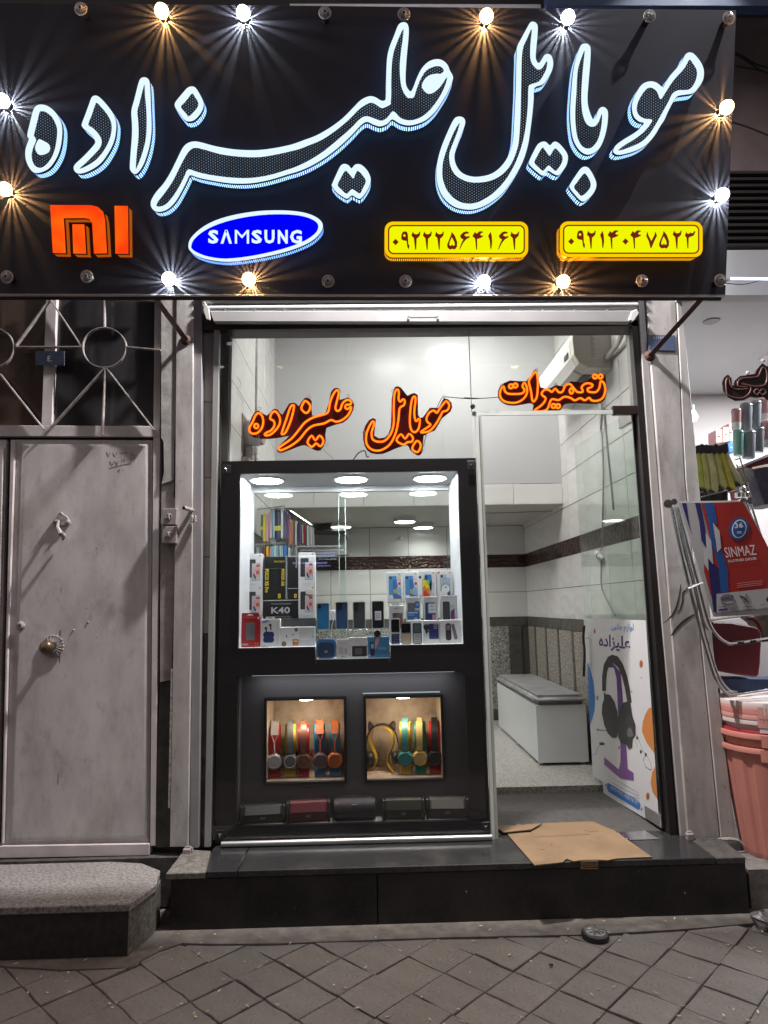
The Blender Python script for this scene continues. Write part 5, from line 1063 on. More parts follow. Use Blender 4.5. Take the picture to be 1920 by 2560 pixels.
def phone_pic(b, u0, v0, u1, v1, back, front, kind):
    """box art: phone back with camera block and a second phone front overlapping it"""
    bu1, fv0 = u0 + (u1 - u0) * .66, v0 + (v1 - v0) * .18
    b.rect('printed_phone_back', u0, v0, bu1, v0 + (v1 - v0) * .86, pr[back], .03, 1); b.rect('printed_camera_block', u0 + .05, v0 + .02, u0 + .2, v0 + .1, pr['black'], .012, 2)
    fu0 = u0 + (u1 - u0) * .36
    b.rect('printed_phone_front', fu0, fv0, u1, v1, pr['black'], .025, 2)
    w_, h = u1 - fu0, v1 - fv0; q = lambda uv: [(fu0 + .03 * w_ + u * w_ * .94, fv0 + .015 * h + v_ * h * .97) for u, v_ in uv]
    if kind == 'flower':
        b.poly('printed_screen', q([(0, 0), (1, 0), (1, 1), (0, 1)]), pr['silver'], 3); b.poly('printed_petal', q([(.1, .35), (.5, .2), (1, .3), (1, .75), (.8, .85), (.4, .75), (.15, .55)]), pr['pink'], 4); b.poly('printed_petal', q([(.45, .12), (.9, .05), (1, .2), (.6, .2)]), pr['red'], 5)
        b.poly('printed_petal', q([(.15, .65), (.3, .6), (.55, .85), (.5, .95), (.3, .85)]), pr['navy'], 5); b.poly('printed_petal', q([(.5, .45), (.85, .4), (.95, .6), (.6, .68)]), pr['rust'], 5)
    elif kind == 'wave':
        b.poly('printed_screen', q([(0, 0), (1, 0), (1, 1), (0, 1)]), pr['sky'], 3); b.poly('printed_wave', q([(0, 0), (.45, 0), (.6, .3), (.35, .55), (0, .5)]), pr['blue'], 4); b.poly('printed_wave', q([(.45, 0), (1, 0), (1, .5), (.6, .3)]), pr['white'], 4)
        b.poly('printed_sun', q(ell(.82, .2, .17, .09, 12)), pr['red'], 5); b.poly('printed_wave', q(ell(.28, .65, .26, .12, 12)), pr['gold'], 5); b.poly('printed_wave', q([(0, .75), (.5, .82), (1, .9), (1, 1), (0, 1)]), pr['blue'], 4)
    elif kind == 'flame':
        b.poly('printed_screen', q([(0, 0), (1, 0), (1, 1), (0, 1)]), pr['yellow'], 3); b.poly('printed_flame', q([(0, .45), (.3, .3), (.6, .5), (.9, .4), (1, .7), (1, 1), (0, 1)]), pr['orange'], 4); b.poly('printed_flame', q([(.1, .7), (.4, .55), (.7, .75), (.9, .85), (.8, 1), (.1, 1)]), pr['red'], 5); b.poly('printed_flame', q([(.5, 0), (1, 0), (1, .35), (.7, .25)]), pr['green'], 4)
    elif kind == 'pastel':
        b.poly('printed_screen', q([(0, 0), (1, 0), (1, 1), (0, 1)]), pr['sky'], 3); b.poly('printed_wave', q([(0, .3), (.6, .1), (1, .4), (.5, .7)]), pr['pink'], 4); b.poly('printed_wave', q([(0, .6), (.6, .5), (1, .8), (1, 1), (0, 1)]), pr['violet'], 4)
T1, T2, T3 = .30, .21, .09      # the three rows behind each other
raised = OZ0 + .17
risers = thing('display_riser', 'clear acrylic stepped riser carrying the back row of phone boxes', 'riser', (-.1, .3, OZ0))
acr = glass('acrylic', (.95, .97, .97), 1.25)
add('riser_step', MB().box(OX0 + .004, -.31, .285, .40, OZ0 + .002, OZ0 + .155), acr, risers); add('riser_step', MB().box(.10, OX1 - .004, .285, .40, OZ0 + .002, OZ0 + .215), acr, risers); add('riser_step', MB().box(.12, OX1 - .004, .195, .28, OZ0 + .002, OZ0 + .105), acr, risers)
a, b_ = PY(*z3(622, 968), .28), PY(*z3(1083, 1120), .28); add('riser_face', MB().box(a.x, b_.x, .279, .284, OZ0 + .001, a.z), mat('dark_riser_face', (.05, .05, .052), .4), risers)
for i, (x0, y0, x1, y1, lb) in enumerate(((168, 130, 395, 547, 'white phone box with red flower picture, upper one by the left white panel'), (168, 550, 395, 965, 'white phone box with red flower picture, lower one behind the red box'), (860, 110, 1080, 541, 'tall white phone box with red flower picture right of the black boxes'), (860, 545, 1080, 960, 'white phone box with small paper sticker, below its twin beside the black boxes'))):
    b = Box('phone_box', lb, 'phone box', z3, x0, y0, x1, y1, T1, .05, box_white, 'phone boxes in the display case'); phone_pic(b, .12, .17, .86, .82, 'black', 'pink', 'flower'); b.disc('printed_logo', .84, .055, .05, pr['orange']); b.text('Redmi Note 12', .3, .92, .72, .945, pr['dkgrey'])
    if i == 3: b.rect('paper_sticker', .44, .13, .88, .26, pr['cream'], 0, 7); b.poly('sticker_fold', [(.48, .27), (.86, .27), (.67, .34)], pr['dkgrey'], 8)
bx = lambda lb, x0, y0, x1, y1, Y=T1, d=.05: Box('phone_box', lb, 'phone box', z3, x0, y0, x1, y1, Y, d, box_black, 'phone boxes in the display case')
b = bx('wide black box with small yellow lettering lying on the black phone boxes', 415, 166, 858, 309); b.text('POCO X3 GT', .3, .36, .62, .5, pr['yellow'])
b = bx('black box with POCO X5 Pro in yellow running downwards', 405, 318, 629, 724); b.text('POCO X5 Pro', .1, .02, .32, .76, pr['yellow'], 1, .03, True); b.rect('yellow_label', .86, .81, 1.0, .95, pr['yellow']); b.rect('label_bar', .91, .84, .94, .92, pr['black'], 0, 2)
b = bx('black box with POCO X5 in yellow running downwards', 632, 312, 860, 720); b.text('POCO X5', .04, .03, .22, .56, pr['yellow'], 1, .03, True); b.rect('yellow_label', .77, .82, .9, .94, pr['yellow']); b.rect('label_bar', .82, .84, .85, .92, pr['black'], 0, 2); b.rect('panel_print', .4, .64, .98, .66, pr['grey'])
b = bx('black K40 box with large white lettering below the POCO boxes', 405, 737, 860, 962); b.text('K40', .23, .36, .76, .72, pr['silver'], 1, .02); b.poly('printed_bracket', [(.2, .14), (.82, .14), (.76, .22), (.26, .22)], pr['dkgrey']); b.poly('printed_bracket', [(.2, .94), (.82, .94), (.76, .86), (.26, .86)], pr['dkgrey'])
b = Box('power_bank_box', 'red power bank box marked 20000 at the left end of the shelf', 'power bank box', z3, 104, 948, 366, 1352, T3, .035, box_red, tab=(.04, .95, .02)); b.rect('printed_power_bank', .3, .18, .73, .74, pr['dkgrey'], .03); b.text('20000.', .08, .84, .43, .9, pr['white']); b.disc('printed_logo', .9, .045, .05, pr['white'])
for k in range(4): b.rect('printed_mark', .74 + .1 * (k % 2), .83 + .08 * (k // 2), .8 + .1 * (k % 2), .85 + .08 * (k // 2), pr['pink'])
b = Box('earbud_box', 'white earbud box with blue oval logo and dark blue charging case picture', 'earbud box', z3, 370, 975, 621, 1343, T3, .04, box_white, tab=(.25, .75, .012))
b.poly('printed_oval', ell(.26, .09, .2, .038, 16, -.12), pr['blue']); b.text('SAMSUNG', .1, .075, .42, .105, pr['white'], 2, .02); b.rect('printed_charging_case', .14, .44, .7, .66, pr['navy'], .09); b.rect('printed_charging_case', .14, .62, .7, .82, pr['navy'], .09, 2); b.disc('printed_earbud', .28, .32, .07, pr['black']); b.rect('printed_earbud_stem', .27, .33, .33, .46, pr['black']); b.disc('printed_earbud', .5, .21, .07, pr['black']); b.rect('printed_earbud_stem', .5, .22, .56, .38, pr['black'])
for k in range(9): b.rect('printed_mark', .83, .12 + k * .09, .9, .15 + k * .09, pr['grey'])
b.rect('printed_line', .06, .92, .25, .935, pr['dkgrey']); b.rect('printed_line', .06, .955, .45, .965, pr['dkgrey'])
b = Box('earphone_box', 'square white earphone box with brown disc and orange label', 'earphone box', z3, 625, 1078, 868, 1323, T3, .03, box_white); b.disc('printed_disc', .85, .15, .1, pr['dkgrey']); b.disc('printed_disc', .2, .87, .13, mat('print_brown', (.14, .1, .06), .4)); b.rect('orange_label', .66, .64, .98, .96, pr['rust']); b.rect('label_bar', .72, .7, .92, .78, pr['cream'], 0, 2)
b.poly('printed_earphone', [(.3, .42), (.34, .4), (.38, .5), (.36, .56), (.3, .5)], pr['dkgrey']); b.poly('printed_earphone', [(.62, .42), (.7, .36), (.72, .38), (.68, .46)], pr['dkgrey']); b.rect('printed_cable', .38, .5, .6, .51, pr['grey'])
b = Box('charger_box', 'white charger box with grey window beside the earphone box', 'charger box', z3, 872, 1075, 1076, 1320, T3, .03, box_white); b.rect('printed_window', .03, .68, .72, .95, pr['silver']); b.rect('printed_window', .03, .02, .72, .6, mat('print_palegrey', (.58, .59, .57), .4)); b.rect('printed_mark', .38, .34, .42, .4, pr['dkgrey']); b.rect('printed_stripe', .74, .02, .98, .97, mat('print_paleblue', (.5, .62, .68), .4)); b.rect('printed_mark', .84, .46, .88, .54, pr['blue'], 0, 2)
# phones standing on the acrylic bridge in the middle
zs = PY(*z3(1180, 1112), .13).z
add('acrylic_bridge', MB().box(tx0 + .004, tx1 - .004, .12, .2, zs - .006, zs), acr, label='clear acrylic bridge carrying the four smartphones', cat='shelf', bevel=.001)
SH = {'blue': mat('phone_blue', (.04, .24, .5), .22, var=.2, vs=9, metal=.3), 'dblue': ramp_mat('phone_dark_blue', [(.3, (.01, .015, .03)), (.6, (.05, .12, .25)), (.75, (.12, .2, .32))], 5, .15, stretch=(1, 1, .25)), 'graph': mat('phone_graphite', (.055, .065, .075), .3, var=.1), 'blk': mat('phone_black', (.018, .018, .022), .2, var=.2)}
def smartphone(zf, x0, y0, x1, y1, m_, lb, cams):
    a, b_ = PY(*zf(x0, y0), .13), PY(*zf(x1, y1), .13); w_, h = b_.x - a.x, a.z - zs
    o = thing('smartphone', lb, 'smartphone', ((a.x + b_.x) / 2, .135, zs), 'smartphones on the acrylic bridge')
    add('phone_body', MB().prism([V((a.x + .003 + x, .13, zs + .003 + z)) for x, z in rrect(0, 0, w_ - .006, h - .006, .007, 4)], (0, .009, 0)), m_, o, bevel=.0015, seg=2)
    mb = MB(); lo = [V((a.x + x, .128, zs + z)) for x, z in rrect(0, 0, w_, h, .01, 4)]; li = [V((a.x + .0035 + x, .128, zs + .0035 + z)) for x, z in rrect(0, 0, w_ - .007, h - .007, .007, 4)]
    mb.flat([lo, li]); k = len(lo)
    for i in range(k): j = (i + 1) % k; dv = V((0, .012, 0)); mb.face([lo[i], lo[j], lo[j] + dv, lo[i] + dv])
    add('clear_case', mb, mat('clear_tpu', (.45, .5, .52), .2, spec=.8), o)
    cu, cv, cw, ch = cams; add('camera_block', MB().prism([V((a.x + cu * w_ + x, .1275, zs + h * (1 - cv) - ch * h + z)) for x, z in rrect(0, 0, cw * w_, ch * h, .005, 3)], (0, .003, 0)), black_plastic, o)
    for k in range(4): add('camera_lens', MB().lathe((a.x + w_ * (cu + cw * (.3 + .4 * (k % 2))), .1274, zs + h * (1 - cv) - ch * h * (.3 + .4 * (k // 2))), (0, -1, 0), [(0, .0042), (.001, .0036), (.0005, .002), (.0005, 0)], 12), mat('lens_glass', (.02, .025, .035), .08, spec=.9), o)
    return o, a, w_, h
smartphone(z3, 1095, 765, 1265, 1110, SH['blue'], 'bright blue smartphone with square camera block on the acrylic bridge', (.07, .05, .28, .16))
smartphone(z3, 1340, 750, 1506, 1105, SH['dblue'], 'dark blue glossy smartphone with large camera block on the acrylic bridge', (.05, .03, .48, .22))
smartphone(z4, 112, 748, 281, 1095, SH['graph'], 'matt graphite smartphone with tall camera block on the acrylic bridge', (.06, .04, .38, .28))
o, a, w_, h = smartphone(z4, 356, 738, 525, 1090, SH['blk'], 'black smartphone with white price sticker on its back', (.06, .05, .32, .18))
add('price_sticker', MB().box(a.x + w_ * .25, a.x + w_ * .76, .1268, .1275, zs + h * .31, zs + h * .63), pr['white'], o); add('sticker_line', MB().box(a.x + w_ * .32, a.x + w_ * .68, .1264, .1267, zs + h * .53, zs + h * .55).box(a.x + w_ * .32, a.x + w_ * .66, .1264, .1267, zs + h * .45, zs + h * .47).box(a.x + w_ * .32, a.x + w_ * .68, .1264, .1267, zs + h * .38, zs + h * .4), pr['dkgrey'], o)
# clear tray in the middle with the front goods
ty = .035
tr_ = thing('acrylic_tray', 'clear acrylic tray hanging at the front middle of the case', 'tray', ((tx0 + tx1) / 2, ty, tz0))
add('tray_front', MB().box(tx0 + .002, tx1 - .002, .0305, .0325, tz0 + .001, tz0 + .024), acr, tr_)
for x in (tx0 + .006, tx1 - .006): add('tray_foot', MB().tube([V((x, .004, tz0 - .02)), V((x, .004, tz0 + .03))], .003, 6), chrome, tr_)
a, b_ = PY(*z1(598, 1190), .05), PY(*z1(724, 1300), .05)
sp_ = thing('pocket_speaker', 'small blue bluetooth speaker in the clear tray', 'speaker', ((a.x + b_.x) / 2, .05, tz0))
add('speaker_body', MB().prism([V((a.x + x, .05, tz0 + .002 + z)) for x, z in rrect(0, 0, b_.x - a.x, a.z - tz0, .022, 5)], (0, .035, 0)), mat('speaker_blue', (.05, .2, .4), .5), sp_, bevel=.004, seg=2)
add('grille', MB().prism([V((a.x + .007 + x, .049, tz0 + .007 + z)) for x, z in rrect(0, 0, b_.x - a.x - .014, (a.z - tz0) * .78, .02, 5)], (0, .002, 0)), mat('speaker_navy', (.02, .06, .14), .8, bump=.6, bs=400), sp_)
xm = (a.x + b_.x) / 2; add('badge', MB().box(xm - .007, xm + .007, .0478, .049, tz0 + .03, tz0 + .04), pr['silver'], sp_); add('badge_mark', MB().box(xm - .004, xm + .004, .0472, .0478, tz0 + .032, tz0 + .038), pr['red'], sp_)
b = Box('charger_box', 'small white charger box with plug drawing in the clear tray', 'charger box', z1, 729, 1187, 810, 1295, .05, .03, box_white, zbase=tz0 + .001, tab=(.12, .85, .018)); b.rect('printed_line', .15, .2, .85, .225, pr['grey']); b.rect('printed_plug', .18, .42, .56, .78, pr['silver'], .02); b.rect('printed_plug_pin', .26, .3, .3, .42, pr['silver']); b.rect('printed_plug_pin', .42, .3, .46, .42, pr['silver']); b.rect('printed_plug', .64, .48, .86, .76, pr['grey'], .04); b.rect('printed_line', .35, .88, .68, .91, pr['dkgrey'])
b = Box('memory_box', 'white box with dark clear window in the middle of the tray', 'adapter box', z1, 812, 1176, 928, 1292, .05, .03, box_white, zbase=tz0 + .001, tab=(.25, .72, .018)); b.rect('printed_window', .15, .42, .98, .92, pr['black']); b.rect('printed_device', .3, .52, .72, .84, pr['dkgrey'], .02, 2); b.text('TSCO', .33, .14, .62, .21, pr['grey'])
b = Box('feature_phone_box', 'blue feature phone box with pale swoosh in the clear tray', 'phone box', z1, 930, 1172, 1072, 1287, .05, .03, box_blue, 'phone boxes in the display case', zbase=tz0 + .001); b.poly('printed_swoosh', [(.4, 0), (.56, 0), (.5, .3), (.36, .6), (.06, .98), (.0, .9), (.3, .5)], pr['pink']); b.rect('printed_phone', .1, .24, .33, .9, pr['navy'], .1, 2); b.rect('printed_screen', .15, .34, .28, .56, pr['sky'], 0, 3); b.text('NOKIA', .48, .5, .9, .64, pr['sky'], 2, .02)
a = PY(*z1(994, 1158), .06); wt = thing('smart_watch', 'small smart watch with glossy face on the blue phone box', 'watch', a)
zt_ = b.zt; add('strap', MB().box(a.x - .018, a.x + .018, .055, .075, zt_ + .001, zt_ + .022), mat('strap_blue', (.05, .25, .45), .5), wt, bevel=.006); add('watch_face', MB().lathe((a.x, .05, zt_ + .016), (0, -1, 0), [(-.006, .019), (0, .019), (.003, .016)], 20), black_plastic, wt, smooth=True); add('face_ring', MB().tube([V((a.x + .0185 * math.cos(t), .0495, zt_ + .016 + .0155 * math.sin(t))) for t in [2 * math.pi * j / 20 for j in range(20)]], .0022, 6, True), pr['silver'], wt, smooth=True)
# right side: three rows
for i, (x0, y0, x1, y1, lb, kd) in enumerate(((552, 366, 752, 756, 'white phone box with blue phone and red sun, by the middle glass edge', 'wave'), (765, 362, 965, 760, 'white phone box with blue phone and red sun, second in the back row', 'wave'), (978, 349, 1196, 760, 'white phone box with yellow and red flame screen in the back row', 'flame'), (1200, 345, 1410, 760, 'white phone box with round white stickers in the back row', 'pastel'))):
    b = Box('phone_box', lb, 'phone box', z4, x0, y0, x1, y1, T1, .05, box_white, 'phone boxes in the display case')
    if kd == 'wave': phone_pic(b, .13, .13, .95, .85, 'lightblue', 'sky', 'wave')
    elif kd == 'flame': b.rect('printed_phone_back', .3, .12, .74, .62, pr['blue'], .03); b.disc('printed_camera', .42, .2, .09, pr['navy'], 2); b.rect('printed_phone_back', .62, .35, .9, .86, pr['silver'], .03); phone_pic(b, -.1, .14, .62, .86, 'white', 'yellow', 'flame')
    else: phone_pic(b, .2, .12, .86, .8, 'grey', 'cream', 'pastel'); b.disc('round_sticker', .56, .56, .32, pr['teal'], 7); b.disc('round_sticker', .56, .56, .27, pr['white'], 8); b.disc('round_sticker', .42, .72, .24, pr['white'], 9); b.rect('sticker_mark', .5, .5, .62, .54, pr['blue'], 0, 10)
    b.rect('printed_logo', .8, .05, .9, .09, pr['red' if kd == 'pastel' else 'orange'], .01)
    if kd == 'pastel': b.poly('red_scribble', [(.06, .03), (.2, .03), (.18, .1), (.12, .08), (.1, .14)], pr['red'], 2)
b = Box('cable_box', 'white hanging box with dark red cable behind the keypad phone', 'cable box', z4, 583, 800, 780, 1000, T2, .03, box_white, tab=(.22, .7, .02), zbase=OZ0); b.rect('printed_window', .22, .2, .9, .6, pr['dkgrey']); b.rect('printed_coil', .3, .32, .8, .56, pr['rust'], .04, 2); b.rect('printed_line', .3, .06, .66, .1, pr['grey'])
for x0, y0, x1, y1, lb, kd in ((800, 687, 993, 985, 'white phone box with dark blue advert sticker in the middle row', 0), (1026, 682, 1220, 985, 'white phone box with pale blue speech sticker in the middle row', 1), (1250, 668, 1470, 985, 'white phone box with dark phone and rainbow screen in the middle row', 2)):
    b = Box('phone_box', lb, 'phone box', z4, x0, y0, x1, y1, T2, .045, box_white, 'phone boxes in the display case', zbase=OZ0); b.text('Galaxy', .25, .035, .66, .06, pr['dkgrey'])
    if kd == 0: b.rect('printed_phone_back', .12, .13, .62, .4, pr['dkgrey'], .02); b.rect('advert_sticker', .08, .3, .92, .62, pr['blue'], .01, 2); b.rect('advert_line', .14, .34, .8, .36, pr['white'], 0, 3); b.rect('advert_line', .14, .39, .6, .41, pr['sky'], 0, 3); b.disc('advert_globe', .66, .49, .14, pr['sky'], 3); b.rect('blue_badge', .62, .1, .96, .25, pr['blue'], .03, 3); b.text('24', .7, .13, .88, .2, pr['white'], 4)
    elif kd == 1: b.rect('printed_phone_back', .12, .13, .84, .64, pr['navy'], .03); b.rect('speech_sticker', .32, .15, .9, .37, pr['sky'], .03, 2); b.rect('speech_sticker', .35, .165, .87, .355, pr['white'], .025, 3); b.text('9+', .5, .19, .7, .24, pr['navy'], 4); b.rect('sticker_line', .42, .28, .8, .3, pr['grey'], 0, 4); b.rect('printed_phone_front', .6, .4, .84, .64, pr['pink'], .01, 4)
    else: b.rect('printed_phone_back', .12, .13, .56, .62, pr['black'], .03); b.rect('printed_phone_front', .58, .2, .84, .62, pr['silver'], .02, 2); b.poly('printed_screen', [(.6, .35), (.84, .28), (.84, .48), (.6, .5)], pr['violet'], 3); b.poly('printed_screen', [(.6, .48), (.84, .44), (.84, .62), (.6, .62)], mat('print_magenta', (.5, .05, .2), .4), 3)
b = Box('phone_box', 'white box just behind the grey keypad phone', 'phone box', z4, 815, 988, 1016, 1268, T3 + .035, .03, box_white, 'phone boxes in the display case', zbase=OZ0); b.rect('printed_line', .8, .04, .95, .06, pr['dkgrey'])
b = Box('phone_box', 'white box with rugged black phone and round black badge in the front row', 'phone box', z4, 1018, 992, 1236, 1268, T3, .04, box_white, 'phone boxes in the display case', zbase=OZ0); b.poly('printed_badge', ell(.24, .28, .2, .15, 14), pr['black']); b.poly('printed_arc', [(.08, .22), (.24, .1), (.4, .22), (.24, .16)], pr['grey'], 2); b.poly('printed_tail', [(.14, .38), (.4, .46), (.18, .6)], pr['black'], 1); b.rect('printed_phone', .38, .14, .97, .8, pr['navy'], .04, 2)
for k in range(9): b.rect('printed_key', .68 + .08 * (k % 3), .16 + .08 * (k // 3), .73 + .08 * (k % 3), .21 + .08 * (k // 3), pr['grey'], 0, 3)
b = Box('phone_box', 'wide white box with two black keypad phones at the right end of the shelf', 'phone box', z4, 1240, 986, 1546, 1272, T3, .04, box_white, 'phone boxes in the display case', zbase=OZ0); b.rect('printed_phone', .24, .14, .49, .88, pr['black'], .1); b.poly('printed_phone', [(.5, .2), (.62, .16), (.76, .74), (.74, .84), (.62, .84)], pr['dkgrey']); b.text('Nokia 110', .64, .04, .9, .08, pr['grey'])
for k in range(9): b.rect('printed_key', .28 + .06 * (k % 3), .24 + .07 * (k // 3), .32 + .06 * (k % 3), .28 + .07 * (k // 3), pr['grey'], 0, 2)
def keyphone(x0, y0, x1, y1, lb, body, screen, keys, keym, nx, ny, qwerty=False):
    a, b_ = PY(*z4(x0, y0), .055), PY(*z4(x1, y1), .055); w_, h = b_.x - a.x, a.z - OZ0
    o = thing('keypad_phone', lb, 'keypad phone', ((a.x + b_.x) / 2, .06, OZ0), 'keypad phones on the shelf')
    add('phone_body', MB().prism([V((a.x + x, .055, OZ0 + .001 + z)) for x, z in rrect(0, 0, w_, h - .001, .008, 4)], (0, .013, 0)), body, o, bevel=.002, seg=2)
    u0, v0, u1, v1 = screen; add('screen', MB().prism([V((a.x + w_ * u0 + x, .0545, OZ0 + h * v0 + z)) for x, z in rrect(0, 0, w_ * (u1 - u0), h * (v1 - v0), .003, 2)], (0, .0008, 0)), mat('phone_screen', (.012, .012, .015), .1, spec=.9) if not keys == 'lcd' else mat('lcd_grey', (.12, .16, .15), .3), o)
    for j in range(ny):
        for i in range(nx):
            kx, kz = a.x + w_ * (.08 + .84 * i / nx), OZ0 + h * (.04 + (v0 - .1) * j / ny)
            add('key', MB().box(kx + .0006, kx + w_ * .84 / nx - .0006, .0535, .0554, kz + .0006, kz + h * (v0 - .1) / ny - .001), keym, o)
    return o
keyphone(602, 966, 730, 1275, 'white keypad phone with dark keys at the front of the shelf', pr['white'], (.06, .48, .94, .97), 0, pr['navy'], 3, 5)
keyphone(738, 1010, 872, 1266, 'black and white keyboard phone at the front of the shelf', mat('qwerty_shell', (.3, .3, .29), .3), (.04, .52, .96, .92), 0, pr['cream'], 5, 4)
keyphone(888, 1024, 1010, 1266, 'small silver and navy keypad phone with grey screen', mat('phone_navy_shell', (.06, .1, .16), .3), (.2, .58, .8, .9), 'lcd', pr['silver'], 3, 5)
c_ = PY(*z1(703, 1018), .3); ch = add('phone_charger', MB().box(c_.x - .014, c_.x + .014, .29, .32, c_.z - .006, c_.z + .016), white_paint, label='white phone charger with lead behind the smartphones', cat='charger', bevel=.003); add('charger_lead', MB().tube(catmull([c_ + V((0, 0, -.006)), c_ + V((.004, 0, -.04)), c_ + V((-.004, 0, -.07)), V((c_.x - .01, .3, OZ0 + .002))], 3, False), .002, 5), white_paint, ch)

# ================================================================ phone cases hanging behind the display case
def z2(x, y): return (580 + x / 5.184, 1160 + y / 5.184)
pc = dict(y='yellow', p='pink', w='white', s='sky', b='blue', n='navy', t='teal', o='rust', g='grey', d='dkgrey', v='violet', r='red', c='cream')
def hook(px0, px1, Y, lb):
    a, b_ = PY(*z2(*px0), Y), PY(*z2(*px1), Y); h_ = add('peg_rail', MB().tube([a, b_], .004, 6), chrome, label=lb, cat='peg rail', group='peg rails for phone cases'); return h_
hook((330, 585), (690, 540), .8, 'upper chrome peg rail of hanging phone cases by the left wall'); hook((280, 1045), (700, 1030), .8, 'lower chrome peg rail of hanging phone cases by the left wall'); hook((760, 610), (1030, 790), 1.4, 'chrome peg rail sloping away with clear packets under the loft')
CN = dict(y='bright yellow', p='pink', w='white', s='pale blue', b='blue', n='navy', t='teal', o='orange red', g='grey', d='charcoal', v='violet', r='red', c='cream')
used = {}
def packs(items, Y, row):
    seen = {}
    for i, it in enumerate(items):
        x, y0, y1, wd, k = it[:5]; l = it[5] if len(it) > 5 else 0; nm = CN[k]
        near = ('first, before %s' % CN[items[1][4]]) if i == 0 else ('last, after %s' % CN[items[-2][4]]) if i == len(items) - 1 else ('between %s and %s' % (CN[items[i - 1][4]], CN[items[i + 1][4]]))
        pack(x, y0, y1, wd, Y, k, row, l, '%s phone case %s%s, %s' % (nm, 'with yellow label ' if l else '', near, row))
def pack(x, y0, y1, wd, Y, k, row, label_m=False, lab=None):
    a, b_ = PY(*z2(x - wd / 2, y0), Y), PY(*z2(x + wd / 2, y1), Y); lx = rnd.uniform(-.004, .004)
    key = (k, row); used[key] = used.get(key, 0) + 1
    o = add('phone_case_pack', MB().prism([V((a.x, Y, a.z)), V((b_.x, Y, a.z + .002)), V((b_.x + lx, Y, b_.z)), V((a.x + lx, Y, b_.z))], (0, .075, 0)), pr[pc[k]], label=lab, cat='phone case', group='phone cases hanging in the ' + row, bevel=.0015)
    add('hang_loop', MB().tube([V(((a.x + b_.x) / 2, Y + .01, a.z)), V(((a.x + b_.x) / 2 - .006, Y + .01, a.z + .018)), V(((a.x + b_.x) / 2 + .004, Y + .01, a.z + .026))], .0012, 4), pr['silver'], o)
    if label_m: add('price_label', MB().box(a.x - .001, b_.x + .001, Y - .0012, Y - .0002, b_.z + (a.z - b_.z) * .3, b_.z + (a.z - b_.z) * .46), pr['yellow'], o)
packs(((384, 660, 940, 24, 'd', 1), (420, 645, 1000, 32, 'y', 0), (458, 650, 1000, 34, 'p', 0), (490, 620, 965, 22, 'p', 0), (518, 590, 960, 22, 's', 0), (541, 595, 965, 16, 'w', 0), (562, 600, 975, 16, 'n', 1), (582, 600, 980, 15, 'n', 1), (601, 600, 975, 15, 'd', 1), (620, 605, 970, 15, 'n', 1), (648, 575, 960, 32, 'w', 0), (677, 600, 965, 18, 'd', 0), (700, 620, 975, 20, 'v', 0), (726, 650, 985, 24, 'v', 0), (757, 720, 1040, 38, 'o', 0)), .8, 'upper row by left wall')
packs(((300, 1075, 1190, 16, 'd'), (322, 1080, 1190, 16, 'g'), (345, 1085, 1190, 16, 'g'), (366, 1085, 1190, 16, 't'), (392, 1080, 1195, 16, 'd'), (420, 1075, 1195, 16, 'r'), (455, 1070, 1195, 26, 'y'), (480, 1080, 1195, 18, 'o'), (504, 1070, 1195, 20, 'p'), (530, 1065, 1195, 22, 's'), (558, 1060, 1195, 24, 'w'), (590, 1060, 1195, 24, 's'), (622, 1060, 1195, 24, 'c'), (652, 1062, 1195, 22, 's'), (692, 1055, 1195, 36, 'b'), (740, 1090, 1195, 30, 'g'), (790, 1090, 1195, 30, 'd')), .8, 'lower row')
packs(((800, 730, 1050, 30, 'd'), (828, 740, 1050, 22, 'w'), (858, 770, 1000, 24, 'v'), (885, 780, 1030, 22, 'd'), (912, 790, 1020, 20, 'g'), (935, 800, 1040, 20, 'r'), (958, 800, 1040, 18, 'd'), (980, 800, 1050, 18, 'w'), (1002, 810, 1050, 18, 'g'), (1024, 820, 1050, 18, 'w'), (1045, 830, 1050, 16, 'g')), 1.4, 'farther row under loft')
bdd = add('pegboard', pp(MB(), [z2(*q_) for q_ in ((285, 610), (700, 570), (1060, 800), (1060, 1260), (285, 1260))], 1.75, .02), mat('dark_pegboard', (.1, .1, .1), .6, var=.3, vs=30), label='dark pegboard wall behind the hanging phone cases', cat='pegboard')

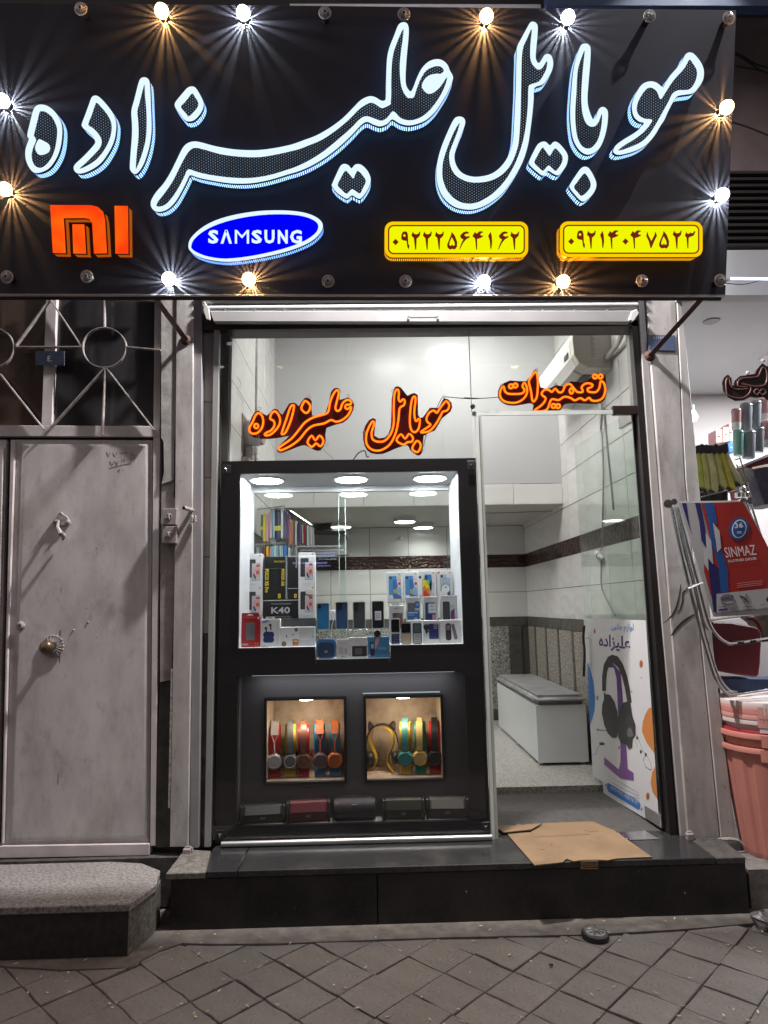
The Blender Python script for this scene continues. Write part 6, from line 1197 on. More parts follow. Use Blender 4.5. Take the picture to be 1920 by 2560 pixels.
# ================================================================ headphones on curved stands in the two niches
HPM = {k: mat('shell_' + k, c, .45, var=.05) for k, c in dict(silver=(.35, .36, .38), grey=(.1, .11, .115), brown=(.14, .06, .035), coral=(.5, .1, .04), orange=(.4, .11, .03), teal=(.04, .2, .2), gold=(.42, .3, .1), black=(.015, .015, .016), red=(.5, .012, .012), yellow=(.55, .36, .02), blue=(.03, .16, .3), green=(.01, .2, .13), crimson=(.4, .015, .03), plum=(.09, .06, .08), white=(.6, .58, .55)).items()}
def headphones(px, pyb, Y, k_band, k_cup, k_stand, lb, slb, kind='band', rz=.12, tone=None, s=1.05):
    base = PY(px, pyb, Y); zb_ = zb + .0005
    st = thing('headphone_stand', slb, 'headphone stand', (base.x, Y, zb_), 'curved headphone stands in the niches'); st['_local'] = 1
    hp_ = thing('headphones', lb, 'headphones', (base.x, Y, zb_), 'headphones in the niches'); hp_['_local'] = 1
    st.rotation_euler.z = rz; hp_.rotation_euler.z = rz
    w_ = .026 * s
    pth = [V((0, y * s, z * s)) for y, z in ((-.062, .002), (-.056, .012), (-.035, .045), (-.04, .09), (-.058, .14), (-.062, .18), (-.045, .215), (0, .235), (.045, .215), (.062, .18), (.058, .14), (.04, .09), (.035, .045), (.056, .012), (.062, .002))]
    add('stand_ribbon', MB().ribbon(catmull(pth, 3, False), (w_, 0, 0), .003), HPM[k_stand], st, smooth=True)
    bw_ = .0145 * s if kind != 'scoop' else .015 * s
    arc = [V((0, y * s, z * s)) for y, z in ((-.08, .105), (-.086, .15), (-.078, .2), (-.045, .238), (0, .25), (.045, .238), (.078, .2), (.086, .15), (.08, .105))]
    if kind == 'scoop':
        mb = MB(); ap = catmull(arc[2:7], 4, False); mb.ribbon(ap, (.016 * s, 0, 0), .003); bd = add('headband_net', mb, HPM[k_band], hp_, smooth=True)
        mb = MB()
        for sg in (-1, 1): mb.tube([p_ + V((sg * .016 * s, 0, .003)) for p_ in ap], .0028 * s, 6)
        for e in (0, -1):
            for sg in (-1, 1): mb.tube([ap[e] + V((sg * .016 * s, 0, .003)), ap[e] + V((sg * .006 * s, 0, -.022 * s)), ap[e] + V((0, 0, -.036 * s))], .003 * s, 6)
            mb.tube([ap[e] + V((0, 0, -.03 * s)), (arc[0] if e == 0 else arc[-1])], .0035 * s, 7)
        add('headband_frame', mb, HPM[k_band], hp_, smooth=True)
    else:
        bd = add('headband', MB().ribbon(catmull(arc, 4, False), (bw_, 0, 0), .006 * s), HPM[k_band], hp_, smooth=True)
        add('slider_joint', MB().box(-.0115 * s, .0115 * s, -.0885 * s, -.08 * s, .115 * s, .135 * s), HPM[k_cup], hp_, bevel=.002)
    for sg in (-1, 1):
        cu_ = MB(); cu_.lathe((0, sg * .062 * s, .078 * s), (0, sg, .0), [(0, .026 * s), (.002, .034 * s), (.012, .037 * s), (.02, .036 * s), (.026, .031 * s), (.028, .02 * s), (.0285, 0)], 26)
        c_ = add('ear_cup', cu_, HPM[k_cup], hp_, smooth=True)
        rg = MB(); rg.tube([V((.027 * s * math.cos(t), sg * .0885 * s, .078 * s + .027 * s * math.sin(t))) for t in [2 * math.pi * j / 24 for j in range(24)]], .0018 * s, 6, True); add('cup_ring', rg, HPM[k_cup] if tone is None else HPM[tone], c_, smooth=True)
        pd = MB(); pd.lathe((0, sg * .062 * s, .078 * s), (0, -sg, 0), [(0, .033 * s), (.008, .034 * s), (.014, .028 * s), (.012, .016 * s), (.004, .012 * s)], 22); add('ear_pad', pd, HPM['black'] if k_cup in ('black', 'grey') else HPM[k_band], c_, smooth=True)
YH = YP + .13
hs = 1.0
headphones(687, 1955, YH, 'silver', 'silver', 'red', 'silver headphones with open net band on a red stand', 'red curved stand under the silver headphones', 'scoop', .1)
headphones(726, 1952, YH, 'grey', 'grey', 'yellow', 'glossy dark grey headphones on a yellow stand', 'yellow curved stand under the dark grey headphones', 'band', .1, 'silver')
headphones(760, 1949, YH, 'brown', 'brown', 'crimson', 'dark brown headphones on a crimson stand', 'crimson curved stand under the brown headphones', 'band', .06)
headphones(799, 1946, YH, 'coral', 'plum', 'blue', 'coral headphones with plum cups on a blue stand', 'blue curved stand under the coral headphones', 'scoop', .12)
headphones(838, 1943, YH, 'orange', 'orange', 'blue', 'orange headphones with net band on a blue stand', 'blue curved stand under the orange headphones', 'scoop', .04)
headphones(1016, 1943, YH, 'teal', 'teal', 'yellow', 'teal headphones on a yellow stand', 'yellow curved stand under the teal headphones', 'band', -.1)
headphones(1053, 1941, YH, 'gold', 'gold', 'green', 'gold headphones on a green stand', 'green curved stand under the gold headphones', 'band', -.12)
headphones(1089, 1938, YH, 'black', 'black', 'red', 'black headphones on a red stand', 'red curved stand under the black headphones', 'band', -.1)
# cat-ear headphones seen from the front on a yellow stand
base = PY(957, 1944, YH + .02)
st = thing('headphone_stand', 'yellow curved stand turned to the street under cat ear headphones', 'headphone stand', (base.x, YH + .02, zb + .0005), 'curved headphone stands in the niches'); st['_local'] = 1; st.rotation_euler.z = -.3
pth = [V((x, 0, z)) for x, z in ((-.062, .002), (-.05, .012), (-.03, .045), (-.036, .085), (-.058, .13), (-.062, .17), (-.045, .205), (0, .222), (.045, .205), (.062, .17), (.058, .13), (.036, .085), (.03, .045), (.05, .012), (.062, .002))]
add('stand_ribbon', MB().ribbon(catmull(pth, 3, False), (0, .021, 0), .003), HPM['yellow'], st, smooth=True)
ce = thing('headphones', 'black cat ear headphones facing the street on a yellow stand', 'headphones', (base.x, YH + .02, zb + .0005), 'headphones in the niches'); ce['_local'] = 1
arc = [V((x, 0, z)) for x, z in ((-.082, .14), (-.072, .185), (-.042, .222), (0, .234), (.042, .222), (.072, .185), (.082, .14))]
add('headband', MB().ribbon(catmull(arc, 4, False), (0, .012, 0), .007), HPM['black'], ce, smooth=True)
for sg in (-1, 1):
    ear = [V((sg * x, -.012, z)) for x, z in ((.07, .2), (.072, .24), (.064, .252), (.05, .243), (.034, .228), (.05, .218))]
    e_ = add('cat_ear', MB().prism(ear, (0, .024, 0)), HPM['black'], ce, bevel=.004); add('ear_inlay', MB().prism([V((sg * x, -.0132, z)) for x, z in ((.067, .21), (.068, .236), (.062, .242), (.045, .23), (.055, .219))], (0, .001, 0)), HPM['plum'], e_)
    add('wire_arm', MB().tube([V((sg * .082, 0, .145)), V((sg * .086, 0, .11)), V((sg * .075, 0, .085))], .002, 5), HPM['grey'], ce)
    c_ = add('ear_cup', MB().lathe((sg * .082, 0, .07), (-sg, 0, -.22), [(0, .02), (.004, .03), (.016, .034), (.026, .032), (.034, .026)], 20), HPM['black'], ce, smooth=True)

# ================================================================ loudspeakers on the bottom shelf
def zl(x, y): return (560 + x / 2.44, 1960 + y / 2.44)
def speaker(x0, y0, x1, y1, lb, col, top, rz, cyl=False):
    a, b_ = PY(*zl(x0, y0), .05), PY(*zl(x1, y1), .05); w_ = b_.x - a.x; h = min(.135, a.z - LZ0)
    o = thing('loudspeaker', lb, 'loudspeaker', ((a.x + b_.x) / 2, .065, LZ0 + .001), 'portable loudspeakers on the bottom shelf'); o['_local'] = 1; o.rotation_euler.z = rz
    cm = mat('spk_' + col, dict(navy=(.007, .008, .013), maroon=(.07, .006, .013), indigo=(.011, .01, .022), olive=(.012, .013, .01), grey=(.03, .029, .028))[col], .55, var=.1, bump=.35, bs=300)
    if cyl:
        add('speaker_body', MB().lathe((-w_ / 2 + .012, 0, h * .52), (1, 0, 0), [(0, h * .3), (.006, h * .44), (.03, h * .5), (w_ - .054, h * .5), (w_ - .03, h * .44), (w_ - .024, h * .3)], 26), cm, o, smooth=True)
        add('base_foot', MB().box(-w_ * .4, w_ * .4, -.026, .026, 0, h * .12), black_plastic, o, bevel=.004); add('carry_handle', MB().tube([V((x, 0, z)) for x, z in ((-w_ * .42, h * .9), (-w_ * .3, h * 1.04), (w_ * .3, h * 1.04), (w_ * .42, h * .9))], .005, 7), black_plastic, o, smooth=True); add('badge', MB().box(-.012, .012, -.047, -.0445, h * .78, h * .81), pr['silver'], o)
    else:
        prof = [(-.034, .006), (-.038, h * .5), (-.022, h * .9), (-.012, h * .97), (.02, h * .97), (.036, h * .8), (.036, .006)]
        add('speaker_body', MB().prism([V((-w_ / 2 + .014, y, z)) for y, z in prof], (w_ - .028, 0, 0)), cm, o, bevel=.003)
        add('top_facet', MB().prism([V((-w_ / 2 + .026, y, z)) for y, z in ((-.0405, h * .52), (-.0245, h * .92), (-.0225, h * .91), (-.0385, h * .51))], (w_ - .052, 0, 0)), mat('spkt_' + top, dict(steel=(.11, .12, .125), wine=(.15, .025, .04), moss=(.025, .027, .02), ash=(.17, .165, .16))[top], .4), o)
        add('badge', MB().box(-.012, .012, -.0395, -.038, h * .26, h * .38), pr['dkgrey'], o)
        for sg in (-1, 1): add('end_cap', MB().prism([V((sg * (w_ / 2 - .013), y * 1.12, z)) for y, z in ((-.036, .0), (-.04, h * .5), (-.026, h * .95), (-.012, h * 1.0), (.02, h * 1.0), (.036, h * .82), (.036, .0))], (sg * .013, 0, 0)), black_plastic, o, bevel=.004)
speaker(100, 128, 372, 272, 'dark navy loudspeaker with steel grey top at the left end of the shelf', 'navy', 'steel', .10)
speaker(380, 104, 648, 248, 'maroon loudspeaker with wine red top on the bottom shelf', 'maroon', 'wine', .08)
speaker(650, 92, 945, 243, 'large indigo barrel loudspeaker with carry handle in the middle', 'indigo', 'steel', .03, True)
speaker(965, 90, 1226, 224, 'dull olive black loudspeaker on the bottom shelf', 'olive', 'moss', -.01)
speaker(1232, 84, 1496, 215, 'grey loudspeaker with pale ash top at the end by the door', 'grey', 'ash', -.06)

# ================================================================ neon words behind the glass
neon_m = neon('yellow_red_neon', (1.0, .22, .008), (.95, .012, .0), 2.3)
plate_m = mat('glow_red_acrylic', (.09, .008, .008), .2, var=.05)  # dark plate reddened so its colour carries the neon's red glow
def neon_sign(lb, ox, oy, s_, backing, tubes, Y=.03, clips=()):
    f = lambda p_, y: PY(ox + p_[0] / s_, oy + p_[1] / s_, y)
    c_ = f(backing[0], Y); n_ = thing('neon_sign', lb, 'neon sign', c_, 'neon words on the glass')
    add('backing_plate', MB().prism(catmull([f(p_, Y) for p_ in backing], 2), (0, .006, 0)), plate_m, n_)
    for t in tubes: add('neon_tube', MB().tube(catmull([f(p_, Y - .007) for p_ in t], 3), .0056, 8, True), neon_m, n_, smooth=True)
    for p_ in clips:
        q = f(p_, Y - .004); add('clip', MB().tube([q + V((math.cos(a) * .008, 0, math.sin(a) * .008)) for a in [2 * math.pi * j / 12 for j in range(12)]], .0016, 5, True), mat('clear_clip', (.45, .35, .33), .2), n_)
neon_sign('orange neon name in Persian script above the left of the display case', 480, 720, 2.304,
  [(322, 820), (345, 740), (380, 705), (430, 735), (465, 700), (495, 700), (520, 730), (560, 665), (600, 665), (615, 680), (650, 632), (690, 650), (692, 735), (770, 715), (800, 600), (830, 575), (855, 590), (850, 645), (900, 630), (935, 670), (915, 730), (870, 775), (775, 805), (770, 880), (740, 935), (700, 930), (650, 905), (600, 918), (520, 948), (490, 940), (505, 905), (560, 852), (510, 860), (440, 868), (360, 862)],
  [[(385, 720), (405, 740), (410, 775), (400, 810), (375, 835), (345, 838), (330, 820), (335, 795), (350, 770), (365, 735)], [(370 + 12 * math.cos(a), 795 + 13 * math.sin(a)) for a in [j * 1.05 for j in range(6)]],
   [(483, 712), (505, 745), (505, 780), (485, 815), (450, 845), (420, 848), (425, 835), (455, 820), (475, 790), (470, 765), (450, 752), (460, 720)], [(580, 675), (588, 685), (570, 760), (540, 830), (520, 842), (518, 830), (545, 750), (565, 690)], [(655, 650), (680, 675), (675, 705), (655, 720), (630, 695), (640, 665)],
   [(500, 928), (510, 912), (570, 870), (615, 818), (650, 775), (700, 745), (760, 728), (785, 712), (795, 660), (815, 610), (835, 588), (846, 602), (835, 650), (826, 690), (836, 708), (855, 698), (865, 668), (885, 648), (905, 645), (918, 660), (908, 672), (890, 672), (882, 686), (894, 698), (916, 684), (914, 702), (898, 732), (865, 760), (830, 770), (800, 760), (760, 780), (700, 792), (660, 820), (620, 870), (570, 908), (515, 934)],
   [(690, 850), (710, 878), (735, 850), (757, 880), (740, 912), (715, 895), (690, 915), (665, 888)]], clips=((388, 694), (676, 628), (900, 622), (378, 855), (776, 900)))
neon_sign('orange neon word in Persian script over the middle of the display case', 480, 720, 2.304,
  [(985, 830), (1020, 760), (1060, 757), (1050, 850), (1110, 862), (1145, 800), (1150, 640), (1170, 570), (1205, 575), (1240, 620), (1260, 610), (1300, 615), (1302, 730), (1330, 745), (1370, 690), (1420, 690), (1450, 635), (1495, 660), (1490, 710), (1440, 750), (1400, 820), (1335, 850), (1330, 940), (1300, 965), (1255, 930), (1240, 905), (1170, 925), (1100, 955), (1030, 950), (995, 910)],
  [[(1185, 585), (1192, 600), (1190, 640), (1200, 655), (1215, 640), (1226, 652), (1220, 675), (1196, 692), (1190, 750), (1175, 830), (1140, 900), (1085, 935), (1035, 930), (1005, 895), (1005, 840), (1025, 790), (1042, 768), (1049, 785), (1035, 830), (1040, 870), (1070, 885), (1110, 880), (1145, 840), (1162, 780), (1162, 700), (1165, 620), (1175, 590)],
   [(1280, 625), (1288, 640), (1280, 720), (1290, 768), (1305, 753), (1313, 765), (1305, 810), (1285, 830), (1265, 820), (1255, 780), (1258, 700), (1268, 640)], [(1465, 652), (1482, 675), (1470, 705), (1445, 712), (1430, 740), (1400, 790), (1365, 825), (1318, 832), (1330, 820), (1360, 800), (1374, 786), (1355, 770), (1352, 745), (1370, 715), (1395, 706), (1410, 720), (1430, 690), (1450, 665)],
   [(1203, 842), (1228, 868), (1250, 840), (1273, 862), (1265, 885), (1240, 888), (1218, 902), (1178, 878)], [(1295, 880), (1318, 905), (1300, 945), (1268, 925)]], clips=((1157, 593), (1450, 625), (988, 832), (1330, 935)))
neon_sign('orange neon word in Persian script above the glass door', 1140, 720, 2.9625,
  [(310, 790), (325, 730), (400, 685), (520, 690), (575, 612), (605, 620), (625, 735), (700, 740), (740, 718), (800, 730), (850, 690), (940, 700), (1000, 660), (1030, 630), (1095, 640), (1110, 690), (1112, 790), (1080, 850), (990, 857), (880, 852), (800, 862), (780, 900), (740, 912), (690, 910), (600, 925), (567, 915), (575, 865), (545, 852), (440, 870), (370, 862), (325, 830)],
  [[(1072, 690), (1098, 708), (1105, 765), (1085, 815), (1045, 835), (1005, 832), (985, 812), (955, 832), (920, 815), (880, 832), (845, 812), (800, 806), (760, 830), (715, 822), (697, 842), (680, 890), (650, 910), (590, 914), (585, 903), (640, 862), (665, 818), (640, 795), (636, 775), (660, 752), (690, 756), (710, 770), (735, 745), (762, 772), (790, 766), (810, 722), (845, 712), (872, 742), (900, 770), (940, 768), (930, 735), (955, 710), (985, 705), (1012, 718), (1000, 735), (975, 745), (980, 765), (1008, 772), (1040, 768), (1062, 738)],
   [(855 + 13 * math.cos(a), 762 + 20 * math.sin(a)) for a in [j * .9 for j in range(7)]], [(585, 622), (600, 640), (607, 700), (600, 800), (580, 838), (565, 830), (555, 760), (540, 700), (548, 672)],
   [(355, 730), (360, 760), (385, 782), (440, 785), (490, 780), (508, 755), (492, 728), (506, 702), (525, 735), (525, 780), (500, 820), (450, 848), (390, 848), (345, 830), (325, 790), (335, 745)]] +
  [[(cx + 15 * math.cos(a), cy_ + 15 * math.sin(a)) for a in [j * .9 for j in range(7)]] for cx, cy_ in ((407, 728), (440, 722), (1030, 655), (1070, 655), (722, 873), (756, 875))], clips=((340, 720), (597, 606), (1087, 618), (740, 718), (1065, 845)))
def nz(x, y): return (480 + x / 2.304, 720 + y / 2.304)
cable('neon_lead', [PY(*nz(x, y), .04) for x, y in ((1410, 690), (1430, 650), (1450, 628), (1520, 632), (1600, 638), (1659, 636))] + [PY(*s6p(x, y), .04) for x, y in ((60, 812), (180, 818), (320, 808))], .0022, black_cable, 'thin black lead joining the middle neon word to the one over the door', 'cable')
cable('neon_lead', [PY(*nz(x, y), .04) for x, y in ((755, 930), (780, 955), (805, 975), (812, 988))], .002, grey_cable, 'thin lead below the left neon name', 'cable'); cable('neon_lead', [PY(*nz(x, y), .04) for x, y in ((930, 988), (960, 950), (995, 938), (1005, 970), (1020, 972))], .0032, black_cable, 'black lead with switch below the middle neon word', 'cable')
cable('neon_lead', [PY(*nz(x, y), .04) for x, y in ((1350, 845), (1338, 890), (1335, 915))], .0022, black_cable, 'short black lead by the dot of the middle neon word', 'cable')
# ================================================================ next shop at the right, upper facade
up_m = ramp_mat('dark_facade', [(.3, (.02, .018, .018)), (.7, (.05, .045, .043))], 3, .8, bump=.3)
uf = struct('wall', MB().box(-3, 1.62, .0, .2, PY(960, 690, 0).z, 6.2), up_m)
nb = thing('neighbour_shop', 'open household goods shop beside the cream pilaster with white ceiling', 'shop', (2.4, .5, .1))
pinkw = ramp_mat('pinkish_render', [(.3, (.14, .105, .105)), (.6, (.2, .15, .15)), (.8, (.23, .175, .175))], 5, .8, bump=.3, detail=8)
def nbx(nm, x0, x1, y0, y1, z0, z1, m_, bev=0): return add(nm, MB().box(x0, x1, y0, y1, z0, z1), m_, nb, bevel=bev)
Yn = -.1
zA, zB, zC, zD = PY(1870, 425, Yn).z, PY(1870, 622, Yn).z, PY(1870, 630, Yn).z, PY(1870, 742, Yn).z
nbx('upper_wall', 1.63, 4.2, Yn + .05, Yn + .3, zA - .1, 6.2, pinkw)
n_sl = 12; zz = [zA + (zB - zA) * i / n_sl for i in range(n_sl + 1)]
for a, b_ in zip(zz, zz[1:]): add('shutter_slat', MB().prism([V((1.63, Yn + y, z)) for y, z in ((0.02, a), (-.012, a - (a - b_) * .35), (-.012, a - (a - b_) * .75), (.01, b_ + .002), (.03, b_ + .002), (.03, a))], (2.4, 0, 0)), mat('brown_slat', (.02, .015, .015), .55, var=.15), nb)
nbx('fascia', 1.63, 4.2, Yn - .02, Yn + .06, zD, zC, mat('pale_fascia', (.5, .52, .53), .6, var=.06))
nbx('dark_bar', 1.6, 4.2, Yn - .25, Yn - .2, PY(1870, 45, Yn - .2).z, PY(1870, 30, Yn - .2).z, dark_metal)
nbx('blue_sign_edge', .9, 4.2, Yn - .4, Yn - .35, PY(1870, 14, Yn - .4).z, 5.4, mat('blue_sign', (.02, .05, .13), .5, var=.2))
zc_ = zD + .01
nbx('ceiling_panel', 1.64, 4.2, Yn + .061, 1.6, zc_, zc_ + .05, mat('pale_ceiling', (.6, .62, .64), .5, var=.03))
nbx('back_wall', 1.64, 4.2, 1.55, 1.6, .1, zc_, mat('pale_back_wall', (.5, .46, .45), .6, var=.1, vs=2))
nbx('side_wall', 1.64, 1.66, .05, 1.6, .1, zc_, mat('pale_back_wall', (0,) * 3))
nbx('floor_slab', 1.63, 4.2, -.26, 1.6, 0, .165, ramp_mat('grey_floor', [(.3, (.1, .095, .09)), (.7, (.2, .19, .18))], 30, .7, bump=.2))
q = PZ(1778, 803, zc_ - .002); add('ceiling_disc', MB().lathe((q.x, q.y, zc_ - .002), (0, 0, -1), [(0, .045), (.004, .042)], 18), mat('grey_disc', (.3, .31, .31), .5), nb)
a, b_ = PY(1815, 696, -.3), PY(2000, 698, -.3)
tb = thing('led_tube', 'thin bluish LED tube across the front of the household shop', 'lamp', a); add('tube', MB().tube([a, b_], .006, 8), glow('blue_white_tube', (.62, .68, 1), 5), tb); add('tube_clip', MB().box(a.x - .02, a.x + .015, a.y - .012, a.y + .012, a.z - .012, a.z + .012), white_paint, tb)
cable('hanging_wire', [PY(x, y, -.28) for x, y in ((1815, 708), (1850, 711), (1875, 708), (1905, 700), (1960, 695))], .0022, black_cable, 'thin black wire sagging below the bluish LED tube', 'wire')
for pts, lb in (([(1836, 130), (1860, 142), (1890, 160), (1925, 170)], 'upper of the two twisted black cables on the pinkish wall'), ([(1836, 135), (1865, 150), (1895, 172), (1925, 184)], 'lower of the two twisted black cables on the pinkish wall'), ([(1836, 164), (1870, 170), (1925, 182)], 'straight black cable on the pinkish wall below the twisted pair'), ([(1830, 305), (1870, 318), (1925, 340)], 'single black cable lower on the pinkish wall')):
    cable('wall_cable', [PY(x, y, -.12) for x, y in pts], .005, black_cable, lb, 'cable')
q = PY(1733, 1037, 1.0); lb_ = add('bulb_lamp', MB().lathe((q.x, 1.0, q.z + .03), (0, 0, -1), [(0, .012), (.02, .02), (.045, .03), (.07, .02), (.078, 0)], 16), glow('shop_bulb', (.92, .96, 1), 14), label='bright round bulb at the edge of the cream pilaster in the next shop', cat='lamp', smooth=True)
add('lamp_holder', MB().lathe((q.x, 1.0, q.z + .03), (0, 0, 1), [(0, .012), (.04, .012)], 10), white_paint, lb_)
area('next_shop_ceiling_light', (2.9, .55, zc_ - .012), (2.9, .55, 0), .6, .5, 75, (.95, .98, 1))
pnl = add('ceiling_lamp', MB().box(2.58, 3.22, .28, .82, zc_ - .008, zc_ - .001), white_paint, label='flat white ceiling lamp deep in the next shop', cat='ceiling light')
# unlit neon word of the next shop
cu = mat('unlit_neon', (.2, .1, .09), .35)
bk = [(790, 930), (825, 970), (830, 1035), (850, 1045), (862, 990), (910, 948), (1000, 935), (1060, 925), (1080, 880), (1130, 822), (1170, 850), (1290, 860), (1290, 1180), (1190, 1185), (1150, 1155), (1080, 1160), (1020, 1150), (950, 1185), (870, 1192), (790, 1150), (745, 1090), (735, 1010), (755, 960)]
ns = thing('neon_sign', 'unlit dark brown neon word hanging in the next shop front', 'neon sign', PY(*s5(735, 1010), -.05))
add('backing_plate', MB().prism([PY(*s5(*p_), -.05) for p_ in bk], (0, .008, 0)), mat('brown_acrylic', (.03, .014, .014), .25), ns)
for t in ([(775, 1110), (770, 1000), (795, 965), (808, 1010), (830, 1060), (880, 1080), (985, 1072), (960, 1055), (900, 1050), (885, 1030), (900, 985), (960, 965), (1080, 955), (1110, 900), (1135, 860), (1170, 900), (1172, 1000), (1140, 1040), (1050, 1050), (940, 1020), (930, 1030), (1000, 1045), (1015, 1080), (990, 1130), (940, 1162), (870, 1165), (800, 1140)], [(1045, 1105), (1075, 1075), (1100, 1100), (1130, 1075), (1165, 1105), (1130, 1135), (1100, 1110), (1075, 1135)]):
    add('neon_tube', MB().tube(catmull([PY(*s5(*p_), -.054) for p_ in t], 2), .0032, 6, True), cu, ns, smooth=True)
for p_ in ((985, 917), (1135, 798)): add('clip', MB().lathe(PY(*s5(*p_), -.05), (0, -1, 0), [(0, .01), (.006, .009), (.008, 0)], 10), white_paint, ns)
# wrapped brooms
def zq(x, y): return (1700 + x / 7.373, 960 + y / 7.373)
br_m = [mat('yellow_wrap_%d' % i, c, .22, var=.25, vs=14, bump=.3, bs=60) for i, c in enumerate(((.42, .45, .1), (.48, .5, .17), (.55, .57, .27), (.5, .5, .2), (.55, .5, .08), (.66, .66, .42)))]
for i, (x0, x1, xb0, xb1, yb) in enumerate(((285, 365, 350, 470, 1960), (360, 470, 430, 580, 1990), (470, 610, 560, 740, 2020), (610, 710, 740, 900, 1960), (710, 820, 900, 1050, 1980), (820, 880, 1050, 1210, 1880))):
    o = thing('wrapped_broom', ['narrow', 'second', 'widest', 'fourth', 'deep yellow', 'palest'][i] + ' yellow wrapped broom in the row beside the cream pilaster', 'broom', PY(*zq(xb0, yb), .35), 'wrapped brooms beside the pilaster')
    add('bristle_pack', MB().prism([PY(*zq(x, y), .35) for x, y in ((x0, 1230), ((x0 + x1) / 2, 1250), (x1, 1230), ((x1 + xb1) / 2 + 18, 1600), (xb1, yb - 60), ((xb0 + xb1) / 2 + 20, yb), (xb0, yb - 70), ((x0 + xb0) / 2 + 12, 1600))], (0, .04, 0)), br_m[i], o, bevel=.008, seg=2, smooth=True)
    add('black_cap', MB().prism([PY(*zq(x, y), .345) for x, y in ((x0 - 6, 1265), (x0 + 5, 1150 - (i % 3) * 25), ((x0 + x1) / 2, 1120 - (i % 2) * 30), (x1 + 5, 1130 - i * 8), (x1 + 12, 1250), ((x0 + x1) / 2, 1285))], (0, .05, 0)), black_plastic, o, bevel=.004)
    add('black_hem', MB().prism([PY(*zq(x, y), .345) for x, y in ((xb0 - 5, yb - 95), ((xb0 + xb1) / 2, yb - 20), (xb0 + 60, yb + 15), (xb0 + 10, yb))], (0, .04, 0)), black_plastic, o, bevel=.003)
# canisters on the shelf
shf = thing('wall_shelf', 'white shelf with red face carrying plastic canisters', 'shelf', PY(1880, 1160, .6))
add('shelf_board', MB().prism([PY(*zq(x, y), .45) for x, y in ((1150, 1490), (1900, 1170), (1900, 1215), (1150, 1530))], (0, .35, 0)), white_paint, shf); add('shelf_face', MB().prism([PY(*zq(x, y), .5) for x, y in ((1160, 1535), (1900, 1225), (1900, 1390), (1350, 1560))], (0, .3, 0)), mat('red_shelf', (.2, .03, .03), .5), shf)
add('shelf_board', MB().prism([PY(*zq(x, y), .5) for x, y in ((1230, 1810), (1440, 1800), (1440, 1840), (1230, 1850))], (0, .2, 0)), white_paint, shf); add('shelf_face', MB().prism([PY(*zq(x, y), .55) for x, y in ((1240, 1855), (1450, 1845), (1500, 2100), (1280, 2130))], (0, .2, 0)), mat('red_shelf', (.0,) * 3), shf)
for cx, y0, y1, wd, k, Y, lb in ((1075, 860, 1320, 190, 't', .42, 'mint green canister in the lower row at the end of the shelf'), (1265, 870, 1370, 250, 'g', .44, 'wide grey canister in the lower row on the white shelf'), (1455, 800, 1260, 190, 'g', .46, 'narrower grey canister in the lower row on the white shelf'), (1590, 700, 1180, 200, 'p', .48, 'pink and white canister in the lower row on the white shelf'),
                                 (1035, 470, 850, 180, 'p', .45, 'pink canister with white foot in the upper row by the wall'), (1220, 370, 880, 220, 'g', .47, 'wide grey canister in the upper row of the shelf'), (1400, 320, 830, 190, 'g', .49, 'tall grey canister in the upper row of the shelf'), (1570, 260, 690, 190, 'p', .51, 'pink canister with white dome in the upper row of the shelf')):
    a, b_ = PY(*zq(cx, y0), Y), PY(*zq(cx, y1), Y); r_ = wd / 7.373 * (Y + 3.3) / F_PX / 2; c_ = {'t': (.16, .38, .33), 'g': (.24, .26, .28), 'p': (.55, .3, .3)}[k]
    o = add('plastic_canister', MB().lathe(b_, (a - b_), [(0, r_ * .82), (.01, r_ * .88), ((a - b_).length * .9, r_), ((a - b_).length, r_ * .9)], 20), mat('canister_' + k, c_, .18, var=.06), label=lb, cat='canister', group='plastic canisters on the shelf', smooth=True)
    add('lid_rim', MB().tube([a + V((math.cos(t), math.sin(t), 0)) * r_ * .97 - V((0, 0, .012)) for t in [2 * math.pi * j / 20 for j in range(20)]], .0035, 5, True), mat('canister_' + k, (0,) * 3), o, smooth=True)
    if k == 'p': add('white_foot', MB().lathe(b_ - V((0, 0, .001)), (a - b_), [(0, r_ * .86), (.03, r_ * .93), (.045, r_ * .95)], 18), white_paint, o, smooth=True)
for pts, m_, lb in (([(655, 850), (780, 835), (785, 1080), (660, 1090)], 'pink', 'pink box with dark oval hole at the back of the next shop'), ([(795, 800), (900, 790), (900, 1060), (795, 1075)], 'cream', 'white box with dark oval hole at the back of the next shop'), ([(905, 720), (965, 715), (985, 1060), (905, 1070)], 'pink', 'tall salmon box beside the canisters in the next shop'), ([(880, 1080), (985, 1070), (1010, 1260), (900, 1270)], 'blue', 'blue printed carton under the canisters in the next shop')):
    o = add('carton', MB().prism([PY(*zq(*p_), .9) for p_ in pts], (0, .1, 0)), pr[m_], label=lb, cat='carton', bevel=.003); cx = sum(p_[0] for p_ in pts) / 4; cy_ = sum(p_[1] for p_ in pts) / 4
    add('oval_hole', MB().prism([PY(*zq(x, y), .8985) for x, y in ell(cx, cy_, 20, 14, 10)], (0, .001, 0)), pr['black'] if m_ != 'blue' else pr['silver'], o)
o = add('storage_box', MB().prism([PY(*zq(*p_), .3) for p_ in ((1330, 1560), (1900, 1440), (1900, 2220), (1560, 2220))], (0, .2, 0)), ramp_mat('violet_pattern', [(.4, (.045, .045, .09)), (.6, (.07, .06, .11)), (.75, (.16, .08, .12))], 25, .4), label='dark violet patterned storage box under the canister shelf', cat='box', bevel=.004)
add('copper_rim', MB().tube([PY(*zq(1335, 1552), .295), PY(*zq(1900, 1432), .295)], .005, 6), mat('copper_rim', (.6, .4, .32), .3, metal=.5), o)
